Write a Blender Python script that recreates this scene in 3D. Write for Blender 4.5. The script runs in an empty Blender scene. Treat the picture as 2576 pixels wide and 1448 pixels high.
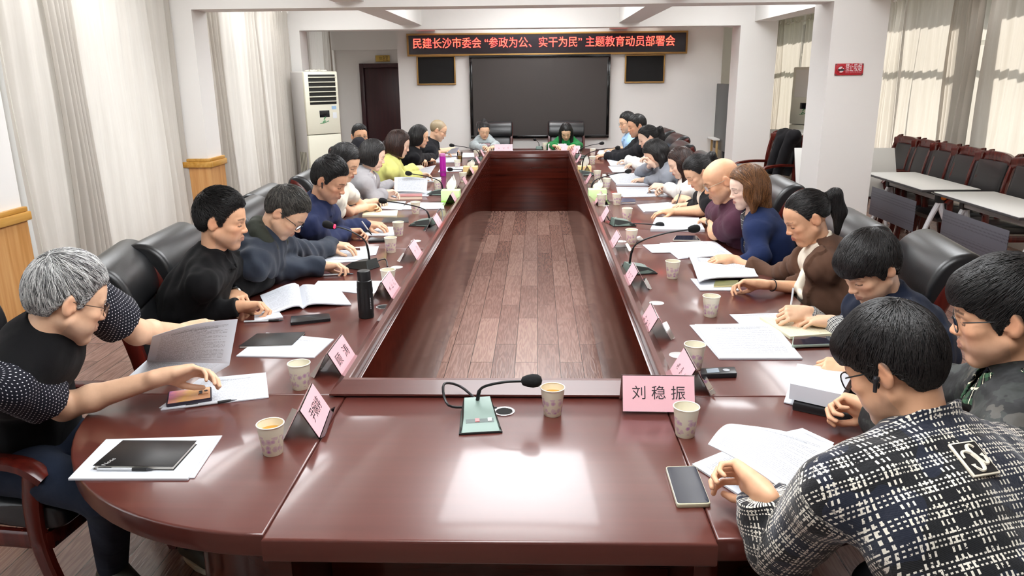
import bpy, bmesh, math, random
import numpy as np
from mathutils import Vector, Matrix
from mathutils.kdtree import KDTree
SC = bpy.context.scene
COL = SC.collection
R_ = math.radians
# ------------------------------------------------------------------ camera
FPX, CX, CY, ZC = 1930.0, 1288.0, 724.0, 1.78
AX = np.array([[0.999445932, -0.000493770, -0.033280402],
               [0.031917933, -0.269307558, 0.962525161],
               [-0.009437930, -0.963054098, -0.269142583]])   # world axes in camera terms (right, down, forward)
cam_data = bpy.data.cameras.new('camera')
cam_data.sensor_width = 36.0
cam_data.lens = FPX / 2576.0 * 36.0
cam_data.clip_start = 0.02
camera = bpy.data.objects.new('camera', cam_data)
COL.objects.link(camera)
m = Matrix.Identity(4)
for i in range(3):
    m[i][0], m[i][1], m[i][2] = AX[i][0], -AX[i][1], -AX[i][2]
m[2][3] = ZC
camera.matrix_world = m
SC.camera = camera
# ------------------------------------------------------------------ sky, exposure
world = bpy.data.worlds.new('sky')
SC.world = world
world.use_nodes = True
wn = world.node_tree.nodes
wn['Background'].inputs['Color'].default_value = (0.93, 0.97, 1.0, 1)
wn['Background'].inputs['Strength'].default_value = 2.1
sun_data = bpy.data.lights.new('sun', 'SUN')
sun_data.energy = 9.0
sun_data.angle = 0.02
sun_data.color = (1.0, 0.95, 0.86)
sun = bpy.data.objects.new('sun', sun_data)
COL.objects.link(sun)
sun.rotation_euler = Vector((-0.80, -0.10, -0.62)).to_track_quat('-Z', 'Y').to_euler()
SC.view_settings.view_transform = 'Standard'
SC.view_settings.look = 'None'
SC.view_settings.gamma = 1.0
SC.view_settings.use_curve_mapping = False
SC.view_settings.exposure = 0.30
LED_STRENGTH = 9.0
LED_POWER = 14.0
try:
    SC.cycles.use_denoising = True
    SC.cycles.max_bounces = 7
    SC.cycles.diffuse_bounces = 4
    SC.cycles.glossy_bounces = 3
    SC.cycles.transmission_bounces = 4
    SC.cycles.transparent_max_bounces = 6
    SC.cycles.sample_clamp_indirect = 6.0
    SC.cycles.caustics_reflective = False
    SC.cycles.caustics_refractive = False
except Exception:
    pass
# ------------------------------------------------------------------ where a point of the photograph lies in the room
def ray(px, py):
    return AX @ np.array([(px - CX) / FPX, (py - CY) / FPX, 1.0])
def atz(px, py, z):
    r = ray(px, py)
    return r * ((z - ZC) / r[2]) + np.array([0, 0, ZC])
def atx(px, py, x):
    r = ray(px, py)
    return r * (x / r[0]) + np.array([0, 0, ZC])
def aty(px, py, y):
    r = ray(px, py)
    return r * (y / r[1]) + np.array([0, 0, ZC])
TZ = 0.75          # table top
# ------------------------------------------------------------------ materials
def lin(h):
    if isinstance(h, (tuple, list)):
        return tuple(h[:3])
    h = h.lstrip('#')
    out = []
    for i in (0, 2, 4):
        c = int(h[i:i+2], 16) / 255
        out.append(c / 12.92 if c <= 0.04045 else ((c + 0.055) / 1.055) ** 2.4)
    return tuple(out)
class NT:
    def __init__(s, name):
        s.m = bpy.data.materials.new(name)
        s.m.use_nodes = True
        s.t = s.m.node_tree
        s.b = s.t.nodes['Principled BSDF']
        s.out = s.t.nodes['Material Output']
    def n(s, typ, **kw):
        nd = s.t.nodes.new(typ)
        for k, v in kw.items():
            if k.startswith('_'):
                setattr(nd, k[1:], v)
            else:
                key = int(k[1:]) if k[0] == 'i' and k[1:].isdigit() else k.replace('__', ' ')
                s.set(nd, key, v)
        return nd
    def set(s, nd, key, v):
        inp = nd.inputs[key]
        if isinstance(v, bpy.types.NodeSocket):
            s.t.links.new(v, inp)
        elif hasattr(v, 'outputs'):
            s.t.links.new(v.outputs[0], inp)
        else:
            if inp.type == 'RGBA' and len(v) == 3:
                v = (*v, 1)
            inp.default_value = v
    def math(s, op, a, b=0.0, c=0.0):
        return s.n('ShaderNodeMath', _operation=op, i0=a, i1=b, i2=c).outputs[0]
    def mix(s, f, a, b):
        nd = s.n('ShaderNodeMix', _data_type='RGBA')
        s.set(nd, 0, f); s.set(nd, 6, a); s.set(nd, 7, b)
        return nd.outputs[2]
    def noise(s, vec, scale, detail=3.0, rough=0.5):
        nd = s.n('ShaderNodeTexNoise')
        if vec is not None: s.set(nd, 'Vector', vec)
        nd.inputs['Scale'].default_value = scale
        nd.inputs['Detail'].default_value = detail
        nd.inputs['Roughness'].default_value = rough
        return nd.outputs[0]
    def coord(s, which='Object'):
        return s.n('ShaderNodeTexCoord').outputs[which]
    def mapping(s, vec, scale=(1, 1, 1), loc=(0, 0, 0), rot=(0, 0, 0)):
        nd = s.n('ShaderNodeMapping')
        s.set(nd, 'Vector', vec)
        nd.inputs['Scale'].default_value = scale
        nd.inputs['Location'].default_value = loc
        nd.inputs['Rotation'].default_value = rot
        return nd.outputs[0]
    def ramp(s, f, stops):
        nd = s.n('ShaderNodeValToRGB', i0=f)
        e = nd.color_ramp.elements
        while len(e) < len(stops): e.new(0.5)
        for el, (p, c) in zip(e, stops):
            el.position = p
            el.color = (*c, 1) if len(c) == 3 else c
        return nd.outputs[0]
    def bump(s, h, strength=0.2, dist=0.01):
        nd = s.n('ShaderNodeBump', Height=h)
        nd.inputs['Strength'].default_value = strength
        nd.inputs['Distance'].default_value = dist
        s.set(s.b, 'Normal', nd.outputs[0])
    def fin(s, color=None, rough=0.5, metal=0.0, spec=0.5, **kw):
        if color is not None: s.set(s.b, 'Base Color', color)
        s.set(s.b, 'Roughness', rough)
        s.b.inputs['Metallic'].default_value = metal
        s.b.inputs['Specular IOR Level'].default_value = spec
        for k, v in kw.items():
            s.set(s.b, k.replace('__', ' '), v)
        return s.m
_MC = {}
def plain(name, hexc, rough=0.5, metal=0.0, spec=0.5, bump=None, vary=0.0, **kw):
    if name in _MC: return _MC[name]
    t = NT(name)
    c = lin(hexc)
    col = c
    if vary or bump:
        oc = t.coord()
        nz = t.noise(oc, bump[0] if bump else 30.0, 4.0)
        if vary:
            a = tuple(max(0, x * (1 - vary)) for x in c); b = tuple(min(1, x * (1 + vary)) for x in c)
            col = t.mix(nz, a, b)
        if bump: t.bump(nz, bump[1], bump[2] if len(bump) > 2 else 0.01)
    _MC[name] = t.fin(col, rough, metal, spec, **kw)
    return _MC[name]
def wood(name, dark, mid, light, axis='y', scale=1.0, rough=0.2, coat=0.0, strength=1.0, spec=0.5):
    if name in _MC: return _MC[name]
    t = NT(name)
    sc = {'x': (1.2, 22, 22), 'y': (22, 1.2, 22), 'z': (22, 22, 1.2)}[axis]
    v = t.mapping(t.coord(), tuple(q * scale for q in sc))
    n1 = t.noise(v, 1.6, 4.0, 0.5)
    n2 = t.noise(t.mapping(t.coord(), tuple(q * scale * 0.16 for q in sc)), 1.0, 3.0)
    f = t.math('ADD', t.math('MULTIPLY', n1, 0.65), t.math('MULTIPLY', n2, 0.35))
    col = t.ramp(f, [(0.30, lin(dark)), (0.5, lin(mid)), (0.72, lin(light))])
    r = t.math('ADD', rough, t.math('MULTIPLY', n1, 0.03))
    _MC[name] = t.fin(col, r, spec=spec, **({'Coat__Weight': coat, 'Coat__Roughness': 0.09} if coat else {}))
    return _MC[name]
def emit(name, hexc, strength):
    if name in _MC: return _MC[name]
    t = NT(name)
    _MC[name] = t.fin((0.02, 0.02, 0.02), 0.5, **{'Emission__Color': lin(hexc), 'Emission__Strength': strength})
    return _MC[name]
# ------------------------------------------------------------------ objects
def tag(o, label, cat, group=None, kind=None):
    o['label'] = label; o['category'] = cat
    if group: o['group'] = group
    if kind: o['kind'] = kind
    return o
def thing(name, label, cat, loc=(0, 0, 0), rz=0.0, group=None):
    o = bpy.data.objects.new(name, None)
    o.empty_display_size = 0.05
    COL.objects.link(o)
    o.location = tuple(float(c) for c in loc); o.rotation_euler = (0, 0, rz)
    return tag(o, label, cat, group)
def mesh(name, V, F, mat, parent=None, sharp=35.0, uv=None, loc=None):
    me = bpy.data.meshes.new(name)
    V = np.asarray(V, dtype=np.float64)
    if isinstance(F, np.ndarray) and F.ndim == 2:
        nf, k = F.shape
        me.vertices.add(len(V)); me.vertices.foreach_set('co', V.astype(np.float32).ravel())
        me.loops.add(nf * k); me.loops.foreach_set('vertex_index', F.astype(np.int32).ravel())
        me.polygons.add(nf); me.polygons.foreach_set('loop_start', np.arange(0, nf * k, k, dtype=np.int32))
        me.update(calc_edges=True)
    else:
        me.from_pydata([tuple(v) for v in V], [], [tuple(f) for f in F])
        me.update()
    me.polygons.foreach_set('use_smooth', np.ones(len(me.polygons), dtype=bool))
    if sharp is not None:
        me.set_sharp_from_angle(angle=R_(sharp))
    if uv is not None:
        lay = me.uv_layers.new(name='UVMap')
        vi = np.zeros(len(me.loops), dtype=np.int32); me.loops.foreach_get('vertex_index', vi)
        lay.data.foreach_set('uv', np.asarray(uv, dtype=np.float32)[vi].ravel())
    if mat is not None: me.materials.append(mat)
    o = bpy.data.objects.new(name, me)
    COL.objects.link(o)
    if parent is not None: o.parent = parent
    if loc is not None: o.location = tuple(float(c) for c in loc)
    return o
def kids(o): return [c for c in bpy.data.objects if c.parent == o]
def dup(root, loc, rz, label=None, group=None):
    r = root.copy(); COL.objects.link(r); r.location = tuple(float(c) for c in loc); r.rotation_euler = (0, 0, rz)
    if label: r['label'] = label
    if group: r['group'] = group
    for ch in KIDS[root.name]:
        c = ch.copy(); COL.objects.link(c); c.parent = r
        for g in KIDS.get(ch.name, []):
            d = g.copy(); COL.objects.link(d); d.parent = c
    return r
KIDS = {}
def remember(root):
    for o in list(bpy.data.objects):
        if o.parent is not None and (o.parent == root or o.parent.parent == root):
            KIDS.setdefault(o.parent.name, []).append(o)
class MB:
    def __init__(s): s.V = []; s.F = []
    def add(s, V, F):
        n = len(s.V)
        s.V.extend([tuple(v) for v in V]); s.F.extend([tuple(i + n for i in f) for f in F])
        return s
    def obj(s, name, mat, parent=None, **kw): return mesh(name, s.V, s.F, mat, parent, **kw)
_RB = {}
def rbox(lo, hi, r=0.004, seg=2):
    lo = np.array(lo, float); hi = np.array(hi, float)
    sz = np.maximum(hi - lo, 1e-4); r = min(r, 0.45 * sz.min())
    bm = bmesh.new()
    bmesh.ops.create_cube(bm, size=1.0)
    for v in bm.verts:
        v.co = Vector([lo[i] + (v.co[i] + 0.5) * sz[i] for i in range(3)])
    if r > 0:
        bmesh.ops.bevel(bm, geom=list(bm.edges), offset=r, segments=seg, affect='EDGES', profile=0.5)
    bm.verts.index_update()
    V = [tuple(v.co) for v in bm.verts]; F = [[v.index for v in f.verts] for f in bm.faces]
    bm.free()
    return V, F
def slab(poly, z0, z1, r=0.006, seg=2):
    bm = bmesh.new()
    vs = [bm.verts.new((p[0], p[1], z0)) for p in poly]
    f = bm.faces.new(vs)
    f.normal_update()
    if f.normal.z > 0: f.normal_flip()
    e = bmesh.ops.extrude_face_region(bm, geom=[f])
    for v in e['geom']:
        if isinstance(v, bmesh.types.BMVert): v.co.z = z1
    bmesh.ops.recalc_face_normals(bm, faces=list(bm.faces))
    if r > 0:
        ed = [e for e in bm.edges if abs(e.verts[0].co.z - e.verts[1].co.z) < 1e-6]
        bmesh.ops.bevel(bm, geom=ed, offset=r, segments=seg, affect='EDGES', profile=0.5)
    bm.verts.index_update()
    V = [tuple(v.co) for v in bm.verts]; F = [[v.index for v in f.verts] for f in bm.faces]
    bm.free()
    return V, F
def lathe(prof, n=24, c=(0, 0, 0), caps=True):
    V = []; F = []
    for (r, z) in prof:
        for i in range(n):
            a = 2 * math.pi * i / n
            V.append((c[0] + r * math.cos(a), c[1] + r * math.sin(a), c[2] + z))
    for j in range(len(prof) - 1):
        for i in range(n):
            k = (i + 1) % n
            F.append((j*n+i, j*n+k, (j+1)*n+k, (j+1)*n+i))
    if caps: F.append(tuple(range(n))[::-1]); F.append(tuple((len(prof)-1)*n + i for i in range(n)))
    return V, F
def frames(P, up=(0, 0, 1)):
    P = np.asarray(P, float)
    T = np.gradient(P, axis=0) if len(P) > 2 else np.repeat([P[-1] - P[0]], len(P), 0)
    T /= np.linalg.norm(T, axis=1)[:, None] + 1e-12
    up = np.array(up, float)
    S = np.cross(T, up); ns = np.linalg.norm(S, axis=1)
    for i in range(len(P)):
        if ns[i] < 1e-3: S[i] = S[i-1] if i else np.cross(T[i], (0.3, 1, 0.1))
        S[i] /= np.linalg.norm(S[i]) + 1e-12
    return T, S, np.cross(S, T)
def tube(P, r, n=8, closed=False):
    P = np.asarray(P, float); m_ = len(P)
    r = np.broadcast_to(np.asarray(r, float), (m_,))
    if closed:
        T = np.roll(P, -1, 0) - np.roll(P, 1, 0)
        T /= np.linalg.norm(T, axis=1)[:, None]
        nrm = np.cross(P[1] - P[0], P[m_ // 3] - P[0]); nrm /= np.linalg.norm(nrm)
        N = np.repeat([nrm], m_, 0); S = np.cross(T, N)
    else:
        T, S, N = frames(P)
    V = []; F = []
    for i in range(m_):
        for k in range(n):
            a = 2 * math.pi * k / n
            V.append(P[i] + r[i] * (math.cos(a) * S[i] + math.sin(a) * N[i]))
    for i in range(m_ if closed else m_ - 1):
        j = (i + 1) % m_
        for k in range(n):
            q = (k + 1) % n
            F.append((i*n+k, i*n+q, j*n+q, j*n+k))
    if not closed:
        F.append(tuple(range(n))[::-1]); F.append(tuple((m_-1)*n + k for k in range(n)))
    return V, F
def bar(P, w, h, up=(0, 0, 1), ch=0.18):
    """a bar of rectangular section with chamfered corners swept along P; w sideways, h along up"""
    P = np.asarray(P, float); T, S, N = frames(P, up)
    w = np.broadcast_to(np.asarray(w, float), (len(P),)); h = np.broadcast_to(np.asarray(h, float), (len(P),))
    c = 0.5 - ch
    sec = [(-.5, -c), (-c, -.5), (c, -.5), (.5, -c), (.5, c), (c, .5), (-c, .5), (-.5, c)]
    V = []; F = []
    for i in range(len(P)):
        for a, b in sec: V.append(P[i] + S[i] * a * w[i] + N[i] * b * h[i])
    for i in range(len(P) - 1):
        for k in range(8):
            q = (k + 1) % 8
            F.append((i*8+k, i*8+q, (i+1)*8+q, (i+1)*8+k))
    F.append(tuple(range(8))[::-1]); F.append(tuple((len(P)-1)*8 + k for k in range(8)))
    return V, F
def spline(pts, n=16):
    P = np.asarray(pts, float); k = len(P)
    if k < 3: return np.linspace(P[0], P[-1], n)
    t = np.linspace(0, k - 1, n); out = []
    for u in t:
        i = min(int(u), k - 2); f = u - i
        p0 = P[max(i-1, 0)]; p1 = P[i]; p2 = P[i+1]; p3 = P[min(i+2, k-1)]
        out.append(0.5 * ((2*p1) + (-p0+p2)*f + (2*p0-5*p1+4*p2-p3)*f*f + (-p0+3*p1-3*p2+p3)*f**3))
    return np.array(out)
def xf(VF, M=None, loc=(0, 0, 0)):
    V, F = VF
    V = np.asarray(V, float)
    if M is not None: V = V @ np.asarray(M, float).T
    return V + np.asarray(loc, float), F
def rotz(a): return np.array([[math.cos(a), -math.sin(a), 0], [math.sin(a), math.cos(a), 0], [0, 0, 1]])
def text_mesh(name, s, size, mat, parent, M, extrude=0.0, align='CENTER', wid=None):
    """lettering as a mesh; M is a 4x4 that places the line (x along the line, y up)"""
    cu = bpy.data.curves.new(name, 'FONT')
    cu.body = s; cu.size = size; cu.extrude = extrude
    cu.align_x = align; cu.align_y = 'CENTER'; cu.resolution_u = 3
    o = bpy.data.objects.new(name, cu); COL.objects.link(o)
    dg = bpy.context.evaluated_depsgraph_get()
    me = bpy.data.meshes.new_from_object(o.evaluated_get(dg))
    bpy.data.objects.remove(o); bpy.data.curves.remove(cu)
    co = np.zeros(len(me.vertices) * 3, dtype=np.float32); me.vertices.foreach_get('co', co); co = co.reshape(-1, 3)
    if wid is not None and len(co):
        w = co[:, 0].max() - co[:, 0].min()
        co[:, 0] *= wid / max(w, 1e-6)
    M = np.array(M); co = co @ M[:3, :3].T + M[:3, 3]
    me.vertices.foreach_set('co', co.astype(np.float32).ravel()); me.update()
    me.name = name
    me.materials.clear(); me.materials.append(mat)
    ob = bpy.data.objects.new(name, me); COL.objects.link(ob); ob.parent = parent
    return ob
def basis(x, y, o):
    x = np.array(x, float); y = np.array(y, float); x /= np.linalg.norm(x); y /= np.linalg.norm(y)
    M = np.eye(4); M[:3, 0] = x; M[:3, 1] = y; M[:3, 2] = np.cross(x, y); M[:3, 3] = o
    return M
# ------------------------------------------------------------------ solid shapes blended from limbs (distance fields)
def dcap(P, a, b, r1, r2, sq=None):
    a = np.asarray(a, np.float32); b = np.asarray(b, np.float32); ab = b - a
    d = [P[i] - a[i] for i in range(3)]
    L2 = max(float(ab @ ab), 1e-9)
    t = np.clip((d[0]*ab[0] + d[1]*ab[1] + d[2]*ab[2]) / np.float32(L2), 0, 1)
    q = [d[i] - t * ab[i] for i in range(3)]
    n2 = q[0]**2 + q[1]**2 + q[2]**2
    if sq is not None:
        w, k = sq
        pr = q[0]*np.float32(w[0]) + q[1]*np.float32(w[1]) + q[2]*np.float32(w[2])
        n2 = n2 + pr * pr * np.float32(k * k - 1)
    return np.sqrt(n2) - (r1 + (r2 - r1) * t)
def dell(P, c, M, rad):
    M = np.asarray(M, np.float32)
    d = [P[i] - np.float32(c[i]) for i in range(3)]
    k0 = 0; k1 = 0
    for j in range(3):
        q = d[0]*M[0, j] + d[1]*M[1, j] + d[2]*M[2, j]
        k0 = k0 + (q / np.float32(rad[j]))**2; k1 = k1 + (q / np.float32(rad[j]**2))**2
    k0 = np.sqrt(k0); k1 = np.sqrt(k1) + 1e-9
    return k0 * (k0 - 1) / k1
class Field:
    def __init__(s, lo, hi, h):
        s.lo = np.asarray(lo, np.float64); s.h = h
        s.n = np.ceil((np.asarray(hi) - s.lo) / h).astype(int) + 1
        s.a = np.full(tuple(s.n), 5.0, np.float32)
    def box(s, lo, hi):
        i0 = np.clip(np.floor((np.asarray(lo) - s.lo) / s.h).astype(int), 0, s.n)
        i1 = np.clip(np.ceil((np.asarray(hi) - s.lo) / s.h).astype(int) + 1, 0, s.n)
        if np.any(i1 <= i0): return None, None
        sl = tuple(slice(i0[k], i1[k]) for k in range(3))
        ax = [(s.lo[k] + s.h * np.arange(i0[k], i1[k])).astype(np.float32) for k in range(3)]
        return sl, (ax[0][:, None, None], ax[1][None, :, None], ax[2][None, None, :])
    def op(s, fn, lo, hi, k=0.0, mode='u'):
        pad = max(k, 2 * s.h) + 0.002
        sl, P = s.box(np.asarray(lo) - pad, np.asarray(hi) + pad)
        if sl is None: return
        d = fn(P); a = s.a[sl]
        if mode == 'u':
            if k > 0:
                h = np.maximum(k - np.abs(a - d), 0) / k
                s.a[sl] = np.minimum(a, d) - h * h * k * 0.25
            else: s.a[sl] = np.minimum(a, d)
        elif mode == 's':
            if k > 0:
                h = np.maximum(k - np.abs(a + d), 0) / k
                s.a[sl] = np.maximum(a, -d) + h * h * k * 0.25
            else: s.a[sl] = np.maximum(a, -d)
    def cap(s, a, b, r1, r2=None, k=0.0, mode='u', sq=None):
        r2 = r1 if r2 is None else r2
        a = np.asarray(a, float); b = np.asarray(b, float); R = max(r1, r2)
        s.op(lambda P: dcap(P, a, b, r1, r2, sq), np.minimum(a, b) - R, np.maximum(a, b) + R, k, mode)
    def ell(s, c, M, rad, k=0.0, mode='u'):
        R = max(rad)
        s.op(lambda P: dell(P, c, M, rad), np.asarray(c) - R, np.asarray(c) + R, k, mode)
    def surface(s):
        a = s.a; inn = a < 0
        c8 = None
        allv = np.ones(tuple(s.n - 1), bool); anyv = np.zeros(tuple(s.n - 1), bool)
        for dx in (0, 1):
            for dy in (0, 1):
                for dz in (0, 1):
                    v = inn[dx:s.n[0]-1+dx, dy:s.n[1]-1+dy, dz:s.n[2]-1+dz]
                    allv &= v; anyv |= v
        act = anyv & ~allv
        del allv, anyv
        cells = np.argwhere(act)
        idm = np.full(act.shape, -1, np.int32); idm[act] = np.arange(len(cells))
        acc = np.zeros((len(cells), 3)); cnt = np.zeros(len(cells))
        offs = [np.array(o) for o in [(0,0,0),(1,0,0),(0,1,0),(1,1,0),(0,0,1),(1,0,1),(0,1,1),(1,1,1)]]
        val = [a[cells[:,0]+o[0], cells[:,1]+o[1], cells[:,2]+o[2]] for o in offs]
        for i, j in [(0,1),(2,3),(4,5),(6,7),(0,2),(1,3),(4,6),(5,7),(0,4),(1,5),(2,6),(3,7)]:
            v0, v1 = val[i], val[j]
            mk = (v0 < 0) != (v1 < 0)
            t = (v0[mk] / (v0[mk] - v1[mk]))[:, None]
            acc[mk] += offs[i] + t * (offs[j] - offs[i]); cnt[mk] += 1
        V = s.lo + s.h * (cells + acc / cnt[:, None])
        Q = []
        for ax in range(3):
            b, c = (ax + 1) % 3, (ax + 2) % 3
            sl0 = [slice(None)] * 3; sl1 = [slice(None)] * 3
            sl0[ax] = slice(0, s.n[ax]-1); sl1[ax] = slice(1, s.n[ax])
            for k in (b, c):
                sl0[k] = slice(1, s.n[k]-1); sl1[k] = slice(1, s.n[k]-1)
            x0 = inn[tuple(sl0)]; x1 = inn[tuple(sl1)]
            e = np.argwhere(x0 != x1)
            if not len(e): continue
            fl = x0[e[:,0], e[:,1], e[:,2]]
            e = e.copy(); e[:, b] += 1; e[:, c] += 1
            def cid(db, dc):
                q = e.copy(); q[:, b] += db; q[:, c] += dc
                return idm[q[:,0], q[:,1], q[:,2]]
            quad = np.stack([cid(-1,-1), cid(0,-1), cid(0,0), cid(-1,0)], 1)
            quad[~fl] = quad[~fl][:, ::-1]
            Q.append(quad)
        return V, np.concatenate(Q) if Q else np.zeros((0, 4), int)
def vnormals(V, F):
    n = np.cross(V[F[:,2]] - V[F[:,0]], V[F[:,3]] - V[F[:,1]])
    N = np.zeros_like(V)
    for k in range(4): np.add.at(N, F[:, k], n)
    return N / (np.linalg.norm(N, axis=1)[:, None] + 1e-12)
def relax(V, F, it=1, lam=0.5):
    for _ in range(it):
        S = np.zeros_like(V); c = np.zeros(len(V))
        for k in range(4):
            np.add.at(S, F[:, k], V[F[:, (k+1) % 4]] + V[F[:, (k+3) % 4]]); np.add.at(c, F[:, k], 2)
        V = V + lam * (S / np.maximum(c, 1)[:, None] - V)
    return V
def vattr(o, name, arr, typ='FLOAT_COLOR'):
    at = o.data.attributes.new(name, typ, 'POINT')
    arr = np.asarray(arr, np.float32)
    if typ == 'FLOAT_COLOR':
        if arr.shape[1] == 3: arr = np.concatenate([arr, np.ones((len(arr), 1), np.float32)], 1)
        at.data.foreach_set('color', arr.ravel())
    elif typ == 'FLOAT_VECTOR': at.data.foreach_set('vector', arr.ravel())
    else: at.data.foreach_set('value', arr.ravel())
# ------------------------------------------------------------------ people
I3 = np.eye(3)
def unit(v): v = np.asarray(v, float); return v / (np.linalg.norm(v) + 1e-12)
_sk = NT('skin')
_at = _sk.n('ShaderNodeAttribute'); _at.attribute_name = 'col'
_nz = _sk.noise(_sk.coord(), 60.0, 3.0)
_colr = _sk.n('ShaderNodeMix', _data_type='RGBA', _blend_type='MULTIPLY')
_sk.set(_colr, 0, 0.35); _sk.set(_colr, 6, _at.outputs['Color']); _sk.set(_colr, 7, _sk.ramp(_nz, [(0.3, (0.82, 0.76, 0.74)), (0.7, (1, 1, 1))]))
_sk.bump(_sk.noise(_sk.coord(), 700.0, 2.0), 0.06, 0.002)
SKIN = _sk.fin(_colr.outputs[2], 0.46, spec=0.4)
def hair_mat(name, dark, light, grey=0.0):
    t = NT(name)
    a = t.n('ShaderNodeAttribute'); a.attribute_name = 'lk'
    nz = t.noise(t.coord(), 220.0, 2.0)
    f = t.math('ADD', t.math('MULTIPLY', a.outputs['Fac'], 0.75), t.math('MULTIPLY', nz, 0.3))
    col = t.ramp(f, [(0.15, lin(dark)), (0.9, lin(light))])
    t.bump(nz, 0.25, 0.004)
    return t.fin(col, 0.42, spec=0.5, Anisotropic=0.5)
HM = {}
def hairm(k):
    if k not in HM:
        d, l = {'black': ('0c0b0c', '2a2726'), 'grey': ('3a3a3c', 'e2e2e0'), 'greyblack': ('17171a', '6a665f'), 'brown': ('40230f', '9a6a40'),
                'darkbrown': ('1a0e0c', '43281f'), 'stubble': ('8a7a5e', 'a8987a')}[k]
        HM[k] = hair_mat(k + ' hair', d, l)
    return HM[k]
def cloth(name, hexc, rough=0.85, fine=900.0, strength=0.40, sheen=0.04, vary=0.12):
    if name in _MC: return _MC[name]
    t = NT(name); oc = t.coord()
    c = lin(hexc)
    nz = t.noise(oc, 14.0, 4.0)
    col = t.mix(nz, tuple(x * (1 - vary) for x in c), tuple(min(1, x * (1 + vary)) for x in c))
    h = t.math('ADD', t.math('MULTIPLY', t.noise(oc, fine, 1.0), 0.10), t.n('ShaderNodeTexNoise', Vector=oc, Scale=11.0, Detail=2.0, Roughness=0.45, Distortion=0.6).outputs[0])
    t.bump(h, strength, 0.03)
    _MC[name] = t.fin(col, rough, spec=0.18, Sheen__Weight=sheen)
    return _MC[name]
def glass_mat(name, tint=(1, 1, 1), mixv=0.9, rough=0.03):
    if name in _MC: return _MC[name]
    t = NT(name)
    tr = t.n('ShaderNodeBsdfTransparent', Color=tint)
    gl = t.n('ShaderNodeBsdfGlossy', Roughness=rough)
    fr = t.n('ShaderNodeFresnel', IOR=1.45)
    mx = t.n('ShaderNodeMixShader', i0=t.math('ADD', fr, 1 - mixv))
    t.t.links.new(tr.outputs[0], mx.inputs[1]); t.t.links.new(gl.outputs[0], mx.inputs[2])
    t.t.links.new(mx.outputs[0], t.out.inputs[0])
    _MC[name] = t.m
    return t.m
SKINTONE = {'fair': 'edcab2', 'mid': 'e5ba99', 'warm': 'e3b08c', 'tan': 'd3a283', 'pale': 'f0d2bf'}
def rot_head(yaw, pitch, roll):
    y, p, r = R_(yaw), R_(pitch), R_(roll)
    F = np.array([math.cos(y)*math.cos(p), math.sin(y)*math.cos(p), -math.sin(p)])
    U = np.array([math.cos(y)*math.sin(p), math.sin(y)*math.sin(p), math.cos(p)])
    Rr = np.cross(F, U)
    R2 = Rr*math.cos(r) - U*math.sin(r); U2 = U*math.cos(r) + Rr*math.sin(r)
    return np.stack([R2, F, U2], 1)
def ik(sh, wr, l1, l2, pole):
    d = wr - sh; L = np.linalg.norm(d); u = d / L
    if L > l1 + l2 - 0.012:
        k = (L + 0.012) / (l1 + l2); l1 *= k; l2 *= k
    a = (l1*l1 - l2*l2 + L*L) / (2*L); h = math.sqrt(max(l1*l1 - a*a, 0))
    p = pole - (pole @ u) * u
    return sh + u*a + unit(p)*h
def on_table(x, y):
    return -1.45 < x < 1.23 and 1.53 < y < 11.05
def hand_prims(f, w, d, n, side, curl, s, spread=0.0, thumb_in=0.0):
    """five fingers and a palm; w wrist, d towards the fingers, n out of the palm, side +1 right hand"""
    d = unit(d); n = unit(n - (n @ d) * d); b = -n
    mth = np.cross(b, d) * side          # towards the thumb
    K = []
    lens = [(.043, .026, .021), (.047, .029, .022), (.043, .027, .021), (.033, .021, .019)]
    for i in range(4):
        off = (.031 - .0208*i) * s
        k = w + d*((.088, .091, .086, .078)[i]*s) + mth*off + b*((.004, .006, .004, 0)[i]*s)
        K.append(k)
        f.cap(w + mth*off*0.55 + d*.012*s, k, .0140*s, .0108*s, k=.014)
    f.cap(w - d*.03*s, w + d*.03*s, .0245*s, .024*s, k=.02, sq=(n, 1.25))
    f.cap(w + d*.03*s + mth*.018*s + n*.004, w + d*.055*s + mth*.022*s + n*.004, .016*s, .014*s, k=.015)
    f.cap(w + d*.03*s - mth*.022*s + n*.004, w + d*.06*s - mth*.024*s + n*.003, .014*s, .012*s, k=.015)
    for i in range(4):
        c_ = curl[i] if isinstance(curl, (list, tuple)) else curl * (1 + 0.12*(i - 1))
        a = R_(8 + 52*c_); p = K[i]
        sp = unit(d + mth*((.10, .02, -.06, -.14)[i]*(1 + spread*2)))
        r = (.0090, .0092, .0088, .0078)[i]*s
        bend = (0, R_(12 + 66*c_), R_(8 + 44*c_))
        for j in range(3):
            a += bend[j]
            q = p + (sp*math.cos(a) + n*math.sin(a)) * lens[i][j]*s
            f.cap(p, q, r, r*.90, k=.0035 if j == 0 else .002)
            p = q; r *= .90
    t0 = w + d*.018*s + mth*.022*s + n*.006*s
    t1 = t0 + unit(d*.72 + mth*(.68 - .4*thumb_in) + n*(.30 + .3*thumb_in)) * .044*s
    t2 = t1 + unit(d*.92 + mth*(.28 - .5*thumb_in) + n*(.25 + .3*thumb_in)) * .033*s
    t3 = t2 + unit(d*.97 + mth*(.05 - .5*thumb_in) + n*(.2 + .3*thumb_in)) * .026*s
    f.cap(t0, t1, .0150*s, .0115*s, k=.012); f.cap(t1, t2, .0108*s, .0098*s, k=.004); f.cap(t2, t3, .0098*s, .0078*s, k=.003)
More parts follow.
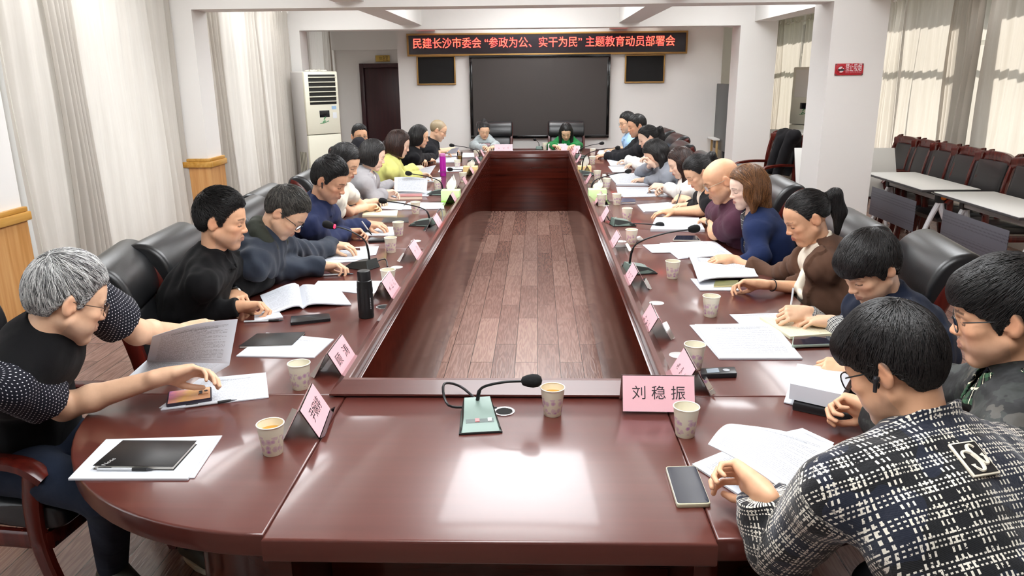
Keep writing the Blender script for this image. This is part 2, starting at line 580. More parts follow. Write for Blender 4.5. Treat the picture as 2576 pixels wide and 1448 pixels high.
def head_prims(f, H, Rh, hs, fem, c):
    def E(p, r, k, mode='u'): f.ell(H + Rh @ (np.array(p)*hs), Rh, np.array(r)*hs, k*hs, mode)
    def C(a, b, r1, r2, k, mode='u'): f.cap(H + Rh @ (np.array(a)*hs), H + Rh @ (np.array(b)*hs), r1*hs, r2*hs, k*hs, mode)
    jw = (0.92 if fem else 1.0) * c.get('jaw', 1.0)
    E((0, -.012, .028), (.074, .094, .087), 0)
    E((0, .030, -.020), (.061*jw, .062, .078), .03)
    E((0, .040, .040), (.057, .046, .046), .03)
    for x in (-1, 1):
        C((x*.056*jw, .002, -.052), (x*.022*jw, .062, -.098), .019, .017, .026)
        E((x*.043*jw, .060, -.024), (.022, .020, .017), .02)
        E((x*.034*jw, .052, -.060), (.026, .026, .026), .02)
        C((x*.012, .085, .017), (x*.046, .070, .014), .0085, .008, .014)
    E((0, .066, -.100), (.024*jw, .021, .017), .022)
    E((0, .076, -.062), (.026, .016, .024), .016)
    for x in (-1, 1):
        E((x*.032, .093, -.001), (.017, .011, .0095), .012, 's')
        E((x*.031, .0735, -.002), (.0135, .0135, .0125), .004)
    nr = c.get('nose', 1.0)
    C((0, .085, .006), (0, .1015, -.028), .0066, .0088*nr, .012)
    E((0, .1025, -.031), (.0098*nr, .0092, .0082), .008)
    for x in (-1, 1):
        E((x*.0108*nr, .0955, -.0345), (.0072, .0095, .0062), .006)
        C((x*.0225, .0840, -.0605), (0, .0945, -.0578), .0042, .0055, .007)
        C((x*.020, .0840, -.0640), (0, .0935, -.0680), .0042, .0062, .007)
        C((x*.022, .089, -.0618), (0, .1005, -.0628), .0010, .0016, .003, 's')
        ea = Rh @ np.array([[math.cos(x*.35), -math.sin(x*.35), 0], [math.sin(x*.35), math.cos(x*.35), 0], [0, 0, 1]])
        p = H + Rh @ (np.array((x*.0785, -.014, -.006))*hs)
        f.ell(p, ea, np.array((.0075, .0195, .031))*hs, .008*hs)
        p2 = H + Rh @ (np.array((x*.0875, -.009, -.004))*hs)
        f.ell(p2, ea, np.array((.0065, .0110, .019))*hs, .005*hs, 's')
        C((x*.0745, .001, -.010), (x*.0745, .002, -.016), .0055, .0055, .004)
def zcut_fn(st):
    k = st.get('cut', 'short')
    if k == 'short':   Y = [-.12, -.05, -.036, -.014, .004, .014, .030, .046, .066, .1]; Zz = [-.050, -.046, -.012, .026, .004, -.016, .022, .050, .074, .082]
    elif k == 'fringe': Y = [-.12, -.05, -.036, -.014, .004, .014, .030, .046, .066, .1]; Zz = [-.066, -.060, -.020, .016, -.012, -.030, .004, .016, .030, .032]
    elif k == 'high':  Y = [-.12, -.05, -.036, -.014, .004, .014, .030, .046, .066, .1]; Zz = [-.03, -.02, .005, .028, .012, .0, .030, .060, .080, .09]
    else:              Y = [-.12, -.05, -.03, .0, .02, .046, .066, .1]; Zz = [-.09, -.08, -.06, -.03, -.005, .044, .076, .086]
    Y = np.array(Y); Zz = np.array(Zz)
    return lambda y: np.interp(y, Y, Zz)
def paint(V, H, Rh, hs, c, tone, hairc, zc):
    q = ((V - H) @ Rh) / hs
    x, y, z = q[:, 0], q[:, 1], q[:, 2]; ax = np.abs(x)
    col = np.repeat(np.array(lin(tone))[None], len(V), 0)
    inh = (np.sqrt(x*x + (y+.01)**2 + z*z) < .16) & (z > -.115)
    def g(d, w): return np.exp(-(d / w)**2)
    red = np.array((1.04, .80, .74))
    m = 0.55*g(np.sqrt((ax-.045)**2 + (y-.07)**2 + (z+.03)**2), .026) + .6*g(np.sqrt(x**2 + (y-.108)**2 + (z+.030)**2), .017) + .6*g(np.sqrt((ax-.08)**2 + (y+.012)**2 + (z+.005)**2), .03)
    m = (m * inh)[:, None]; col = col * (1 - m) + col * red * m
    if not c.get('fem'):
        jm = (.28 * ((y > .0) & (z < -.035)) * np.clip((-.035 - z) / .03, 0, 1) * inh)[:, None]
        col = col * (1 - jm) + np.array(lin('8f8078')) * jm
    lips = ((np.abs(z + .0628) < .0105 * np.clip(1 - (ax/.0255)**2, 0, 1)) & (y > .078) & inh)
    lc = np.array(lin('b4625c' if c.get('fem') else 'b07868'))
    col[lips] = col[lips]*.25 + lc*.75
    arc = .0215 + .05*(ax - .016) * (ax < .036) - .13*(ax - .036) * (ax >= .036)
    brow = (ax > .012) & (ax < .052) & (np.abs(z - arc) < (.0042 if not c.get('fem') else .0028) * np.clip(1.15 - (ax-.012)/.06, .3, 1)) & (y > .045) & inh
    bc = np.array(lin(c.get('brow', '2a211d')))
    col[brow] = col[brow]*.3 + bc*.7
    if c.get('eyes') == 'open':
        ex = ((ax - .031)/.0135)**2 + ((z + .001)/.0052)**2
        e = (ex < 1) & (y > .06) & inh; col[e] = (0.75, .72, .70)
        ir = (((ax - .031)**2 + (z+.001)**2) < .0052**2) & e; col[ir] = (.02, .012, .01)
        ln = (ex >= 1) & (ex < 1.5) & (z > -.001) & (y > .06) & inh; col[ln] = (.03, .02, .02)
    else:
        zz = -.0085 + 6.0*(ax - .031)**2
        e = (ax > .017) & (ax < .047) & (np.abs(z - zz) < .0020) & (y > .055) & inh
        col[e] = col[e]*.15 + np.array(lin('241a18'))*.85
    if c.get('hair') is not None and c['hair'].get('style') != 'bald':
        sc = (z > zc(y)) & inh & (y < .075)
        hc = np.array(lin(hairc))
        fade = np.clip((z - zc(y)) / .012, 0, 1) * sc
        col = col * (1 - .85*fade[:, None]) + hc * .85*fade[:, None]
    return col
def build_hair(c, H, Rh, hs, root, rng):
    st = c['hair']; style = st.get('style', 'short'); h = st.get('h', .004)
    if style == 'bald': return
    zc = zcut_fn(st)
    g = Rh.T @ np.array([0, 0, -1.0])
    f = Field((-.16, -.22, -.42), (.16, .20, .20), h)
    tt, ts, tb = st.get('tt', .014), st.get('ts', .004), st.get('tb', .008)
    cy = st.get('cy', 0.0)
    f.ell((0, -.012 + cy, .028), I3, (.075 + ts, .096 + tb, .088 + tt))
    if tt > .012: f.ell((0, .006, .068), I3, (.066 + ts, .072, .044 + tt*.8), .02)
    f.op(lambda P: (P[2] - zc(P[1]).astype(np.float32)) + 0*P[0], f.lo, f.lo + h*f.n, .006, 'k')
    sl, P = f.box(f.lo, f.lo + h*f.n)
    jag = st.get('jag', 1) * .0035*np.sin(P[0]*260 + P[1]*190) + st.get('jag', 1) * .0025*np.sin(P[0]*530 - P[1]*410 + 1) #*np.sin(P[0]*260 + P[1]*190) + .0025*np.sin(P[0]*530 - P[1]*410 + 1) 
    cut = (zc(P[1].ravel()).astype(np.float32)[None, :, None] - P[2] + jag) * .75
    f.a = np.maximum(f.a, cut)
    face = None
    if style in ('bob', 'long', 'half'):
        L = st.get('len', .10)
        for x in (-1, 1):
            f.ell((x*.060, -.012, -.030), I3, (.036, .066, .078), .03)
        f.ell((0, -.068, -.025), I3, (.074, .050, .080), .03)
        if style == 'bob' and L > .1:
            for x in (-1, 1): f.cap((x*.062, -.01, -.03), np.array((x*.058, .0, -.03)) + g*(L-.04), .036, .030, .03)
            f.cap((0, -.07, -.03), np.array((0, -.07, -.03)) + g*(L-.04), .062, .055, .03)
        if style == 'long':
            b0 = np.array((0, -.070, -.02)); b1 = b0 + unit(g + np.array((0, -.18, -.1)))*.12; b2 = b1 + g*(L - .1)
            f.cap(b0, b1, .070, .062, .03, sq=((0, 1, 0), 1.2)); f.cap(b1, b2, .060, .035, .03, sq=((0, 1, 0), 1.35))
            for x in st.get('front', (-1, 1)):
                a0 = np.array((x*.070, .004, .02)); a1 = a0 + np.array((x*.010, .0, -.085)); a2 = a1 + g*(L - .10) + np.array((x*.004, 0, 0))
                f.cap(a0, a1, .026, .028, .02); f.cap(a1, a2, .028, .014, .02)
        bot = st.get('bot')
        if bot is not None:
            f.a = np.maximum(f.a, (np.float32(-bot) - P[2] + 0*P[0] + 0*P[1]))
        f.ell((0, .098, -.032), I3, (st.get('open', .062), .080, .094), .012, 's')
        if st.get('ears'):
            for x in (-1, 1): f.ell((x*.09, -.01, -.01), I3, (.022, .03, .04), .01, 's')
    if style in ('tail', 'bun'):
        if style == 'bun':
            f.ell((0, -.072, .112), I3, (.034, .034, .032), .012)
        else:
            p0 = np.array((0, -.104, .045)); p1 = p0 + np.array((0, -.045, -.01)); p2 = p1 + g*.07 + np.array((0, -.02, -.02)); p3 = p2 + g*.10
            f.cap(p0, p1, .016, .026, .01); f.cap(p1, p2, .028, .030, .02); f.cap(p2, p3, .028, .010, .02)
        if st.get('lowear', True):
            pass
    if st.get('fringe'):
        z1 = st['fringe']
        f.ell((0, .060, .060), I3, (.068, .048, .050), .02)
        sl2, P2 = f.box((-.1, .02, -.2), (.1, .2, .2))
        lim = (np.float32(z1) - P2[2]) + 0*P2[0] + 0*P2[1]
        a = f.a[sl2]; front = (P2[1] > .045) & (np.abs(P2[0]) < .06)
        f.a[sl2] = np.where(front & (P2[2] < z1), np.maximum(a, lim), a)
    V, F = f.surface()
    if not len(V): return
    V = relax(V, F, 1, .4)
    N = vnormals(V, F)
    kd = KDTree(len(V))
    for i, v in enumerate(V): kd.insert(v, i)
    kd.balance()
    lk0 = np.full(len(V), .25) + rng.uniform(-.1, .1, len(V))
    n = st.get('n', 2200)
    Lk = st.get('L', .045); w = st.get('w', .0034); seg = 5; lift = st.get('lift', .0)
    ids = rng.integers(0, len(V), n)
    crown = np.array(st.get('crown', (0.0, -.05, .11)))
    fwd = np.array(st.get('flow', (0, .25, 0)))
    VV = [V]; FF = [F]; LK = [lk0]; base = len(V)
    grav = st.get('grav', .5 if style in ('short',) else 1.2)
    for i in ids:
        p = V[i].copy(); nn = N[i]
        d = unit(p - crown) + fwd + g*grav*(1 if p[2] < .08 else .4) + rng.normal(0, st.get('mess', .16), 3)
        if style in ('long', 'bob', 'half') and p[2] > .035 and p[1] > -.02:
            d = unit(np.array(((1.0 if p[0] > st.get('part', .012) else -1.0), -.45, -.75))) + rng.normal(0, .1, 3)
        if style in ('tail', 'bun'):
            tgt = np.array((0, -.072, .112)) if style == 'bun' else np.array((0, -.105, .045))
            d = unit(tgt - p) if p[1] > -.105 else g
            d = d + rng.normal(0, .05, 3)
        d = unit(d - (d @ nn)*nn)
        ln = Lk * rng.uniform(.6, 1.25); ww = w * rng.uniform(.6, 1.3); ring = []
        l0 = rng.uniform(0, 1)
        for j in range(seg):
            t = j / (seg - 1)
            _, q, _ = kd.find(p)
            nq = N[q]
            pp = p + nq * ((V[q] - p) @ nq)
            ctr = pp + nq * (.0008 + lift * t * ln + .0016*math.sin(math.pi*t))
            d = unit(d - (d @ nq)*nq + 1e-6)
            sd = np.cross(d, nq); wj = ww * (1 - .85*t*t)
            ring += [ctr - sd*wj*.5 - nq*.0008, ctr + nq*wj*.20, ctr + sd*wj*.5 - nq*.0008]
            p = pp + d * ln / seg
            if style != 'short': d = unit(d + g*.25)
        VV.append(np.array(ring)); fr = []
        for j in range(seg - 1):
            for k in range(3):
                k2 = (k + 1) % 3
                fr.append((base + j*3 + k, base + j*3 + k2, base + j*3 + 3 + k2, base + j*3 + 3 + k))
        FF.append(np.array(fr)); LK.append(np.full(len(ring), l0)); base += len(ring)
    V = np.concatenate(VV) * hs @ Rh.T + H
    o = mesh('hair', V - np.array(root.location), np.concatenate(FF), hairm(st.get('col', 'black')), root, sharp=None)
    vattr(o, 'lk', np.concatenate(LK), 'FLOAT')
def wrinkle(V, N, seed, amp):
    r = np.random.default_rng(seed); out = np.zeros(len(V))
    for k in range(7):
        fq = r.uniform(25, 95); dv = unit(r.normal(0, 1, 3) * (1, 1, .7)); ph = r.uniform(0, 6.28)
        wv = unit(r.normal(0, 1, 3)); out += np.sin(V @ dv * fq + ph + 1.8*np.sin(V @ wv * fq * .35 + ph)) / (1 + fq/45)
    return V + N * (out * amp / 2.2)[:, None]
def person(c):
    fem = c.get('fem', False); s = c.get('s', .95 if fem else 1.0); hs = c.get('hs', .98 if fem else 1.03)
    rng = np.random.default_rng(c.get('seed', 1)); h = c.get('h', .005)
    H = np.array(c['H'], float)
    by = R_(c['by']); Ff = np.array([math.cos(by), math.sin(by), 0]); Rr = np.array([math.sin(by), -math.cos(by), 0]); Z = np.array([0, 0, 1.0])
    yaw, pit, rol = c['face']; Rh = rot_head(yaw, pit, rol)
    Fx = unit(Rh[:, 1] * (1, 1, 0)) if abs(Rh[2, 1]) < .98 else Ff
    pn = R_(c.get('lean', pit * .55))
    nv = unit(math.cos(pn)*Z + math.sin(pn)*(Fx*.5 + Ff*.5))
    N0 = H + Rh @ np.array((0, -.022, -.072))*hs - nv*c.get('neck', .088)*s
    S = N0 - Z*.045*s - Ff*.018*s
    lt = .50 * s; dz = S[2] - .575
    hipz = .575
    if dz > lt: hipz = S[2] - lt*.999; dz = S[2] - hipz
    bk = math.sqrt(max(lt*lt - dz*dz, 0)) + c.get('back', 0.0)
    hip = np.array([S[0], S[1], hipz]) - Ff*bk + Rr*c.get('hipside', 0.0)
    if 'hip' in c: hip = np.array([*c['hip'], .575])
    elif c['id'][0] == 'L' and c['id'] not in ('L1', 'LB'): hip[0] = max(min(S[0] - .10, -1.57), -1.64)
    elif c['id'][0] == 'R' and c['id'] not in ('R11', 'R12'): hip[0] = min(max(S[0] + .10, 1.34), 1.42)
    Wst = hip + Z*.21*s; Ut = unit(S - Wst); Fl = unit(Ff - (Ff @ Ut)*Ut); Rt = np.cross(Fl, Ut); MT = np.stack([Rt, Fl, Ut], 1)
    sw = (.150 if fem else .172) * s * c.get('broad', 1.0)
    root = thing('person', c['label'], 'person', (hip[0], hip[1], 0.0), 0.0, c.get('group'))
    O = np.array(root.location)
    tw = R_(c.get('twist', 0))
    arms = {}
    for side, sg in (('R', 1), ('L', -1)):
        a = c.get(side, {})
        fw = c.get('shrug', .02)
        sh = S + Rt*sg*sw - Ut*.025 + Fl*(fw + .03) + Z*c.get('raise', 0.0)
        p = a.get('p')
        if p is None: p = S + Rt*sg*(sw + .02) + Ff*.30 - Z*(S[2] - .64)
        p = np.array(p, float)
        d0 = unit((p - sh)*(1, 1, .25))
        if 'dir' in a: d0 = unit(np.array([math.cos(R_(a['dir'])), math.sin(R_(a['dir'])), math.sin(R_(a.get('tilt', 0)))]))
        wr = p - d0*.062*s
        if 'e' in a: el = np.array(a['e'], float)
        elif 'epx' in a:
            r_ = unit(ray(*a['epx'])); o_ = np.array([0, 0, ZC]) - sh; bq = -(r_ @ o_); disc = bq*bq - (o_ @ o_ - (.285*s)**2)
            ts_ = [bq] if disc <= 0 else [bq - math.sqrt(disc), bq + math.sqrt(disc)]
            el = min((r_*t_ + np.array([0, 0, ZC]) for t_ in ts_), key=lambda q: abs(np.linalg.norm(q - wr) - .25*s))
            el = sh + unit(el - sh)*min(np.linalg.norm(el - sh), .34*s)
        else:
            el = ik(sh, wr, .285*s, .25*s, Rt*sg*a.get('out', .55) - Z*.8 - Ff*.25)
            if on_table(el[0], el[1]) and el[2] < TZ + .05: el[2] = TZ + .05
        if 'dir' not in a: d0 = unit(d0*.55 + unit(wr - el)*.45)
        wr = p - d0*.062*s
        arms[side] = (sh, el, wr, d0, a, sg)
    pts = [H + Z*.16*hs, H - Z*.16*hs, S, hip] + [x for v in arms.values() for x in (v[0], v[1], v[2], v[2] + v[3]*.21*s)]
    lo = np.min(pts, 0) - .125; hi = np.max(pts, 0) + .125
    lo[2] = max(lo[2], hipz - .02)
    # --- bare body: head, neck, trunk, arms and hands as one surface
    f = Field(lo, hi, h)
    ro = .86 if fem else 1.0
    off = -.016
    def trunk(f, off):
        MV = np.stack([Rr, Ff, Z], 1)
        f.ell(hip + Z*.03, MV, (.165*s + off, .122*s + off, .13*s), 0)
        f.ell(Wst - Z*.02 + Ff*c.get('belly', 0)*.5, MV, ((.138 if fem else .150)*s*c.get('wide', 1) + off, (.100 + c.get('belly', 0))*s + off, .17*s), .08)
        f.ell(S - Ut*.13*s, MT, ((.146 if fem else .166)*s*c.get('broad', 1) + off, .108*s + off, .19*s), .08)
        shR, shL = arms['R'][0], arms['L'][0]
        f.cap(shL, S - Ut*.01, .054*s + off, .070*s + off, .05); f.cap(shR, S - Ut*.01, .054*s + off, .070*s + off, .05)
        f.cap(S + Ut*.012 - Fl*.012, S + Rt*sw*.62 - Ut*.012, .056*ro*s + off, .047*s + off, .04); f.cap(S + Ut*.012 - Fl*.012, S - Rt*sw*.62 - Ut*.012, .056*ro*s + off, .047*s + off, .04)
        if fem and c.get('bust', True):
            for x in (-1, 1): f.ell(S - Ut*.165*s + Rt*x*.068*s + Fl*.088*s, MT, (.062*s + off, .045*s + off, .058*s + off), .05)
    trunk(f, off)
    f.cap(H + Rh @ np.array((0, -.022, -.045))*hs, N0 - nv*.03, .050*ro*hs, .056*ro*s, .03)
    head_prims(f, H, Rh, hs, fem, c)
    ra = (.82 if fem else 1.0) * s
    for sh, el, wr, d0, a, sg in arms.values():
        f.cap(sh, el, .046*ra, .041*ra, .03)
        mid = el*.72 + wr*.28
        f.cap(el, mid, .040*ra, .042*ra, .03); f.cap(mid, wr, .041*ra, .0265*ra, .02)
        n = -Z
        d = unit(d0)
        n = unit(n - (n @ d)*d)
        ang = R_(a.get('roll', 0)) * -sg
        n = n*math.cos(ang) + np.cross(d, n)*math.sin(ang)
        hand_prims(f, wr, d, n, sg, a.get('curl', .35), s*(.93 if fem else 1.03), a.get('spread', 0), a.get('thumb', .2))
    V, F = f.surface(); del f
    V = relax(V, F, 1, .35)
    st = c.get('hair') or {'style': 'bald'}
    zc = zcut_fn(st)
    hc = {'black': '151313', 'grey': '6c6a68', 'greyblack': '3a3632', 'brown': '50301a', 'darkbrown': '24140f', 'stubble': '8a7a60'}.get(st.get('col', 'black'))
    col = paint(V, H, Rh, hs, c, SKINTONE[c.get('skin', 'mid')], hc, zc)
    o = mesh('body', V - O, F, SKIN, root, sharp=None)
    vattr(o, 'col', col)
    if c.get('hair'): build_hair(c, H, Rh, hs, root, rng)
    # --- garments
    for gi, gd in enumerate(c['wear']):
        of = gd.get('off', .012); gh = gd.get('h', max(.006, h * 1.3)); slv = gd.get('sleeve', 'long')
        f = Field(lo - .03, hi + .03, gh)
        if gd.get('trunk', True):
            trunk(f, of)
            if gd.get('hem') is not None: pass
        segs = []
        for sh, el, wr, d0, a, sg in arms.values():
            k = .035 if gd.get('trunk', True) else 0.0
            if slv == 'none': continue
            ru, rl = .050*ra + of, .044*ra + of
            fl = gd.get('flare', 0.0)
            if slv == 'short':
                e = sh + (el - sh)*gd.get('to', .72); ax_ = unit(el - sh)
                def fn(P, sh=sh, e=e, ax_=ax_):
                    d = dcap(P, sh, e, ru + .008, rl + .020 + fl)
                    cutd = (P[0]-np.float32(e[0]))*np.float32(ax_[0]) + (P[1]-np.float32(e[1]))*np.float32(ax_[1]) + (P[2]-np.float32(e[2]))*np.float32(ax_[2])
                    return np.maximum(d, cutd)
                f.op(fn, np.minimum(sh, e) - .1, np.maximum(sh, e) + .1, k); segs.append((sh, e))
            else:
                to = gd.get('to', .93)
                f.cap(sh, el, ru, rl, k)
                e = el + (wr - el)*to; ax_ = unit(wr - el)
                def fn(P, el=el, e=e, ax_=ax_):
                    d = dcap(P, el, e, rl, .030*ra + of + fl)
                    cutd = (P[0]-np.float32(e[0]))*np.float32(ax_[0]) + (P[1]-np.float32(e[1]))*np.float32(ax_[1]) + (P[2]-np.float32(e[2]))*np.float32(ax_[2])
                    return np.maximum(d, cutd)
                f.op(fn, np.minimum(el, e) - .09, np.maximum(el, e) + .09, .025); segs += [(sh, el), (el, e)]
        def loc(P):
            q = [P[i] - np.float32(S[i]) for i in range(3)]
            return [q[0]*np.float32(MT[0, j]) + q[1]*np.float32(MT[1, j]) + q[2]*np.float32(MT[2, j]) for j in range(3)]
        if gd.get('v'):
            zb, wd = gd['v']          # lowest point below the shoulder line, half width at the neck
            def fn(P):
                x, y, z = loc(P); a_ = wd / (zb + .04)
                return np.maximum((np.abs(x) - a_*(z + zb)) / math.sqrt(1 + a_*a_), .015 - y)
            f.op(fn, S - .3, S + .3, .006, 's')
        if gd.get('scoop'):
            dp, wd = gd['scoop']
            f.ell(S + Ut*.055 + Fl*.085, MT, (wd, .075, dp + .055), .008, 's')
        if gd.get('crew'):
            f.ell(N0 + nv*.02 + Fl*.012, MT, (.070*ro, .072*ro, .050), .008, 's')
        ck = gd.get('collar')
        if ck:
            nb = N0 - nv*.004; chh = {'polo': .045, 'stand': .05, 'shirt': .05, 'band': .02, 'polo2': .055, 'stand2': .06}[ck]
            fx = unit(Fl - (Fl @ nv)*nv); rx = np.cross(fx, nv)
            def fn(P):
                q = [P[i] - np.float32(nb[i]) for i in range(3)]
                t = sum(q[i]*np.float32(nv[i]) for i in range(3)); yf = sum(q[i]*np.float32(fx[i]) for i in range(3)); xr = sum(q[i]*np.float32(rx[i]) for i in range(3))
                yf2 = yf - .006
                rad = np.sqrt(xr*xr + yf2*yf2*.9)
                t2 = t + yf*.35
                if ck == 'stand' or ck == 'band': rc = .062*ro*s + 0*t
                elif ck == 'stand2': rc = .070*s + 0*t
                elif ck == 'polo2': rc = .072*s + .030*np.clip(1 - t2/chh, 0, 1.5)
                else: rc = .060*ro*s + .022*np.clip(1 - t2/chh, 0, 1.5)
                d = np.abs(rad - rc) - .0045
                d = np.maximum(np.maximum(d, t2 - chh), -t2 - .015)
                gap = np.maximum(np.abs(xr) - (.006 + .35*np.clip(t2 + .015, 0, 1)), .02 - yf)
                return d if ck in ('band',) else np.maximum(d, -gap)
            f.op(fn, nb - .12, nb + .12, .006)
        if gd.get('hood'):
            b = N0 + nv*.004
            pr = None
            for k in range(9):
                t = math.pi * (k/8 - .5) * 1.35
                q = b + Rt*math.sin(t)*.095 - Fl*(math.cos(t)*.085 - .02) + Ut*.01*math.cos(t)
                if pr is not None: f.cap(pr, q, .040, .040, .02)
                pr = q
        V, F = f.surface(); del f
        if not len(V): continue
        V = relax(V, F, 2, .45)
        N = vnormals(V, F)
        V = wrinkle(V, N, c.get('seed', 1)*7 + gi, gd.get('wr', .0050))
        if gd.get('lapel'):
            zb, wd = gd['v']; q = (V - S) @ MT; a_ = wd / (zb + .04)
            dd = (np.abs(q[:, 0]) - a_*(q[:, 2] + zb)) / math.sqrt(1 + a_*a_)
            wl = gd['lapel'] * np.clip(.45 + (q[:, 2] + zb)/max(zb, .05)*.8, .2, 1.1)
            m_ = (q[:, 1] > .02) & (dd < wl) & (dd > -.02) & (q[:, 2] > -zb - .01)
            V[m_] += N[m_] * .010
        sleeve_only = not gd.get('trunk', True)
        # cloth coordinates: metres along and around the limb or trunk
        q = (V - S) @ MT
        cuv = np.stack([np.arctan2(q[:, 0], -q[:, 1] - .02) * .17, q[:, 2], np.zeros(len(V))], 1)
        flat = q[:, 1] < .0
        cuv[flat, 0] = q[flat, 0]*.9 + np.arctan2(q[flat, 0], -q[flat, 1] + .10) * .02
        best = np.full(len(V), .0)
        dtr = np.maximum(np.abs(q[:, 0]) - .150*s, 0)
        tk = gd.get('trunk', True)
        bestd = np.where((np.abs(q[:, 0]) < sw*.98) & (q[:, 2] < .2) & tk, 0.0, 9.0)
        for (a0, b0) in segs:
            ab = b0 - a0; L = np.linalg.norm(ab); u = ab/L
            t = np.clip((V - a0) @ u, -.03, L + .03); r = V - a0 - t[:, None]*u; dist = np.linalg.norm(r, axis=1)
            e1 = unit(np.cross(u, Z)); e2 = np.cross(e1, u)
            ang = np.arctan2(r @ e1, r @ e2)
            tt_ = (V - a0) @ u
            in_ = (dist < .115) & (tt_ > (-.02 if tk else -.12)) & (tt_ < L + .08) & ((np.abs(q[:, 0]) > sw*.90) | (not tk))
            better = in_ & ((bestd > dist) | (bestd == 0.0))
            bestd = np.where(better, dist, bestd)
            cuv[better, 0] = ang[better]*(.062 if tk else .072); cuv[better, 1] = tt_[better] + (.3 if a0 is not segs[0][0] else 0); cuv[better, 2] = 1
        o = mesh(gd.get('name', 'shirt'), V - O, F, gd['mat'], root, sharp=None)
        vattr(o, 'cuv', cuv, 'FLOAT_VECTOR')
        if gd.get('label'): o['label'] = gd['label']
    # --- trousers and shoes
    tm = c.get('trousers', 'black trousers')
    f = Field(np.minimum(hip, hip + Ff*.5) - np.array((.42, .42, hip[2])), np.maximum(hip, hip + Ff*.5) + np.array((.42, .42, .14)), c.get('th', .014))
    f.ell(hip - Z*.0, np.stack([Rr, Ff, Z], 1), (.178*s, .145*s, .105*s), 0)
    feet = []
    for sg in (1, -1):
        kn = hip + Ff*.43*s + Rr*sg*.11 - Z*.03
        kn[2] = min(kn[2], .555)
        an = np.array([kn[0], kn[1], .10]) + Ff*c.get('foot', -.02) + Rr*sg*.02
        if 'footL' in c and sg == -1: an = np.array([*c['footL'], .10])
        if 'footR' in c and sg == 1: an = np.array([*c['footR'], .10])
        f.cap(hip + Rr*sg*.09, kn, .092*s, .068*s, .05); f.cap(kn, an, .068*s, .052*s, .03)
        feet.append((an, sg))
    V, F = f.surface(); del f
    V = relax(V, F, 2, .4)
    mesh('trousers', V - O, F, cloth(tm, c.get('trcol', '1b1b20')), root, sharp=None)
    for an, sg in feet:
        fd = R_(c.get('footyaw', math.degrees(by) - sg*8)); fv = np.array([math.cos(fd), math.sin(fd), 0])
        sv = np.cross(fv, Z); Ms = np.stack([sv, fv, Z], 1)
        f = Field(an - np.array((.25, .25, .1)), an + np.array((.25, .25, .08)), .007)
        f.cap(an - fv*.04 - Z*.048, an + fv*.15 - Z*.062, .040, .036, 0, sq=(sv, 1.0))
        f.cap(an + Z*.0, an + fv*.09 - Z*.045, .044, .034, .04)
        f.op(lambda P: .012 - P[2] + 0*P[0] + 0*P[1] - .0, an - .3, an + .3, 0, 'n')
        V, F = f.surface(); V[:, 2] = np.maximum(V[:, 2], .018)
        sh_ = mesh('shoe', V - O, F, plain('shoe upper ' + c.get('shcol', '15151a'), c.get('shcol', '15151a'), .5), root, sharp=None)
        pl = []
        for k in range(20):
            a_ = 2*math.pi*k/20; ww = .046 if math.cos(a_) > 0 else .041
            pl.append(an + fv*(.055 + .125*math.cos(a_)) + sv*ww*math.sin(a_))
        sm = slab([(p[0]-O[0], p[1]-O[1]) for p in pl], .0, .024, .005)
        mesh('sole', sm[0], sm[1], plain('sole ' + c.get('socol', '1a1a1a'), c.get('socol', '1a1a1a'), .6), sh_)
    # --- things worn on the head and wrist
    hl = lambda p: H + Rh @ (np.array(p, float)*hs) - O
    g = c.get('glasses')
    if g:
        b = MB(); w, hh = g.get('w', .0245), g.get('hh', .0165); pw = g.get('pw', 2.6); yy = .101
        rims = []
        for x in (-1, 1):
            ring = []
            for k in range(28):
                a_ = 2*math.pi*k/28; ca, sa = math.cos(a_), math.sin(a_)
                rx_ = abs(ca)**(2/pw)*math.copysign(1, ca)*w; rz_ = abs(sa)**(2/pw)*math.copysign(1, sa)*hh
                ring.append((x*.0325 + rx_, yy - .25*abs(x*.0325 + rx_)**1 * abs(x*.0325 + rx_)/.06 * .6, -.006 + rz_))
            rims.append(ring)
            b.add(*tube([hl(p) for p in ring], g.get('r', .0012)*hs, 6, True))
            b.add(*tube(spline([hl((x*(.0325 + w), yy - .02, .002)), hl((x*.068, .07, .004)), hl((x*.0775, .02, .004)), hl((x*.0800, -.012, .006)), hl((x*.0785, -.032, -.008))], 14), g.get('r', .0012)*hs*1.1, 6))
        b.add(*tube(spline([hl((-.009, yy, -.002)), hl((0, yy + .004, .001)), hl((.009, yy, -.002))], 7), g.get('r', .0012)*hs, 6))
        go = b.obj('glasses', plain('spectacle frame ' + g.get('col', '141414'), g.get('col', '141414'), .3, g.get('metal', 0.3)), root)
        if g.get('lens', True):
            for ring in rims:
                mesh('lens', [hl(p) for p in ring], [list(range(len(ring)))], glass_mat('spectacle lens'), go)
    if c.get('earbud'):
        x = -1 if c['earbud'] == 'L' else 1
        b = MB(); b.add(*xf(lathe([(.001, -.007), (.006, -.005), (.0075, 0), (.006, .005), (.001, .007)], 12), None, hl((x*.088, .000, -.010))))
        b.add(*tube([hl((x*.090, .001, -.012)), hl((x*.092, .012, -.034))], [.0048, .0040], 8))
        b.obj('earbud', plain('dark silver earbud', '4a4a4e', .2, .8), root)
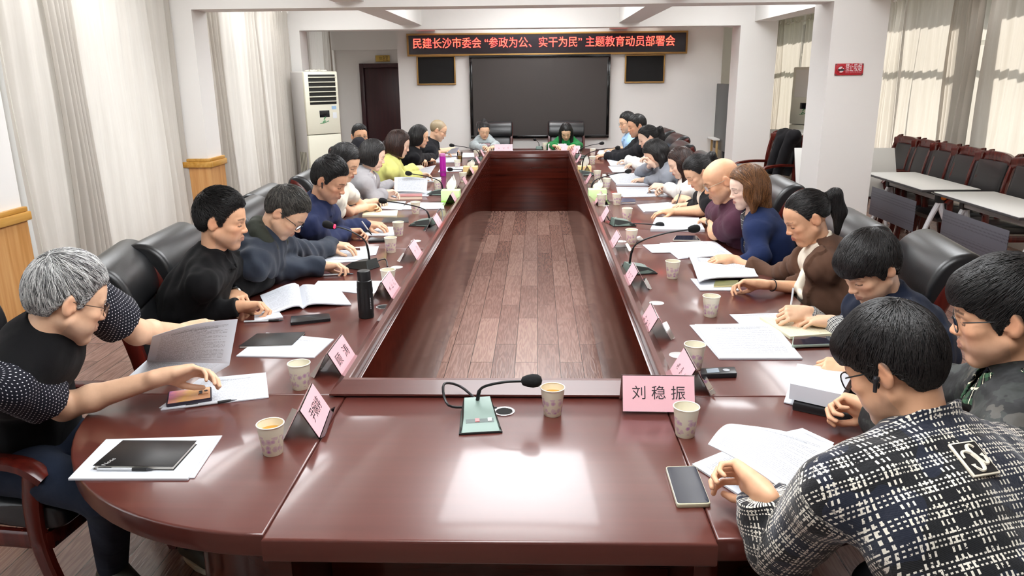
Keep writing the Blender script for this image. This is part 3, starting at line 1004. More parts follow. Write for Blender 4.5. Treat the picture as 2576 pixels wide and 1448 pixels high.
    for wkey in ('watch', 'bracelet'):
        if c.get(wkey):
            sh, el, wr, d0, a, sg = arms[c[wkey]]
            u = unit(wr - el); ctr = el + (wr - el)*(.97 if wkey == 'watch' else .8); e1 = unit(np.cross(u, Z)); e2 = np.cross(e1, u)
            rr = .033*ra if wkey == 'watch' else .0335*ra
            ring = [ctr + (e1*math.cos(t)*1.12 + e2*math.sin(t))*rr - O for t in np.linspace(0, 2*math.pi, 24, endpoint=False)]
            b = MB(); b.add(*tube(ring, .006 if wkey == 'watch' else .0028, 6, True))
            wo = b.obj(wkey, plain('watch steel', 'b9b7b0', .25, .9) if wkey == 'watch' else plain('black band', '111111', .6), root)
            if wkey == 'watch':
                Mw = np.stack([u, np.cross(e2, u), e2], 1)
                wv, wf = lathe([(.016, 0), (.019, .002), (.019, .007), (.016, .0095), (.001, .0095)], 24)
                mesh('watch_dial', np.asarray(wv) @ Mw.T + ctr + e2*rr - O, wf, plain('watch dial', '1c2226', .2), wo)
    return root, dict(S=S, hip=hip, MT=MT, arms=arms, O=O, H=H, Rh=Rh, hs=hs, N0=N0, nv=nv)
# ------------------------------------------------------------------ the room
WALL = plain('white painted plaster', 'edebe8', .85, bump=(180.0, .03, .004))
CEILM = plain('white ceiling paint', 'eceae6', .9)
OAK = wood('yellow oak panelling', 'b07a3c', 'c8935a', 'd8aa72', 'z', 1.0, .4)
OAKM = wood('oak moulding', 'a8741f', 'bd8c3e', 'cfa25a', 'y', 1.0, .35)
def floor_mat():
    t = NT('wood plank floor')
    oc = t.coord()
    rot = t.mapping(oc, (1, 1, 1), (0, 0, 0), (0, 0, math.pi/2))
    br = t.n('ShaderNodeTexBrick', Vector=rot, _offset=.37)
    for k, v in (('Scale', 1.0), ('Mortar Size', .0022), ('Mortar Smooth', .2), ('Bias', 0.0), ('Brick Width', .92), ('Row Height', .143)):
        br.inputs[k].default_value = v
    br.inputs['Color1'].default_value = (0, 0, 0, 1); br.inputs['Color2'].default_value = (1, 1, 1, 1); br.inputs['Mortar'].default_value = (.5, .5, .5, 1)
    sh = t.n('ShaderNodeVectorMath', _operation='MULTIPLY_ADD', i0=br.outputs['Color'], i1=(3.0, 7.0, 0), i2=oc)
    v = t.mapping(sh.outputs[0], (22, 1.7, 1))
    nz = t.noise(v, 1.0, 3.0, .5)
    wv = t.math('SINE', t.math('MULTIPLY', nz, 46.0))
    f = t.math('ADD', t.math('MULTIPLY', wv, .18), t.math('MULTIPLY', br.outputs['Color'], .55))
    col = t.ramp(t.math('ADD', f, .25), [(0.05, lin('6a4d45')), (0.5, lin('8a6a5f')), (1.0, lin('a58578'))])
    col = t.mix(br.outputs['Fac'], col, lin('35241f'))
    t.bump(t.math('SUBTRACT', t.math('MULTIPLY', wv, .2), br.outputs['Fac']), .25, .003)
    return t.fin(col, .24, spec=.5)
FLOOR = floor_mat()
def struct(name, VF, mat, parent=None, **kw):
    o = mesh(name, VF[0], VF[1], mat, parent, **kw)
    if parent is None: o['kind'] = 'structure'
    return o
def boxes(*bs, r=0.0):
    b = MB()
    for lo, hi in bs: b.add(*rbox(lo, hi, r))
    return b.V, b.F
XL, XR = -3.78, 4.9
struct('floor', rbox((XL-.2, -3.0, -.12), (XR+.2, 16.4, 0), 0), FLOOR)
struct('ceiling', rbox((XL-.2, -3.0, 3.0), (XR+.2, 16.4, 3.12), 0), CEILM)
def side_wall(name, x0, x1, opens, z0, z1, ya=-3.0, yb=16.4):
    bs = []; y = ya
    for a, b in opens:
        bs.append(((x0, y, 0), (x1, a, 3.0)))
        bs.append(((x0, a, 0), (x1, b, z0))); bs.append(((x0, a, z1), (x1, b, 3.0)))
        y = b
    bs.append(((x0, y, 0), (x1, yb, 3.0)))
    return struct(name, boxes(*bs), WALL)
XCL = -3.42            # curtain plane, left
def yl(px, py=300, x=XCL): return atx(px, py, x)[1]
LW = [(yl(55), yl(158)), (yl(205), yl(425)), (yl(578), yl(700)), (yl(786), yl(860))]
LW = [(-1.2, 1.6)] + LW
side_wall('wall_left', XL-.15, XL, LW, .35, 2.62, yb=13.45)
XCR = 4.55
def yr(px, py=300, x=XCR): return atx(px, py, x)[1]
RW = [(2.0, 4.4), (5.6, 8.2), (8.75, 10.9), (12.6, 15.6)]
side_wall('wall_right', XR, XR+.15, RW, .72, 2.66)
glass = glass_mat('window glass', (1, 1, 1), .95)
FRM = plain('white window frame', 'e8e8e4', .4)
wn_i = 0
for sd, ops, z0, z1 in (('l', LW, .35, 2.62), ('r', RW, .72, 2.66)):
    xx = XL - .10 if sd == 'l' else XR + .10
    for a, b in ops:
        wn_i += 1
        fr = MB(); t = .05
        ym = (a + b) / 2
        for lo, hi in (((a, z0), (b, z0+t)), ((a, z1-t), (b, z1)), ((a, z0), (a+t, z1)), ((b-t, z0), (b, z1)), ((ym-t/2, z0), (ym+t/2, z1)), ((a, z1-.62), (b, z1-.62+t))):
            fr.add(*rbox((xx-.025, lo[0], lo[1]), (xx+.025, hi[0], hi[1]), .004))
        w = fr.obj('window_%d' % wn_i, FRM); w['kind'] = 'structure'
        mesh('pane', [(xx, a+t, z0+t), (xx, b-t, z0+t), (xx, b-t, z1-t), (xx, a+t, z1-t)], [(0, 1, 2, 3)], glass, w)
        la = bpy.data.lights.new('daylight', 'AREA'); la.shape = 'RECTANGLE'; la.size = b - a; la.size_y = z1 - z0
        lo_ = bpy.data.objects.new('daylight', la); COL.objects.link(lo_)
        lo_.location = (xx + (-.12 if sd == 'l' else .12), ym, (z0+z1)/2)
        lo_.rotation_euler = (0, R_(-90 if sd == 'l' else 90), 0)
        la.cycles.is_portal = True
        la.size, la.size_y = z1 - z0, b - a
# columns, beams, front partition
Y1, Y2 = 7.4, 11.0
struct('trim_1', boxes(((XL, 1.9, 0), (-3.2, 4.62, 3.0))), WALL)
struct('trim_2', boxes(((XL, Y1, 0), (-3.19, Y1+.33, 3.0))), WALL)
struct('trim_3', boxes(((XL, Y2, 0), (-3.27, Y2+.33, 3.0))), WALL)
struct('trim_4', boxes(((2.66, Y1, 0), (3.16, Y1+.5, 3.0))), WALL)
struct('trim_5', boxes(((2.74, Y2, 0), (3.24, Y2+.45, 3.0))), WALL)
for i, y in enumerate((-.2, Y1, Y2)):
    struct('trim_%d' % (6+i), boxes(((-3.19 if i < 2 else -3.27, y, 2.375), (2.66 if i < 2 else 2.74, y+.33, 3.0))), WALL)
for i, (a, b) in enumerate(((-1.86, -1.58), (1.10, 1.38))):
    struct('trim_%d' % (10+i), boxes(((a, -3.0, 2.425), (b, 12.5, 3.0))), WALL)
struct('trim_12', boxes(((2.92, 5.0, 2.425), (3.2, 12.5, 3.0))), WALL)
YF = 12.5
struct('wall_front', boxes(((-2.19, YF, 0), (2.86, YF+.25, 3.0))), WALL)
struct('wall_back', boxes(((XL, 13.35, 0), (-2.19, 13.5, 3.0)), ((-2.19, YF+.25, 0), (-2.05, 13.5, 3.0))), WALL)
struct('wall_far', boxes(((2.7, 16.2, 0), (XR, 16.4, 3.0)), ((2.7, YF+.25, 0), (2.86, 16.2, 3.0))), WALL)
struct('wall_rear', boxes(((XL-.2, -3.2, 0), (XR+.2, -3.0, 3.0))), WALL)
struct('trim_13', boxes(((XL, 13.25, 2.18), (-2.19, 13.35, 3.0))), WALL)
def wains(name, x, y0, y1, face=False):
    w = struct(name, boxes(((x, y0, 0), (x+.022, y1, .93))), OAK)
    b = MB(); b.add(*rbox((x-.001, y0-.02, .93), (x+.045, y1+.02, .985), .008)); b.add(*rbox((x-.001, y0-.01, .985), (x+.032, y1+.01, 1.015), .006))
    b.obj('moulding', OAKM, w)
    if face:
        mesh('front_panel', *rbox((XL+.2, y0-.022, 0), (x+.022, y0, .93), 0), OAK, w)
        b = MB(); b.add(*rbox((XL+.2, y0-.045, .93), (x+.045, y0, .985), .008)); b.add(*rbox((XL+.2, y0-.032, .985), (x+.032, y0, 1.015), .006))
        b.obj('moulding', OAKM, w)
    return w
wains('trim_14', -3.2, 1.9, 4.62)
wains('trim_15', -3.19, Y1, Y1+.33, True)
# ------------------------------------------------------------------ ceiling lights
LEDM = emit('led diffuser', 'fbfdff', LED_STRENGTH)
UPM = emit('led uplight', 'fbfdff', LED_STRENGTH*1.6)  # added upward glow that brightens the ceiling and its reflection in the table
FRW = plain('light frame', 'f2f2f0', .4)
def ceiling_panel(x0, x1, y0, y1, lab):
    t = thing('ceiling_light', lab, 'light', ((x0+x1)/2, (y0+y1)/2, 2.80))
    dx, dy = (x1-x0)/2, (y1-y0)/2
    b = MB()
    for lo, hi in (((-dx-.03, -dy-.03), (dx+.03, -dy)), ((-dx-.03, dy), (dx+.03, dy+.03)), ((-dx-.03, -dy), (-dx, dy)), ((dx, -dy), (dx+.03, dy))):
        b.add(*rbox((lo[0], lo[1], 0), (hi[0], hi[1], .06), .004))
    b.obj('frame', FRW, t)
    mesh('diffuser', *rbox((-dx, -dy, .02), (dx, dy, .04), 0), LEDM, t)
    mesh('added_uplight', *rbox((-dx*.96, -dy*.96, .045), (dx*.96, dy*.96, .058), 0), UPM, t)  # unseen glowing sheet added on top to lighten the ceiling, no real lamp part
    for sx in (-1, 1):
        for sy in (-1, 1): mesh('wire', *tube([(sx*dx*.9, sy*dy*.9, .05), (sx*dx*.9, sy*dy*.9, .2)], .002, 5), FRW, t)
ceiling_panel(-.72, .58, 3.9, 6.1, 'big square ceiling light panel above the middle of the room, nearest the first beam')
ceiling_panel(-.62, .52, 8.4, 10.2, 'big square ceiling light panel over the far half of the table')
ceiling_panel(-.62, .52, .6, 2.6, 'big square ceiling light panel over the near end of the table')
ceiling_panel(-2.9, -2.3, 4.6, 6.4, 'long ceiling light panel on the curtain side, near bay')
ceiling_panel(-2.9, -2.3, 8.4, 10.2, 'long ceiling light panel on the curtain side, far bay')
ceiling_panel(2.0, 2.6, 4.6, 6.4, 'long ceiling light panel on the chair row side, near bay')
ceiling_panel(2.0, 2.6, 8.4, 10.2, 'long ceiling light panel on the chair row side, far bay')
ceiling_panel(-.62, .52, 11.5, 12.1, 'small ceiling light panel in front of the dark screen')
def downlight(x, y, lab):
    t = thing('downlight', lab, 'light', (x, y, 2.96), 0, 'ceiling downlights')
    mesh('rim', *lathe([(.055, .04), (.062, .02), (.062, .0), (.05, .0), (.046, .01), (.055, .04)], 20, caps=False), FRW, t)
    mesh('bulb', *lathe([(.044, .012), (.044, .014), (.001, .014)], 16), emit('downlight bulb', 'fff6ea', 30.0), t)
    l = bpy.data.lights.new('beam', 'SPOT'); l.energy = LED_POWER; l.spot_size = R_(75); l.spot_blend = .6; l.shadow_soft_size = .05; l.color = (1, .97, .93)
    o = bpy.data.objects.new('beam', l); COL.objects.link(o); o.parent = t; o.location = (0, 0, -.02)
for x, y, lab in ((-1.42, 9.4, 'downlight beside the left ceiling beam, far bay'), (.95, 9.4, 'downlight beside the right ceiling beam, far bay'),
                  (-3.3, 6.1, 'downlight close to the nearest left curtain'), (-3.3, 9.0, 'downlight close to the second left curtain'), (-3.3, 10.2, 'downlight near the tall air conditioner'),
                  (2.75, 9.2, 'downlight beside the beam between the right columns'), (4.25, 10.3, 'downlight above the far end of the chair row'), (4.25, 8.2, 'downlight above the middle of the chair row'),
                  (-1.6, 12.2, 'downlight before the left end of the red banner'), (0, 12.2, 'downlight before the middle of the red banner'), (1.7, 12.2, 'downlight before the right end of the red banner'), (2.6, 12.0, 'downlight beside the far right column')):
    downlight(x, y, lab)
# ------------------------------------------------------------------ curtains
def curtain_mat():
    t = NT('beige curtain cloth')
    oc = t.coord()
    nz = t.noise(t.mapping(oc, (60, 60, 3)), 1.0, 3.0)
    c = t.mix(nz, lin('cbc6be'), lin('dad6d0'))
    d = t.n('ShaderNodeBsdfDiffuse', Color=c, Roughness=.5)
    tr = t.n('ShaderNodeBsdfTranslucent', Color=t.mix(nz, lin('e2dacf'), lin('eee8e0')))
    mx = t.n('ShaderNodeMixShader', i0=.30)
    t.t.links.new(d.outputs[0], mx.inputs[1]); t.t.links.new(tr.outputs[0], mx.inputs[2]); t.t.links.new(mx.outputs[0], t.out.inputs[0])
    return t.m
CURT = curtain_mat()
RING = plain('white curtain ring', 'f4f2ee', .35)
def curtain(x, ivs, z0, z1, lab, flip=1, seed=0, rings=(), spread=None):
    """ivs: stretches (y0, y1, fold period, fold depth)"""
    rg = random.Random(seed)
    ys = []; dx = []; ph = rg.random()*6
    for (a, b, per, amp) in ivs:
        n = max(4, int((b-a)/per*12))
        for i in range(n):
            ys.append(a + (b-a)*i/n); ph += 2*math.pi*(b-a)/n/per*(1 + .35*math.sin(ph*.37))
            dx.append(amp*math.sin(ph) + amp*.35*math.sin(ph*.53 + 1))
    nz = 26; V = []; F = []
    ym = sum(ys)/len(ys)
    for j in range(nz):
        tz = j/(nz-1); z = z0 + (z1-z0)*tz
        am = .55 + .45*(1-tz) + (.35 if tz > .93 else 0)
        for i, y in enumerate(ys):
            sw = .02*math.sin(3*tz + y*4 + seed) * (1-tz)
            yy = y + sw
            if spread: yy = spread(y, tz) + sw
            V.append((x + flip*(dx[i]*am + .012*math.sin(y*9 + 5*tz)), yy, z))
    n = len(ys)
    for j in range(nz-1):
        for i in range(n-1):
            F.append((j*n+i, j*n+i+1, (j+1)*n+i+1, (j+1)*n+i))
    o = mesh('curtain', np.array(V) - (x, ym, z0), F, CURT, None, sharp=None, loc=(x, ym, z0))
    tag(o, lab, 'curtain', 'grey beige curtains')
    for k, y in enumerate(rings):
        P = [(.05*math.cos(a)*0 , y-ym + .026*math.cos(a), z1 - z0 - .045 + .026*math.sin(a)) for a in np.linspace(0, 2*math.pi, 14, endpoint=False)]
        P = [(flip*.045 + .004*k*0, p[1], p[2]) for p in P]
        mesh('curtain_ring', *tube(P, .008, 6, True), RING, o)
    return o
Y = lambda *p: [yl(q) for q in p]
a = Y(30, 95, 150, 172, 196)
curtain(XCL, [(a[0], a[1], .13, .03), (a[1], a[2]+.12, .16, .02)], .03, 2.72, 'curtain half beside the oak panelled wall at the left edge of the photo', 1, 1)
curtain(XCL+.05, [(a[2]-.05, a[3], .040, .045), (a[3], a[4]+.06, .05, .05)], .03, 2.72, 'dark bunched curtain folds between the two light halves behind the grey haired man', 1, 2)
a = Y(180, 300, 395, 440, 503)
curtain(XCL, [(a[0], a[1], .15, .02), (a[1], a[2], .17, .025), (a[2], a[3], .14, .03), (a[3], a[4], .065, .05)], .03, 2.72, 'wide curtain half that ends at the first left column, behind the man in black', 1, 3)
a = Y(520, 548, 575, 640, 662)
curtain(XCL, [(a[0]+.2, a[2], .055, .05), (a[2], a[3], .15, .02), (a[3], a[4]+.12, .06, .04)], .03, 2.66, 'curtain half just beyond the first left column, dark gathered near edge', 1, 4, rings=())
a = Y(658, 700, 722, 748)
curtain(XCL, [(a[0], a[1], .15, .025), (a[1], a[2], .07, .045), (a[2], a[3], .11, .03)], .03, 2.66, 'curtain half in front of which the tall air conditioner stands', 1, 5, rings=(a[1]-.1, a[1]+.05, a[2], a[2]+.25))
a = Y(768, 792, 826, 842)
curtain(XCL, [(a[0], a[1], .06, .045), (a[1], a[2], .14, .02), (a[2], a[3], .06, .04)], .03, 2.66, 'curtain half right behind the air conditioner', 1, 6)
a = Y(838, 862, 893)
curtain(XCL, [(a[0], a[1], .14, .03), (a[1], min(a[2], 13.2), .07, .05)], .03, 2.66, 'curtain half beside the recess of the dark red door', 1, 7)
# right side
def rod(x, y0, y1, z, lab):
    t = thing('curtain_rod', lab, 'curtain rod', (x, (y0+y1)/2, z))
    L = (y1-y0)/2
    mesh('pole', *tube([(0, -L, 0), (0, L, 0)], .014, 10), RING, t)
    for s_ in (-1, 1): mesh('finial', *xf(lathe([(.004, -.03), (.024, -.02), (.028, 0), (.024, .02), (.004, .03)], 14), np.array([[1,0,0],[0,0,1],[0,-1,0]]), (0, s_*L, 0)), RING, t)
rod(XCR, 4.6, 10.98, 2.62, 'white curtain rod above the row of chairs')
rod(XCR, 11.8, 15.9, 2.60, 'white curtain rod over the far right window')
b0, b1, b2, b3 = [yr(p) for p in (2420, 2383, 2262, 2200)]
bb = sorted([yr(2215, 250), yr(2250, 250)])
curtain(XCR, [(bb[0]+.02, bb[1], .09, .035), (bb[1], 10.95, .16, .02)], .62, 2.70, 'narrow curtain strip next to the column with the red sign', -1, 11, rings=(10.6,))
y_a, y_b = yr(2400, 150), yr(2268, 150)
curtain(XCR, [(y_a, y_a+.5, .16, .02), (y_a+.5, y_b-.3, .17, .022), (y_b-.3, y_b-.02, .12, .025)], .58, 2.70, 'wide lit curtain half right of the window gap near the red sign', -1, 12, rings=(y_b-.12, y_b-.4, y_b-.6))
y_c, y_d = yr(2465, 150), yr(2400, 150)
curtain(XCR-.05, [(y_c, y_c+(y_d-y_c)*.45, .07, .05), (y_c+(y_d-y_c)*.55, y_d+.06, .06, .045)], .58, 2.70, 'grey bunched curtain folds above the chair row', -1, 13)
y_e = yr(2470, 150)
curtain(XCR, [(5.0, 6.3, .16, .022), (6.3, y_e, .17, .02)], .58, 2.70, 'brightly lit curtain half at the right edge of the photo', -1, 14)
y_f, y_g, y_h = yr(2052, 150), yr(2012, 150), yr(1950, 150)
curtain(XCR, [(12.3, y_f, .13, .025), (y_f, y_g-.15, .14, .03)], .6, 2.68, 'curtain half behind the far air conditioner, between the two right columns', -1, 15, rings=(y_f+.3, y_f+.1))
curtain(XCR, [(y_g+.02, y_h-.5, .17, .03), (y_h-.5, y_h+.1, .07, .05)], .6, 2.68, 'curtain half that ends at the far right column', -1, 16, rings=(y_g+.2, y_g+.5, y_g+.8, y_g+1.1))
# ------------------------------------------------------------------ trees seen through the curtain gaps
tm = plain('green tree leaves', '9fb23c', .7, vary=.5, bump=(6.0, .3))
for (x, y, r, lab) in ((9.5, 19.0, 1.7, 'sunlit green tree outside the far right window'), (11.5, 24.5, 2.2, 'green tree farthest away outside the right windows'), (9.0, 14.2, 1.5, 'green tree outside the window near the red sign')):
    t = thing('tree', lab, 'tree', (x, y, 0))
    mesh('trunk', *tube(spline([(0, 0, 0), (.05, 0, 1), (0, .05, 2)], 6), .12, 8), plain('tree bark', '5a4632', .9), t)
    rg = np.random.default_rng(int(y*10)); b = MB()
    for k in range(900):
        d = unit(rg.normal(0, 1, 3)); p = d*r*rg.uniform(.5, 1)*np.array((1, 1, .8)) + (0, 0, 2.0); e1 = unit(rg.normal(0, 1, 3)); e2 = unit(np.cross(e1, d))
        q = .13
        b.add([p-e1*q, p-e2*q*.5, p+e1*q, p+e2*q*.5], [(0, 1, 2, 3)])
    b.obj('foliage', tm, t)
struct('ground', rbox((XR+.3, 0, -.6), (16, 30, -.5), 0), plain('outside ground', '9aa088', .9))
# ------------------------------------------------------------------ conference table
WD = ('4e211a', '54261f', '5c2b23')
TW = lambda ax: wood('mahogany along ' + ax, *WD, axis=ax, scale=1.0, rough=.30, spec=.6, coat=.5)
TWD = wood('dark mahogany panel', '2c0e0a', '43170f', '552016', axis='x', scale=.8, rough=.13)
tb = thing('conference_table', 'long hollow dark red mahogany conference table with rounded corners', 'table', (-.1, 6.3, 0))
OT = np.array((-.1, 6.3, 0))
TX0, TX1, TY0, TY1 = -1.45, 1.22, 1.53, 11.05      # outer
GX0, GX1, GY0, GY1 = -.632, .412, 2.39, 10.2      # opening inside the rail
RC = .81
def T(VF): return xf(VF, None, -OT)
def top(poly, ax, name='tabletop'): return mesh(name, *T(slab(poly, .688, TZ, .007, 3)), TW(ax), tb)
xa, xb = TX0 + .81, TX1 - .81; ya, yb = TY0 + RC + .02, TY1 - RC - .02
g = .0008
def arc(cx, cy, a0, a1, n=22, r=RC): return [(cx + r*math.cos(R_(a0 + (a1-a0)*i/n)), cy + r*math.sin(R_(a0 + (a1-a0)*i/n))) for i in range(n+1)]
top([(xa+g, TY0), (xb-g, TY0), (xb-g, ya-g), (xa+g, ya-g)], 'x')
top([(xa+g, yb+g), (xb-g, yb+g), (xb-g, TY1), (xa+g, TY1)], 'x')
top([(xa-g, ya-g)] + arc(xa, ya, 180, 270)[:] , 'x')
top([(xb+g, ya-g)] + arc(xb, ya, 270, 360), 'x')
top([(xa-g, yb+g)] + arc(xa, yb, 90, 180), 'x')
top([(xb+g, yb+g)] + arc(xb, yb, 0, 90), 'x')
ycuts = [ya, 4.6, 6.4, 8.3, yb]
for i in range(4):
    top([(TX0, ycuts[i]+g), (GX0, ycuts[i]+g), (GX0, ycuts[i+1]-g), (TX0, ycuts[i+1]-g)], 'y')
    top([(GX1, ycuts[i]+g), (TX1, ycuts[i]+g), (TX1, ycuts[i+1]-g), (GX1, ycuts[i+1]-g)], 'y')
# raised sloping rail round the opening
RH = .80
def ringpt(o, z): return [(GX0-o, GY0-o, z), (GX1+o, GY0-o, z), (GX1+o, GY1+o, z), (GX0-o, GY1+o, z)]
prof = [(0, .70), (0, RH-.003), (.003, RH), (.020, RH), (.023, RH-.003), (.058, .764), (.058, .758), (.044, .757), (.044, .745), (.044, .70)]
for k in range(4):
    b = MB(); V = []; F = []
    for (o_, z_) in prof:
        c4 = ringpt(o_, z_); V += [c4[k], c4[(k+1) % 4]]
    n_ = len(prof)
    for i in range(n_-1): F.append((2*i, 2*i+2, 2*i+3, 2*i+1))
    F.append((2*n_-2, 0, 1, 2*n_-1))
    F.append(tuple(range(0, 2*n_, 2))[::-1]); F.append(tuple(range(1, 2*n_, 2)))
    mesh('rail', *T((V, F)), TW('x' if k % 2 == 0 else 'y'), tb, sharp=20)
for lo, hi in (((GX0, GY0, .0), (GX1, GY0+.018, .76)), ((GX0, GY1-.018, .0), (GX1, GY1, .76)), ((GX0-.002, GY0, .0), (GX0+.016, GY1, .76)), ((GX1-.016, GY0, .0), (GX1+.002, GY1, .76))):
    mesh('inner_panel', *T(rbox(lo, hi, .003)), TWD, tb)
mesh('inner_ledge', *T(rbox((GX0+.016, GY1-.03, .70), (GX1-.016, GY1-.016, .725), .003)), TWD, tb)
# aprons and pedestals under the top
for lo, hi in (((xa-.02, TY0+.42, 0), (xb+.02, TY0+.46, .688)), ((TX0+.5, ya, 0), (TX0+.54, yb, .688)), ((TX1-.54, ya, 0), (TX1-.5, yb, .688)), ((xa-.02, TY1-.46, 0), (xb+.02, TY1-.42, .688))):
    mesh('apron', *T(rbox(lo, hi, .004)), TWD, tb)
for x in (xa, xb):
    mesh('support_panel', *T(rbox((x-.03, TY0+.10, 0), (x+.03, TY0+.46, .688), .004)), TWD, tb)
for sx in (-1, 1):
    cx = xa if sx < 0 else xb
    P = [(cx + .50*math.cos(R_(t))*1.0, ya + .50*math.sin(R_(t)), 0) for t in (np.linspace(180, 270, 12) if sx < 0 else np.linspace(270, 360, 12))]
    b = MB(); b.add(*slab([(p[0], p[1]) for p in P] + [(cx + (q[0]-cx)*.92, ya + (q[1]-ya)*.92) for q in P[::-1]], 0, .688, 0))
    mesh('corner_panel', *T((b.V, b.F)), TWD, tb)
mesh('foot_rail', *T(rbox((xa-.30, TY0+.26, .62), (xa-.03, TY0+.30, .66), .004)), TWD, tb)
# cable holes
GR = plain('white cable grommet', 'c4c4c2', .3, .2)
def grommet(px, py, lab, openh=False):
    p = atz(px, py, TZ)
    t = thing('cable_grommet', lab, 'cable grommet', p)
    if openh:
        mesh('ring', *lathe([(.026, .0), (.034, .0), (.034, .003), (.031, .0035), (.026, .002), (.026, 0)], 28, caps=False), plain('chrome ring', 'c9c9c9', .2, .8), t)
        mesh('hole', *lathe([(.026, .0005), (.001, .0006)], 24), plain('black hole', '060606', .9), t)
    else:
        mesh('cap', *lathe([(.034, .0), (.034, .0012), (.031, .0022), (.001, .0024)], 28), GR, t)
grommet(1268, 1035, 'open chrome ringed cable hole beside the nearest microphone', True)
grommet(1652, 762, 'white cable cap by the second right name plate from the near end')
grommet(1706, 893, 'white cable cap half hidden by a pink plate near the black recorder')
grommet(998, 672, 'white cable cap beyond the black thermos')
grommet(1046, 606, 'white cable cap between the third and fourth left name plates')
grommet(965, 772, 'chrome cable cap at the foot of the black thermos', True)
grommet(1562, 607, 'white cable cap beside the crumpled tissue on the right')
grommet(1522, 517, 'white cable cap by the green tissue box on the right')
# ------------------------------------------------------------------ leather armchairs
def pad(P, w, h, up=(1, 0, 0), n=20, pw=3.6):
    P = np.asarray(P, float); Tn, S, N = frames(P, up)
    w = np.broadcast_to(np.asarray(w, float), (len(P),)); h = np.broadcast_to(np.asarray(h, float), (len(P),))
    V = []; F = []
    for i in range(len(P)):
        for k in range(n):
            a_ = 2*math.pi*k/n; ca, sa = math.cos(a_), math.sin(a_)
            V.append(P[i] + S[i]*abs(ca)**(2/pw/1.6)*math.copysign(.5, ca)*w[i] + N[i]*abs(sa)**(2/pw)*math.copysign(.5, sa)*h[i])
    for i in range(len(P)-1):
        for k in range(n):
            q = (k+1) % n
            F.append((i*n+k, i*n+q, (i+1)*n+q, (i+1)*n+k))
    F.append(tuple(range(n))[::-1]); F.append(tuple((len(P)-1)*n + k for k in range(n)))
    return V, F
LEA = plain('black leather', '1b1c1e', .34, bump=(160.0, .10, .003), spec=.55)
CWD = wood('reddish chair wood', '3a0f0a', '501812', '66231a', axis='z', scale=1.0, rough=.2)
def loft(prof, hw, edge=.035, n=40, m_=11):
    """a cushion: a closed outline in x, z carried across the width (y) and rounded off at both ends"""
    P = spline(list(prof) + [prof[0]], n + 1)[:-1]; c = P.mean(0)
    V = []; F = []
    ks = [0, .25, .5, .75, 1]
    rows = [(-hw + edge*(1-math.cos(k*math.pi/2)), k) for k in ks] + [(hw - edge*(1-math.cos(k*math.pi/2)), k) for k in ks[::-1]]
    for y, k in rows:
        ins = edge*(1 - math.sin(k*math.pi/2))*.8
        d = P - c; L = np.linalg.norm(d, axis=1)[:, None]
        Q = c + d*np.maximum(1 - ins/np.maximum(L, .02), .2)
        for x, z in Q: V.append((x, y, z))
    for i in range(len(rows)-1):
        for k in range(n):
            q = (k+1) % n
            F.append((i*n+k, (i+1)*n+k, (i+1)*n+q, i*n+q))
    F.append(tuple(range(n))); F.append(tuple((len(rows)-1)*n + k for k in range(n))[::-1])
    return V, F
def make_chair(lab):
    t = thing('leather_armchair', lab, 'chair', (0, 0, 0), 0, 'leather chairs round the conference table')
    mesh('seat', *loft([(-.24, .40), (-.25, .46), (-.1, .49), (.1, .495), (.24, .485), (.275, .45), (.25, .405), (0, .395)], .255), LEA, t)
    mesh('backrest', *loft([(-.245, .47), (-.205, .50), (-.205, .62), (-.232, .75), (-.265, .835), (-.30, .85), (-.33, .83), (-.31, .72), (-.285, .58), (-.28, .48)], .245), LEA, t)
    mesh('headrest', *loft([(-.315, .845), (-.262, .862), (-.255, .93), (-.285, 1.005), (-.335, 1.055), (-.40, 1.075), (-.45, 1.055), (-.468, 1.01), (-.45, .975), (-.405, .965), (-.37, .92), (-.345, .87)], .275, .03), LEA, t)
    for s_ in (-1, 1):
        y = s_*.262
        up = spline([(-.34, y, 0), (-.28, y, .22), (-.245, y, .44), (-.258, y, .62), (-.295, y, .80), (-.345, y, .93), (-.40, y, 1.0), (-.445, y, 1.02)], 24)
        mesh('side_frame', *bar(up, .040, np.linspace(.05, .066, 24), (1, 0, 0)), CWD, t)
        arm = spline([(-.265, y, .625), (-.12, y*1.06, .645), (.08, y*1.1, .655), (.2, y*1.08, .645), (.265, y*1.05, .60)], 14)
        mesh('armrest', *bar(arm, np.linspace(.05, .07, 14), np.linspace(.04, .032, 14)), CWD, t)
        leg = spline([(.23, y*1.05, .63), (.19, y, .48), (.20, y, .3), (.29, y, .0)], 14)
        mesh('leg', *bar(leg, .036, np.linspace(.06, .045, 14), (1, 0, 0)), CWD, t)
        mesh('seat_rail', *bar([(-.25, y*.96, .365), (.22, y*.96, .365)], .03, .06), CWD, t)
    mesh('front_rail', *bar([(.215, -.25, .365), (.215, .25, .365)], .03, .06), CWD, t)
    mesh('rear_rail', *bar([(-.25, -.25, .365), (-.25, .25, .365)], .03, .06), CWD, t)
    remember(t)
    return t
chair0 = make_chair('leather chair')
_cu = [0]
def chair(x, y, rz, lab, group='leather chairs round the conference table'):
    if not _cu[0]:
        _cu[0] = 1; chair0.location = (x, y, 0); chair0.rotation_euler = (0, 0, R_(rz)); chair0['label'] = lab; chair0['group'] = group
        return chair0
    return dup(chair0, (x, y, 0), R_(rz), lab, group)
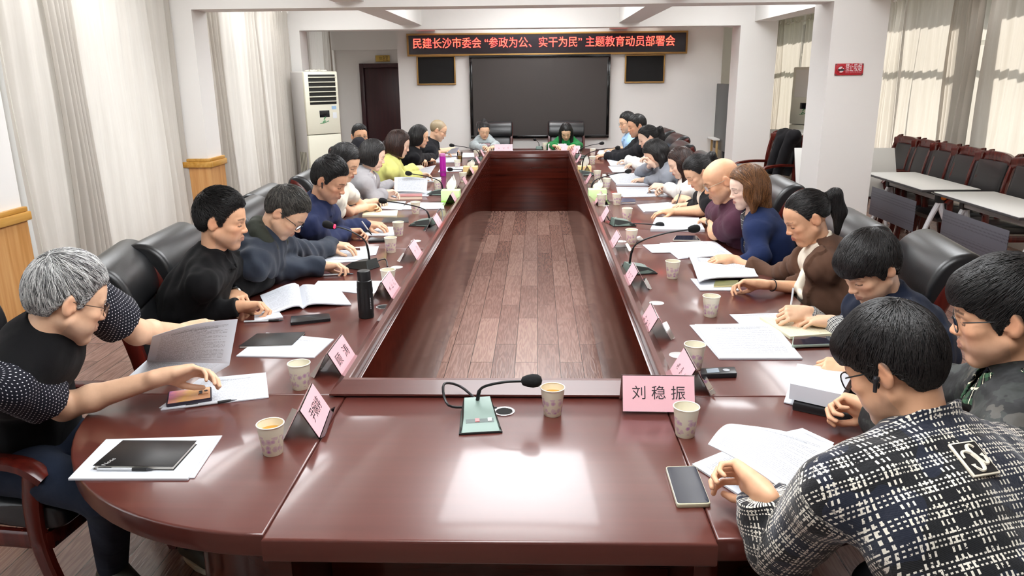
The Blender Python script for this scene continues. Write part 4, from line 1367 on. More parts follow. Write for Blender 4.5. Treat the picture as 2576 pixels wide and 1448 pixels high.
# ------------------------------------------------------------------ furniture round the room
def px_quad(*p, z=TZ): return [atz(a, b, z) for a, b in p]
BLK = plain('black plastic', '121214', .4)
def panel(name, lab, cat, x0, x1, y, z0, z1, d, fr, frm, face, group=None):
    """a framed flat screen on the front wall, face towards -Y"""
    t = thing(name, lab, cat, ((x0+x1)/2, y, (z0+z1)/2), 0, group)
    w, h = (x1-x0)/2, (z1-z0)/2
    b = MB()
    for lo, hi in (((-w, -h), (w, -h+fr)), ((-w, h-fr), (w, h)), ((-w, -h+fr), (-w+fr, h-fr)), ((w-fr, -h+fr), (w, h-fr))):
        b.add(*rbox((lo[0], -d, lo[1]), (hi[0], 0, hi[1]), .004))
    b.obj('frame', frm, t)
    mesh('screen', *rbox((-w+fr, -d+.012, -h+fr), (w-fr, -.002, h-fr), 0), face, t)
    return t
BRS = plain('bronze trim', 'a98348', .35, .35)
ban0, ban1 = aty(1022, 84, YF-.06), aty(1729, 132, YF-.06)
bt = panel('led_banner', 'long black message board with glowing red letters above the dark screen', 'message board', ban0[0], ban1[0], YF-.002, ban1[2]-.015, ban0[2]-.005, .06, .028, BRS, plain('led board face', '241c22', .22))
bw = ban1[0] - ban0[0]
lm_ = NT('red led letters')
_c = lm_.coord(); _s = lm_.n('ShaderNodeSeparateXYZ', i0=_c)
LEDR = lm_.fin((.3, .02, .03), .5, Emission__Color=lm_.mix(lm_.noise(lm_.mapping(_c, (7, 1, 7)), 1.0, 2.0), lin('ff1030'), lin('ff5a38')), Emission__Strength=5.0)
tl = (aty(1038, 100, YF-.06)[0], aty(1698, 98, YF-.06)[0])
text_mesh('lettering', '民建长沙市委会 “参政为公、实干为民” 主题教育动员部署会', .165, LEDR, bt, basis((1, 0, 0), (0, 0, 1), ((tl[0]+tl[1])/2 - bt.location.x, -.052, .012)), .002, wid=tl[1]-tl[0])
s0, s1 = aty(1180, 141, YF-.05), aty(1531, 346, YF-.05)
panel('display_screen', 'big switched off dark grey screen on the front wall below the red banner', 'screen', s0[0], s1[0], YF-.002, s1[2], s0[2]+.01, .07, .045, plain('gloss black bezel', '0b0b0c', .12), plain('grey screen face', '3d3836', .35))
for p0, p1, lab in (((1047, 140), (1147, 213), 'small framed black panel left of the big screen, under the banner'), ((1573, 137), (1671, 208), 'small framed black panel right of the big screen, under the banner')):
    q0, q1 = aty(*p0, YF-.03), aty(*p1, YF-.03)
    panel('wall_panel', lab, 'wall panel', q0[0], q1[0], YF-.002, q1[2], q0[2], .035, .022, BRS, plain('black speaker cloth', '0a0b0c', .8, bump=(300, .3)))
# door, plaque
YD = 13.34
d0, d1 = aty(905, 160, YD), aty(1003, 160, YD)
DRW = wood('dark red door wood', '2a0d0d', '35131a', '421a1e', axis='z', scale=.8, rough=.35)
dr = mesh('door_1', *rbox((d0[0]+.07, YD-.03, .01), (d0[0]+.98, YD, d0[2]-.07), .004), DRW); dr['kind'] = 'structure'
b = MB()
for lo, hi in (((d0[0], 0), (d0[0]+.07, d0[2])), ((d0[0]+.98, 0), (d0[0]+1.05, d0[2])), ((d0[0]+.07, d0[2]-.07), (d0[0]+.98, d0[2]))): b.add(*rbox((lo[0], YD-.07, lo[1]), (hi[0], YD, hi[1]), .006))
b.obj('door_frame', DRW, dr)
hx = d0[0]+.86
mesh('door_handle', *tube(spline([(hx, YD-.03, .93), (hx, YD-.08, .93), (hx-.1, YD-.085, .93)], 8), .011, 8), plain('steel handle', 'b8b8b8', .25, .9), dr)
q0, q1 = aty(944, 139, YD-.02), aty(981, 155, YD-.02)
pl = thing('door_plaque', 'small brass room plaque above the dark red door', 'sign', ((q0[0]+q1[0])/2, YD-.006, (q0[2]+q1[2])/2))
w, h = (q1[0]-q0[0])/2, (q0[2]-q1[2])/2
mesh('plate', *rbox((-w, -.02, -h), (w, 0, h), .012), plain('brass plate', 'b99a4e', .3, .6), pl)
text_mesh('lettering', '休息室', .075, plain('plaque ink', '3a3020', .6), pl, basis((1, 0, 0), (0, 0, 1), (.02, -.0215, -.005)), 0, wid=w*1.25)
# no smoking sign
YS = Y1 - .004
q0, q1 = aty(2098, 160, YS), aty(2173, 189, YS)
sg = thing('no_smoking_sign', 'red no smoking sign screwed on the nearer right column', 'sign', ((q0[0]+q1[0])/2, YS, (q0[2]+q1[2])/2))
w, h = (q1[0]-q0[0])/2 - .012, (q0[2]-q1[2])/2
mesh('plate', *rbox((-w, -.008, -h), (w, 0, h), .003), plain('sign red', 'b3202c', .4), sg)
WHT = plain('sign white', 'f0e4e6', .5)
mesh('disc', *xf(lathe([(h*.66, 0), (h*.66, .001), (.001, .0012)], 28), np.array([[1,0,0],[0,0,-1],[0,1,0]]), (-w*.58, -.008, 0)), WHT, sg)
b = MB(); R0 = h*.62
b.add(*tube([(-w*.58 + R0*math.cos(a_), -.0098, R0*math.sin(a_)) for a_ in np.linspace(0, 2*math.pi, 28, endpoint=False)], .006, 4, True))
b.add(*bar([(-w*.58 - R0*.7, -.0098, R0*.7*-1), (-w*.58 + R0*.7, -.0098, R0*.7)], .010, .002, (0, 1, 0)))
b.obj('ban_ring', plain('sign red', 'b3202c', .4), sg)
mesh('cigarette', *rbox((-w*.58-.04, -.0112, -.012), (-w*.58+.04, -.0092, .004), 0), plain('sign grey', '2b2b30', .5), sg)
text_mesh('lettering', '禁止吸烟', .075, WHT, sg, basis((1, 0, 0), (0, 0, 1), (w*.30, -.0088, h*.22)), .0004, wid=w*1.12)
text_mesh('small_lettering', 'NO SMOKING', .03, plain('sign pink', 'd07a84', .5), sg, basis((1, 0, 0), (0, 0, 1), (w*.30, -.0088, -h*.48)), .0004, wid=w*1.1)
for sx in (-1, 1):
    for sz in (-1, 1): mesh('screw', *xf(lathe([(.006, 0), (.006, .003), (.001, .004)], 10), np.array([[1,0,0],[0,0,-1],[0,1,0]]), (sx*(w-.008), -.008, sz*(h-.008))), plain('screw', '777777', .3, .8), sg)
# tall air conditioners
ACW = plain('air conditioner cream', 'e3e1cf', .35); ACG = plain('air conditioner shell', 'c9c6c4', .4)
def aircon(loc, rz, H, lab, shut=False):
    t = thing('air_conditioner', lab, 'air conditioner', loc, rz)       # front towards local -Y
    mesh('body', *rbox((-.25, -.16, .02), (.25, .19, H), .02), ACG, t)
    mesh('base', *rbox((-.24, -.17, 0), (.24, .18, .06), .008), plain('air conditioner base', '9a988c', .5), t)
    mesh('upper_front', *rbox((-.25, -.21, H*.55), (.25, -.155, H), .014), ACW, t)
    mesh('lower_front', *rbox((-.25, -.21, .06), (.25, -.155, H*.545), .014), ACW, t)
    if shut: mesh('louvre_cover', *rbox((-.19, -.216, H-.43), (.21, -.20, H-.04), .006), plain('louvre white', 'eceae2', .4), t)
    else: mesh('outlet_recess', *rbox((-.19, -.214, H-.43), (.21, -.18, H-.04), .004), plain('dark recess', '1d1c1a', .8), t)
    for i in range(0 if shut else 6):
        z = H - .075 - .063*i
        mesh('vent_slat', *bar([(-.19, -.215, z), (.21, -.215, z)], .03, .014), ACW, t)
    for k in range(0 if shut else 4):
        mesh('vent_vane', *rbox((-.13+.1*k, -.205, H-.42), (-.124+.1*k, -.19, H-.05), 0), plain('vane', 'b5b29c', .5), t)
    mesh('display', *rbox((-.06, -.2125, H-.60), (.09, -.2095, H-.51), .002), plain('black display', '15161a', .15), t)
    mesh('label_sticker', *rbox((.13, -.2122, H-.50), (.20, -.2095, H-.455), 0), plain('blue sticker', '8fb0cf', .5), t)
    mesh('label_sticker', *rbox((.14, -.2122, H-.62), (.20, -.2095, H-.54), 0), plain('pale sticker', 'dfe3e6', .5), t)
    mesh('side_grille', *rbox((-.2515, -.12, .25), (-.2475, .08, H*.42), 0), plain('grille dark', '6d6a60', .6), t)
    for k in range(5): mesh('grille_bar', *rbox((-.254, -.11+.042*k, .25), (-.249, -.095+.042*k, H*.42), 0), ACW, t)
    b = MB(); rg = np.random.default_rng(3)
    lv = spline([(-.06, -.2115, H*.63), (0, -.2115, H*.632), (.07, -.2115, H*.645)], 8)
    b.add(*tube(lv, .005, 5))
    for p, q in (((-.02, H*.635), (.02, H*.645)), ((.0, H*.655), (.03, H*.67))): b.add(*tube(spline([(p[0], -.2115, p[1]), ((p[0]+q[0])/2, -.2115, q[1]), (q[0], -.2115, q[1])], 5), .008, 5))
    b.obj('leaf_mark', plain('green leaf print', '4f8f5f', .5), t)
    return t
p = aty(765, 182, 10.45)
ang = R_(44)
c_, s_ = math.cos(ang), math.sin(ang)
# front left corner (local -.25,-.21) goes to the seen corner
loc = np.array((p[0], 10.45, 0)) - np.array((c_*-.23 - s_*-.19, s_*-.23 + c_*-.19, 0))
aircon(loc, ang, 1.83, 'tall cream floor standing air conditioner with a green leaf mark, by the left curtains')
pt = thing('cloth_bundle', 'pale cloth scrap lying on top of the tall air conditioner', 'cloth', (loc[0]+.02, loc[1], 1.83))
f = Field((-.16, -.1, -.01), (.2, .12, .05), .006)
for k in range(7): f.cap((-.12+.04*k, .03*math.sin(k*2), .006), (-.08+.04*k, .04*math.cos(k*2.3), .012), .014, .010, .02)
V, F = f.surface(); V[:, 2] = np.maximum(V[:, 2], 0.0)
mesh('cloth', V, F, plain('pale cloth', 'd8d4c4', .9), pt, sharp=None)
a2 = aircon((4.12, 11.9, 0), R_(-62), 1.83, 'cream air conditioner half hidden behind the right column with the red sign', True)
# display stand and small table at the far right
t = thing('tv_stand', 'tall dark portable screen seen edge on beyond the far right column', 'screen', (2.83, 11.9, 0))
mesh('panel', *rbox((-.05, -.5, .62), (.03, .5, 1.60), .008), plain('dark grey casing', '3a3c3e', .35), t)
mesh('screen', *rbox((.03, -.47, .66), (.036, .47, 1.56), 0), plain('black display', '15161a', .15), t)
mesh('post', *rbox((-.03, -.05, .05), (.01, .05, .62), .004), plain('dark grey casing', '3a3c3e', .35), t)
mesh('base', *rbox((-.22, -.3, 0), (.22, .3, .05), .01), plain('dark grey casing', '3a3c3e', .35), t)
WHP = plain('white laminate', 'e6e6e3', .35); EDG = plain('dark desk edge', '3b3a3b', .5); WHM = plain('white painted steel', 'e4e2e4', .35)
q = aty(1790, 347, 12.15)
t = thing('side_table', 'small white side table against the front wall beside the far right column', 'table', (q[0]+.26, 12.2, 0))
mesh('top', *rbox((-.26, -.22, q[2]-.025), (.24, .24, q[2]), .004), WHP, t)
for x in (-.2, .19):
    for y in (-.17, .19): mesh('leg', *rbox((x-.015, y-.015, 0), (x+.015, y+.015, q[2]-.025), .002), plain('oak leg', 'b99763', .5), t)
cb = mesh('cable', *tube(spline([(q[0]+.40, 12.05, q[2]+.01), (q[0]+.2, 12.0, q[2]+.008), (q[0]+.14, 11.96, q[2]-.1), (q[0]+.12, 11.95, .3), (q[0]+.2, 12.0, .02)], 24), .007, 6), BLK)
tag(cb, 'black cable hanging over the edge of the small white side table', 'cable')
# ------------------------------------------------------------------ row of wooden armchairs under the right windows
ROWX = 4.26
yy = [atx(pxx, pyy, ROWX)[1] for pxx, pyy in ((2256, 362), (2304, 368), (2350, 376), (2405, 386), (2466, 398), (2536, 412))]
def make_row_chair(lab):
    t = thing('wooden_armchair', lab, 'chair', (0, 0, 0), 0, 'wooden chairs in a row under the right windows')   # faces +X locally
    wdt = .285
    mesh('seat', *pad([(-.24, 0, .44), (0, 0, .455), (.24, 0, .45), (.28, 0, .43)], [.44, .48, .48, .42], [.07, .09, .09, .05], (0, 0, 1)), LEA, t)
    mesh('backrest', *pad(spline([(-.225, 0, .52), (-.245, 0, .7), (-.285, 0, .90), (-.30, 0, .95)], 9), [.40] + [.46]*7 + [.42], [.03] + [.055]*7 + [.03], (1, 0, 0)), LEA, t)
    tr = spline([(-.285, -wdt, .965), (-.31, -.15, .985), (-.315, 0, .99), (-.31, .15, .985), (-.285, wdt, .965)], 13)
    mesh('top_rail', *bar(tr, .045, .095), CWD, t)
    for s_ in (-1, 1):
        y = s_*wdt
        up = spline([(-.30, y, 0), (-.24, y, .3), (-.225, y, .5), (-.245, y, .75), (-.29, y, .93), (-.325, y, 1.01), (-.36, y, 1.02)], 18)
        mesh('side_frame', *bar(up, .035, .05, (1, 0, 0)), CWD, t)
        mesh('armrest', *bar(spline([(-.24, y, .66), (0, y, .67), (.2, y, .65), (.26, y, .60)], 9), .05, .035), CWD, t)
        mesh('leg', *bar(spline([(.23, y, .64), (.22, y, .4), (.26, y, 0)], 9), .035, .05, (1, 0, 0)), CWD, t)
        mesh('seat_rail', *bar([(-.24, y*.97, .39), (.22, y*.97, .39)], .028, .055), CWD, t)
    remember(t)
    return t
rc0 = make_row_chair('row chair')
ords = ['farthest chair of the wooden row under the right windows, beside the tilted desk', 'second chair from the far end of the wooden row under the right windows', 'third chair from the far end of the wooden row under the right windows',
        'fourth chair from the far end of the wooden row, behind the farther white desk', 'fifth chair from the far end of the wooden row, behind both white desks', 'sixth chair from the far end of the wooden row, by the right photo edge']
rg = random.Random(5)
for i in range(6):
    yc = (yy[i] + yy[i+1])/2 if i < 5 else yy[5] - .36
    L_ = (ROWX - .28, yc, 0)
    if i == 0: rc0.location = L_; rc0.rotation_euler = (0, 0, math.pi); rc0['label'] = ords[0]
    else: dup(rc0, L_, math.pi + R_(rg.uniform(-1.5, 1.5)), ords[i])
# ------------------------------------------------------------------ flip top training desks
def desk_mesh(t, flip=0.0, L=1.22, D=.50):
    """long side along local Y, user side +X; flip = tilt of the top in degrees"""
    hz = .74; L2, D2 = L/2, D/2
    a_ = R_(flip); M = np.array([[math.cos(a_), 0, math.sin(a_)], [0, 1, 0], [-math.sin(a_), 0, math.cos(a_)]])
    def K(VF): return xf((np.asarray(VF[0]) - (0, 0, hz-.05), VF[1]), M, (0, 0, hz-.05))
    mesh('desktop', *K(rbox((-D2, -L2, hz-.006), (D2, L2, hz), .002)), WHP, t)
    mesh('desktop_edge', *K(rbox((-D2, -L2, hz-.026), (D2, L2, hz-.006), .003)), EDG, t)
    mesh('cross_bar', *rbox((-.06, -L2+.12, hz-.12), (-.02, L2-.12, hz-.075), .008), WHM, t)
    b = MB(); b.add(*rbox((-D2+.03, -L2+.14, hz-.42), (-D2+.036, L2-.14, hz-.13), .002))
    if flip < 20:
        mesh('modesty_panel', b.V, b.F, PERF, t)
    else:
        mesh('modesty_panel', *K(rbox((-D2+.02, -L2+.14, hz-.32), (-D2+.028, L2-.14, hz-.03), .002)), PERF, t)
    for s_ in (-1, 1):
        y = s_*(L2-.11)
        mesh('hinge_block', *rbox((-.07, y-.035, hz-.14), (.03, y+.035, hz-.028), .012), plain('dark hinge', '3a3b3d', .5), t)
        if s_ < 0 and flip < 20: mesh('hinge_knob', *xf(lathe([(.0265, 0), (.0265, .008), (.018, .016), (.001, .017)], 16), np.array([[1,0,0],[0,0,-1],[0,1,0]]), (-.02, y-.035, hz-.085)), plain('orange knob', 'd9741f', .4), t)
        mesh('leg', *tube(spline([(-.03, y, hz-.12), (-.09, y, .48), (-.16, y, .28), (-.24, y, .075)], 14), np.linspace(.027, .018, 14), 10), WHM, t)
        mesh('leg', *tube(spline([(-.02, y, hz-.14), (.0, y, .52), (.09, y, .36), (.20, y, .22), (.26, y, .075)], 14), np.linspace(.030, .018, 14), 10), WHM, t)
        for x in (-.245, .26):
            cs = mesh('caster', *xf(lathe([(.020, -.011), (.030, -.009), (.032, 0), (.030, .009), (.020, .011)], 18), np.array([[1,0,0],[0,0,1],[0,-1,0]]), (x, y, .032)), plain('caster rubber', '2a2b2d', .5), t)
            mesh('hub', *xf(lathe([(.020, -.0125), (.021, 0), (.020, .0125)], 14), np.array([[1,0,0],[0,0,1],[0,-1,0]]), (x, y, .032)), plain('caster hub', 'd8d6d0', .4), cs)
def perf_mat():
    t = NT('perforated grey panel')
    v = t.mapping(t.coord(), (1, 55, 40)); s_ = t.n('ShaderNodeSeparateXYZ', i0=v)
    fy = t.math('SUBTRACT', t.math('FRACT', s_.outputs[1]), .5); fz = t.math('SUBTRACT', t.math('FRACT', s_.outputs[2]), .5)
    r = t.math('ADD', t.math('MULTIPLY', fy, fy), t.math('MULTIPLY', fz, fz))
    z_ = t.n('ShaderNodeSeparateXYZ', i0=t.coord()).outputs[2]
    band = t.math('MAXIMUM', t.math('LESS_THAN', t.math('ABSOLUTE', t.math('SUBTRACT', z_, .54)), .035), t.math('LESS_THAN', t.math('ABSOLUTE', t.math('SUBTRACT', z_, .40)), .035))
    return t.fin(t.mix(t.math('MULTIPLY', t.math('LESS_THAN', r, .07), band), lin('55545c'), lin('37363c')), .5)
PERF = perf_mat()
d1 = [atz(*p, .74) for p in ((2172, 434), (2292, 428), (2446, 472), (2320, 475))]
d2 = [atz(*p, .74) for p in ((2350, 482), (2492, 480), (2560, 497))]
t = thing('training_desk', 'farther white flip top desk with a grey perforated front, near the right column', 'desk', (3.72, (d1[0][1]+d1[3][1])/2+.0, 0), 0, 'white training desks'); desk_mesh(t, 0, 1.25, .52)
t = thing('training_desk', 'nearer white flip top desk with an orange hinge knob, at the right photo edge', 'desk', (3.76, d2[0][1]-.62, 0), 0, 'white training desks'); desk_mesh(t, 0, 1.25, .52)
t = thing('training_desk', 'white desk with its top tilted up, standing behind the column with the red sign', 'desk', (3.36, 8.55, 0), R_(-94), 'white training desks'); desk_mesh(t, 62, 1.06, .56)
t = thing('training_desk', 'nearer grey white folded desk parked between the two right columns', 'desk', (3.50, 11.2, 0), R_(-106), 'white training desks'); desk_mesh(t, 58, 1.0, .5)
t = thing('training_desk', 'farther grey white folded desk parked between the two right columns', 'desk', (3.66, 11.75, 0), R_(-106), 'white training desks'); desk_mesh(t, 66, 1.1, .5)
cc = dup(rc0, (2.84, 9.75, 0), R_(200), 'wooden armchair draped with a black coat, between the right columns', 'wooden armchairs apart from the row')
ct = thing('coat', 'black coat thrown over the wooden armchair between the right columns', 'coat', (2.82, 9.74, .5))
f = Field((-.1, -.42, -.2), (.6, .35, .62), .012)
f.cap((.30, -.20, .52), (.26, .22, .52), .07, .06, .05); f.cap((.25, -.2, .5), (.12, -.16, .02), .075, .06, .05); f.cap((.24, .1, .5), (.12, .12, .1), .075, .05, .05); f.cap((.2, 0, .45), (.1, 0, .1), .07, .06, .05)
f.cap((.33, -.15, .5), (.42, -.10, .1), .06, .05, .05); f.cap((.33, .15, .5), (.42, .15, .15), .06, .05, .05)
V, F = f.surface(); V = wrinkle(relax(V, F, 2), vnormals(V, F), 9, .008)
mesh('cloth', V, F, cloth('black coat cloth', '151417'), ct, sharp=None)
# ------------------------------------------------------------------ paper cups
def cup_mat():
    t = NT('cream paper cup with purple flowers')
    oc = t.coord(); s_ = t.n('ShaderNodeSeparateXYZ', i0=oc)
    an = t.math('MULTIPLY', t.math('ARCTAN2', s_.outputs[1], s_.outputs[0]), .034)
    v = t.n('ShaderNodeCombineXYZ', i0=an, i1=s_.outputs[2])
    vo = t.n('ShaderNodeTexVoronoi', Vector=v, _feature='F1', _voronoi_dimensions='2D'); vo.inputs['Scale'].default_value = 50.0; vo.inputs['Randomness'].default_value = .8
    pet = t.n('ShaderNodeTexVoronoi', Vector=v, _feature='F1', _voronoi_dimensions='2D'); pet.inputs['Scale'].default_value = 150.0
    rnd = t.n('ShaderNodeSeparateColor', i0=vo.outputs['Color'])
    d = t.math('ADD', vo.outputs['Distance'], t.math('MULTIPLY', pet.outputs['Distance'], .16))
    fl = t.math('LESS_THAN', d, t.math('ADD', .36, t.math('MULTIPLY', rnd.outputs[0], .22)))
    band = t.math('MULTIPLY', t.math('GREATER_THAN', s_.outputs[2], .012), t.math('LESS_THAN', s_.outputs[2], .062))
    out = t.math('GREATER_THAN', t.math('ADD', t.math('MULTIPLY', s_.outputs[0], s_.outputs[0]), t.math('MULTIPLY', s_.outputs[1], s_.outputs[1])), t.math('POWER', t.math('ADD', .0244, t.math('MULTIPLY', s_.outputs[2], .125)), 2.0))
    m_ = t.math('MULTIPLY', t.math('MULTIPLY', fl, band), out)
    dens = t.math('ADD', .26, t.math('MULTIPLY', t.math('MAXIMUM', t.math('SUBTRACT', .45, d), 0.0), t.math('ADD', .3, t.math('MULTIPLY', rnd.outputs[1], 1.6))))
    return t.fin(t.mix(t.math('MULTIPLY', m_, dens), lin('eae6d0'), lin('b055b2')), .45)
CUPM = cup_mat()
TEA = plain('amber tea', 'b9872e', .08)
def make_cup():
    t = thing('paper_cup', 'cup', 'cup', (0, 0, 0), 0, 'paper cups')
    mesh('cup_wall', *lathe([(.0255, .003), (.0265, 0), (.0275, .002), (.0375, .090), (.0368, .090), (.0268, .006), (.001, .006)], 40), CUPM, t, sharp=50)
    mesh('rim', *tube([(.0375*math.cos(a_), .0375*math.sin(a_), .0905) for a_ in np.linspace(0, 2*math.pi, 40, endpoint=False)], .0018, 8, True), plain('cup rim', 'f5f1de', .4), t)
    remember(t); return t
cup0 = make_cup(); _nc = [0]
def cup(px, py, lab, tea=True, rz=None):
    p = atz(px, py, TZ)
    _nc[0] += 1
    rz = _nc[0]*1.3 if rz is None else rz
    if _nc[0] == 1: c_ = cup0; c_.location = tuple(p); c_['label'] = lab; c_.rotation_euler = (0, 0, rz)
    else: c_ = dup(cup0, p, rz, lab)
    if tea: mesh('tea', *lathe([(.0345, .068), (.0345, .0685), (.001, .0685)], 24), TEA, c_)
    return c_
for px, py, lab, tea in ((757, 975, 'cream flowered paper cup left of the 顾 name plate on the left', False), (687, 1138, 'biggest looking cream flowered paper cup of amber tea, at the front left', True),
    (1390, 1041, 'cream flowered paper cup of tea right of the nearest microphone', True), (1723, 1093, 'cream flowered paper cup in front of the pink plate facing the camera', False),
    (1745, 925, 'cream flowered paper cup half hidden by a pink plate, by the black recorder', False), (1787, 794, 'cream flowered paper cup before the person writing in a plaid cuffed jacket', False),
    (1691, 699, 'cream flowered paper cup before the woman in the brown blazer', False), (1588, 613, 'cream flowered paper cup beside the white crumpled tissue, right side', False),
    (1577, 555, 'cream flowered paper cup behind the grey desk microphone with red glow, right side', False), (1551, 515, 'cream flowered paper cup beside the dark notebook on the right side', False),
    (1513, 517, 'cream flowered paper cup behind the green tissue box plate, right side', False), (1526, 473, 'cream flowered paper cup just beyond the green tissue box, right side', False),
    (1502, 452, 'cream flowered paper cup near the crumpled tissue beyond the green box, right side', False), (1490, 413, 'cream flowered paper cup beside the yellow tissue box on the right', False), (1491, 392, 'cream flowered paper cup at the far right corner of the table', False),
    (984, 634, 'cream flowered paper cup before the man in the slate blue jacket', False), (1003, 592, 'cream flowered paper cup before the man in the navy shirt', False), (978, 722, 'cream flowered paper cup behind the black thermos', False),
    (1046, 537, 'cream flowered paper cup before the woman in the cream top', False), (1101, 476, 'cream flowered paper cup between the pink bottle and the left green tissue box', False), (1165, 457, 'cream flowered paper cup before the woman in yellow', False),
    (1151, 422, 'cream flowered paper cup beside the yellow tissue box on the left', False), (1199, 397, 'cream flowered paper cup in front of the woman in the grey cardigan', False), (1211, 383, 'cream flowered paper cup beside the hand of the woman in the grey cardigan', False), (1371, 376, 'cream flowered paper cup left of the woman in green', False)):
    cup(px, py, lab, tea)
# ------------------------------------------------------------------ name plates
PINK = plain('pink name card', 'e6b3bb', .6, vary=.03)
ACR = glass_mat('clear acrylic', (.97, .97, .97), .96)
INK = plain('black brush ink', '2a2328', .6)
def scribble(n, L, hh, seed):
    """n unreadable brush written characters in a row, as strokes in x, y"""
    rg = random.Random(seed); b = MB()
    for i in range(n):
        cx = (i - (n-1)/2)*L/max(n, 1)
        for k in range(6):
            x0 = cx + rg.uniform(-.4, .3)*hh; y0 = rg.uniform(-.5, .5)*hh; a_ = rg.choice([0, .1, 1.57, 1.5, -.8, .9])
            l_ = hh*rg.uniform(.3, .75); x1 = x0 + math.cos(a_)*l_*.8; y1 = max(-.55*hh, min(.55*hh, y0 - math.sin(a_)*l_))
            d = unit(np.array((x1-x0, y1-y0, 0)) + 1e-6); s_ = np.array((-d[1], d[0], 0))*hh*.045
            p, q = np.array((x0, y0, 0)), np.array((x1, y1, 0))
            b.add([p-s_, q-s_*.5, q+s_*.5, p+s_], [(0, 1, 2, 3)])
    return b.V, b.F
_PN = [0]
def plate(px, py, rz, name, lab, L=.20, H_=.095, hw=.052, pxz=None):
    """tent of clear acrylic with two pink cards; ridge along local Y, written face towards local +X"""
    p = atz(px, py, TZ); _PN[0] += 1
    t = thing('name_plate', lab, 'name plate', p, rz, 'pink name plates')
    b = MB(); th = .0016
    for sgn in (1, -1):
        a0, b0 = np.array((sgn*hw, 0, .002)), np.array((sgn*.0015, 0, H_))
        n_ = unit(np.array((sgn*H_, 0, hw))); o3 = np.array((0, L/2, 0))
        V = [a0-o3, a0+o3, b0+o3, b0-o3]; V2 = [v - n_*th for v in V]
        b.add(V + V2, [(0, 1, 2, 3), (7, 6, 5, 4), (0, 4, 5, 1), (1, 5, 6, 2), (2, 6, 7, 3), (3, 7, 4, 0)])
        a1 = np.array((sgn*(hw+.016), 0, .010))
        V = [a0-o3, a0+o3, a1+o3, a1-o3]; V2 = [v + np.array((0, 0, th)) for v in V]
        b.add(V + V2, [(0, 1, 2, 3), (7, 6, 5, 4), (0, 4, 5, 1), (1, 5, 6, 2), (2, 6, 7, 3), (3, 7, 4, 0)])
    b.obj('acrylic_stand', ACR, t, sharp=20)
    for sgn in (1, -1):
        n_ = unit(np.array((sgn*H_, 0, hw)))
        e0 = np.array((sgn*hw, 0, .002)); e1 = np.array((sgn*.0015, 0, H_)); e0, e1 = e0 + (e1-e0)*.03, e0 + (e1-e0)*.98
        o3 = np.array((0, L/2-.003, 0)); V = np.array([e0-o3, e0+o3, e1+o3, e1-o3]) + n_*.0006; V2 = V + n_*.0006
        mesh('card', np.concatenate([V, V2]), [(0, 1, 2, 3), (7, 6, 5, 4), (0, 4, 5, 1), (1, 5, 6, 2), (2, 6, 7, 3), (3, 7, 4, 0)], PINK, t, sharp=20)
        Mb = basis((0, sgn, 0), unit(e1-e0), (e0+e1)/2 + n_*.0018)
        if isinstance(name, str): text_mesh('lettering', name, .046, INK, t, Mb, 0, wid=L*(.72 if len(name) > 3 else .6))
        else:
            V, F = scribble(name, L*.75, .030, _PN[0]*3 + sgn)
            mesh('lettering', np.array(V) @ Mb[:3, :3].T + Mb[:3, 3], F, INK, t)
    return t
LP_ = [(775, 1068, '尹娴婷', 'pink name plate nearest the camera on the left, beside the tea cup', 6), (846, 925, '顾  涛', 'second pink name plate from the near end on the left, touching the rail corner', 0),
       (972, 742, 3, 'pink name plate behind the black thermos', 0), (1036, 650, 2, 'pink name plate opposite the man in the slate blue jacket', 0), (1094, 575, 2, 'pink name plate beside the long microphone on the left', 0),
       (1137, 513, 2, 'pink name plate in front of the left green tissue box', 0), (1165, 471, 2, 'pink name plate just beyond the left green tissue box', 0), (1183, 443, 2, 'pink name plate beyond the yellow bottle side cups, left rail', 0),
       (1197, 414, 2, 'pink name plate by the left yellow tissue box', 0), (1209, 395, 2, 'farthest pink name plate along the left rail', 0)]
for px, py, nm, lab, rz in LP_: plate(px, py, R_(rz), nm, lab, L=.21 if py > 500 else .2)
RP_ = [(1733, 965, 3, 'pink name plate behind the one facing the camera, right rail corner', 0), (1645, 835, 3, 'second pink name plate from the near end along the right rail', 0), (1598, 717, 3, 'pink name plate beside the long necked right microphone', 0),
       (1556, 624, 2, 'pink name plate by the cup with the crumpled tissue', 0), (1530, 556, 2, 'pink name plate beside the grey microphone on the right', 0), (1512, 510, 2, 'pink name plate in front of the right green tissue box', 0),
       (1487, 462, 2, 'pink name plate just beyond the right green tissue box', 0), (1475, 437, 2, 'pink name plate before the right yellow tissue box', 0), (1462, 408, 2, 'pink name plate beside the right yellow tissue box', 0), (1452, 393, 2, 'farthest pink name plate along the right rail', 0)]
for px, py, nm, lab, rz in RP_: plate(px, py, math.pi + R_(rz), nm, lab, L=.21 if py > 500 else .2)
plate(1652, 1022, R_(-91), '刘 稳 振', 'pink name plate facing the camera at the near right', L=.23, H_=.108)
plate(1267, 381, R_(90), 3, 'pink name plate before the woman in the grey cardigan', L=.25, H_=.1)
plate(1402, 380, R_(90), 2, 'pink name plate before the woman in green', L=.25, H_=.1)
plate(1441, 385, R_(75), 3, 'pink name plate at the far right rail corner, turned a little', L=.2, H_=.1)
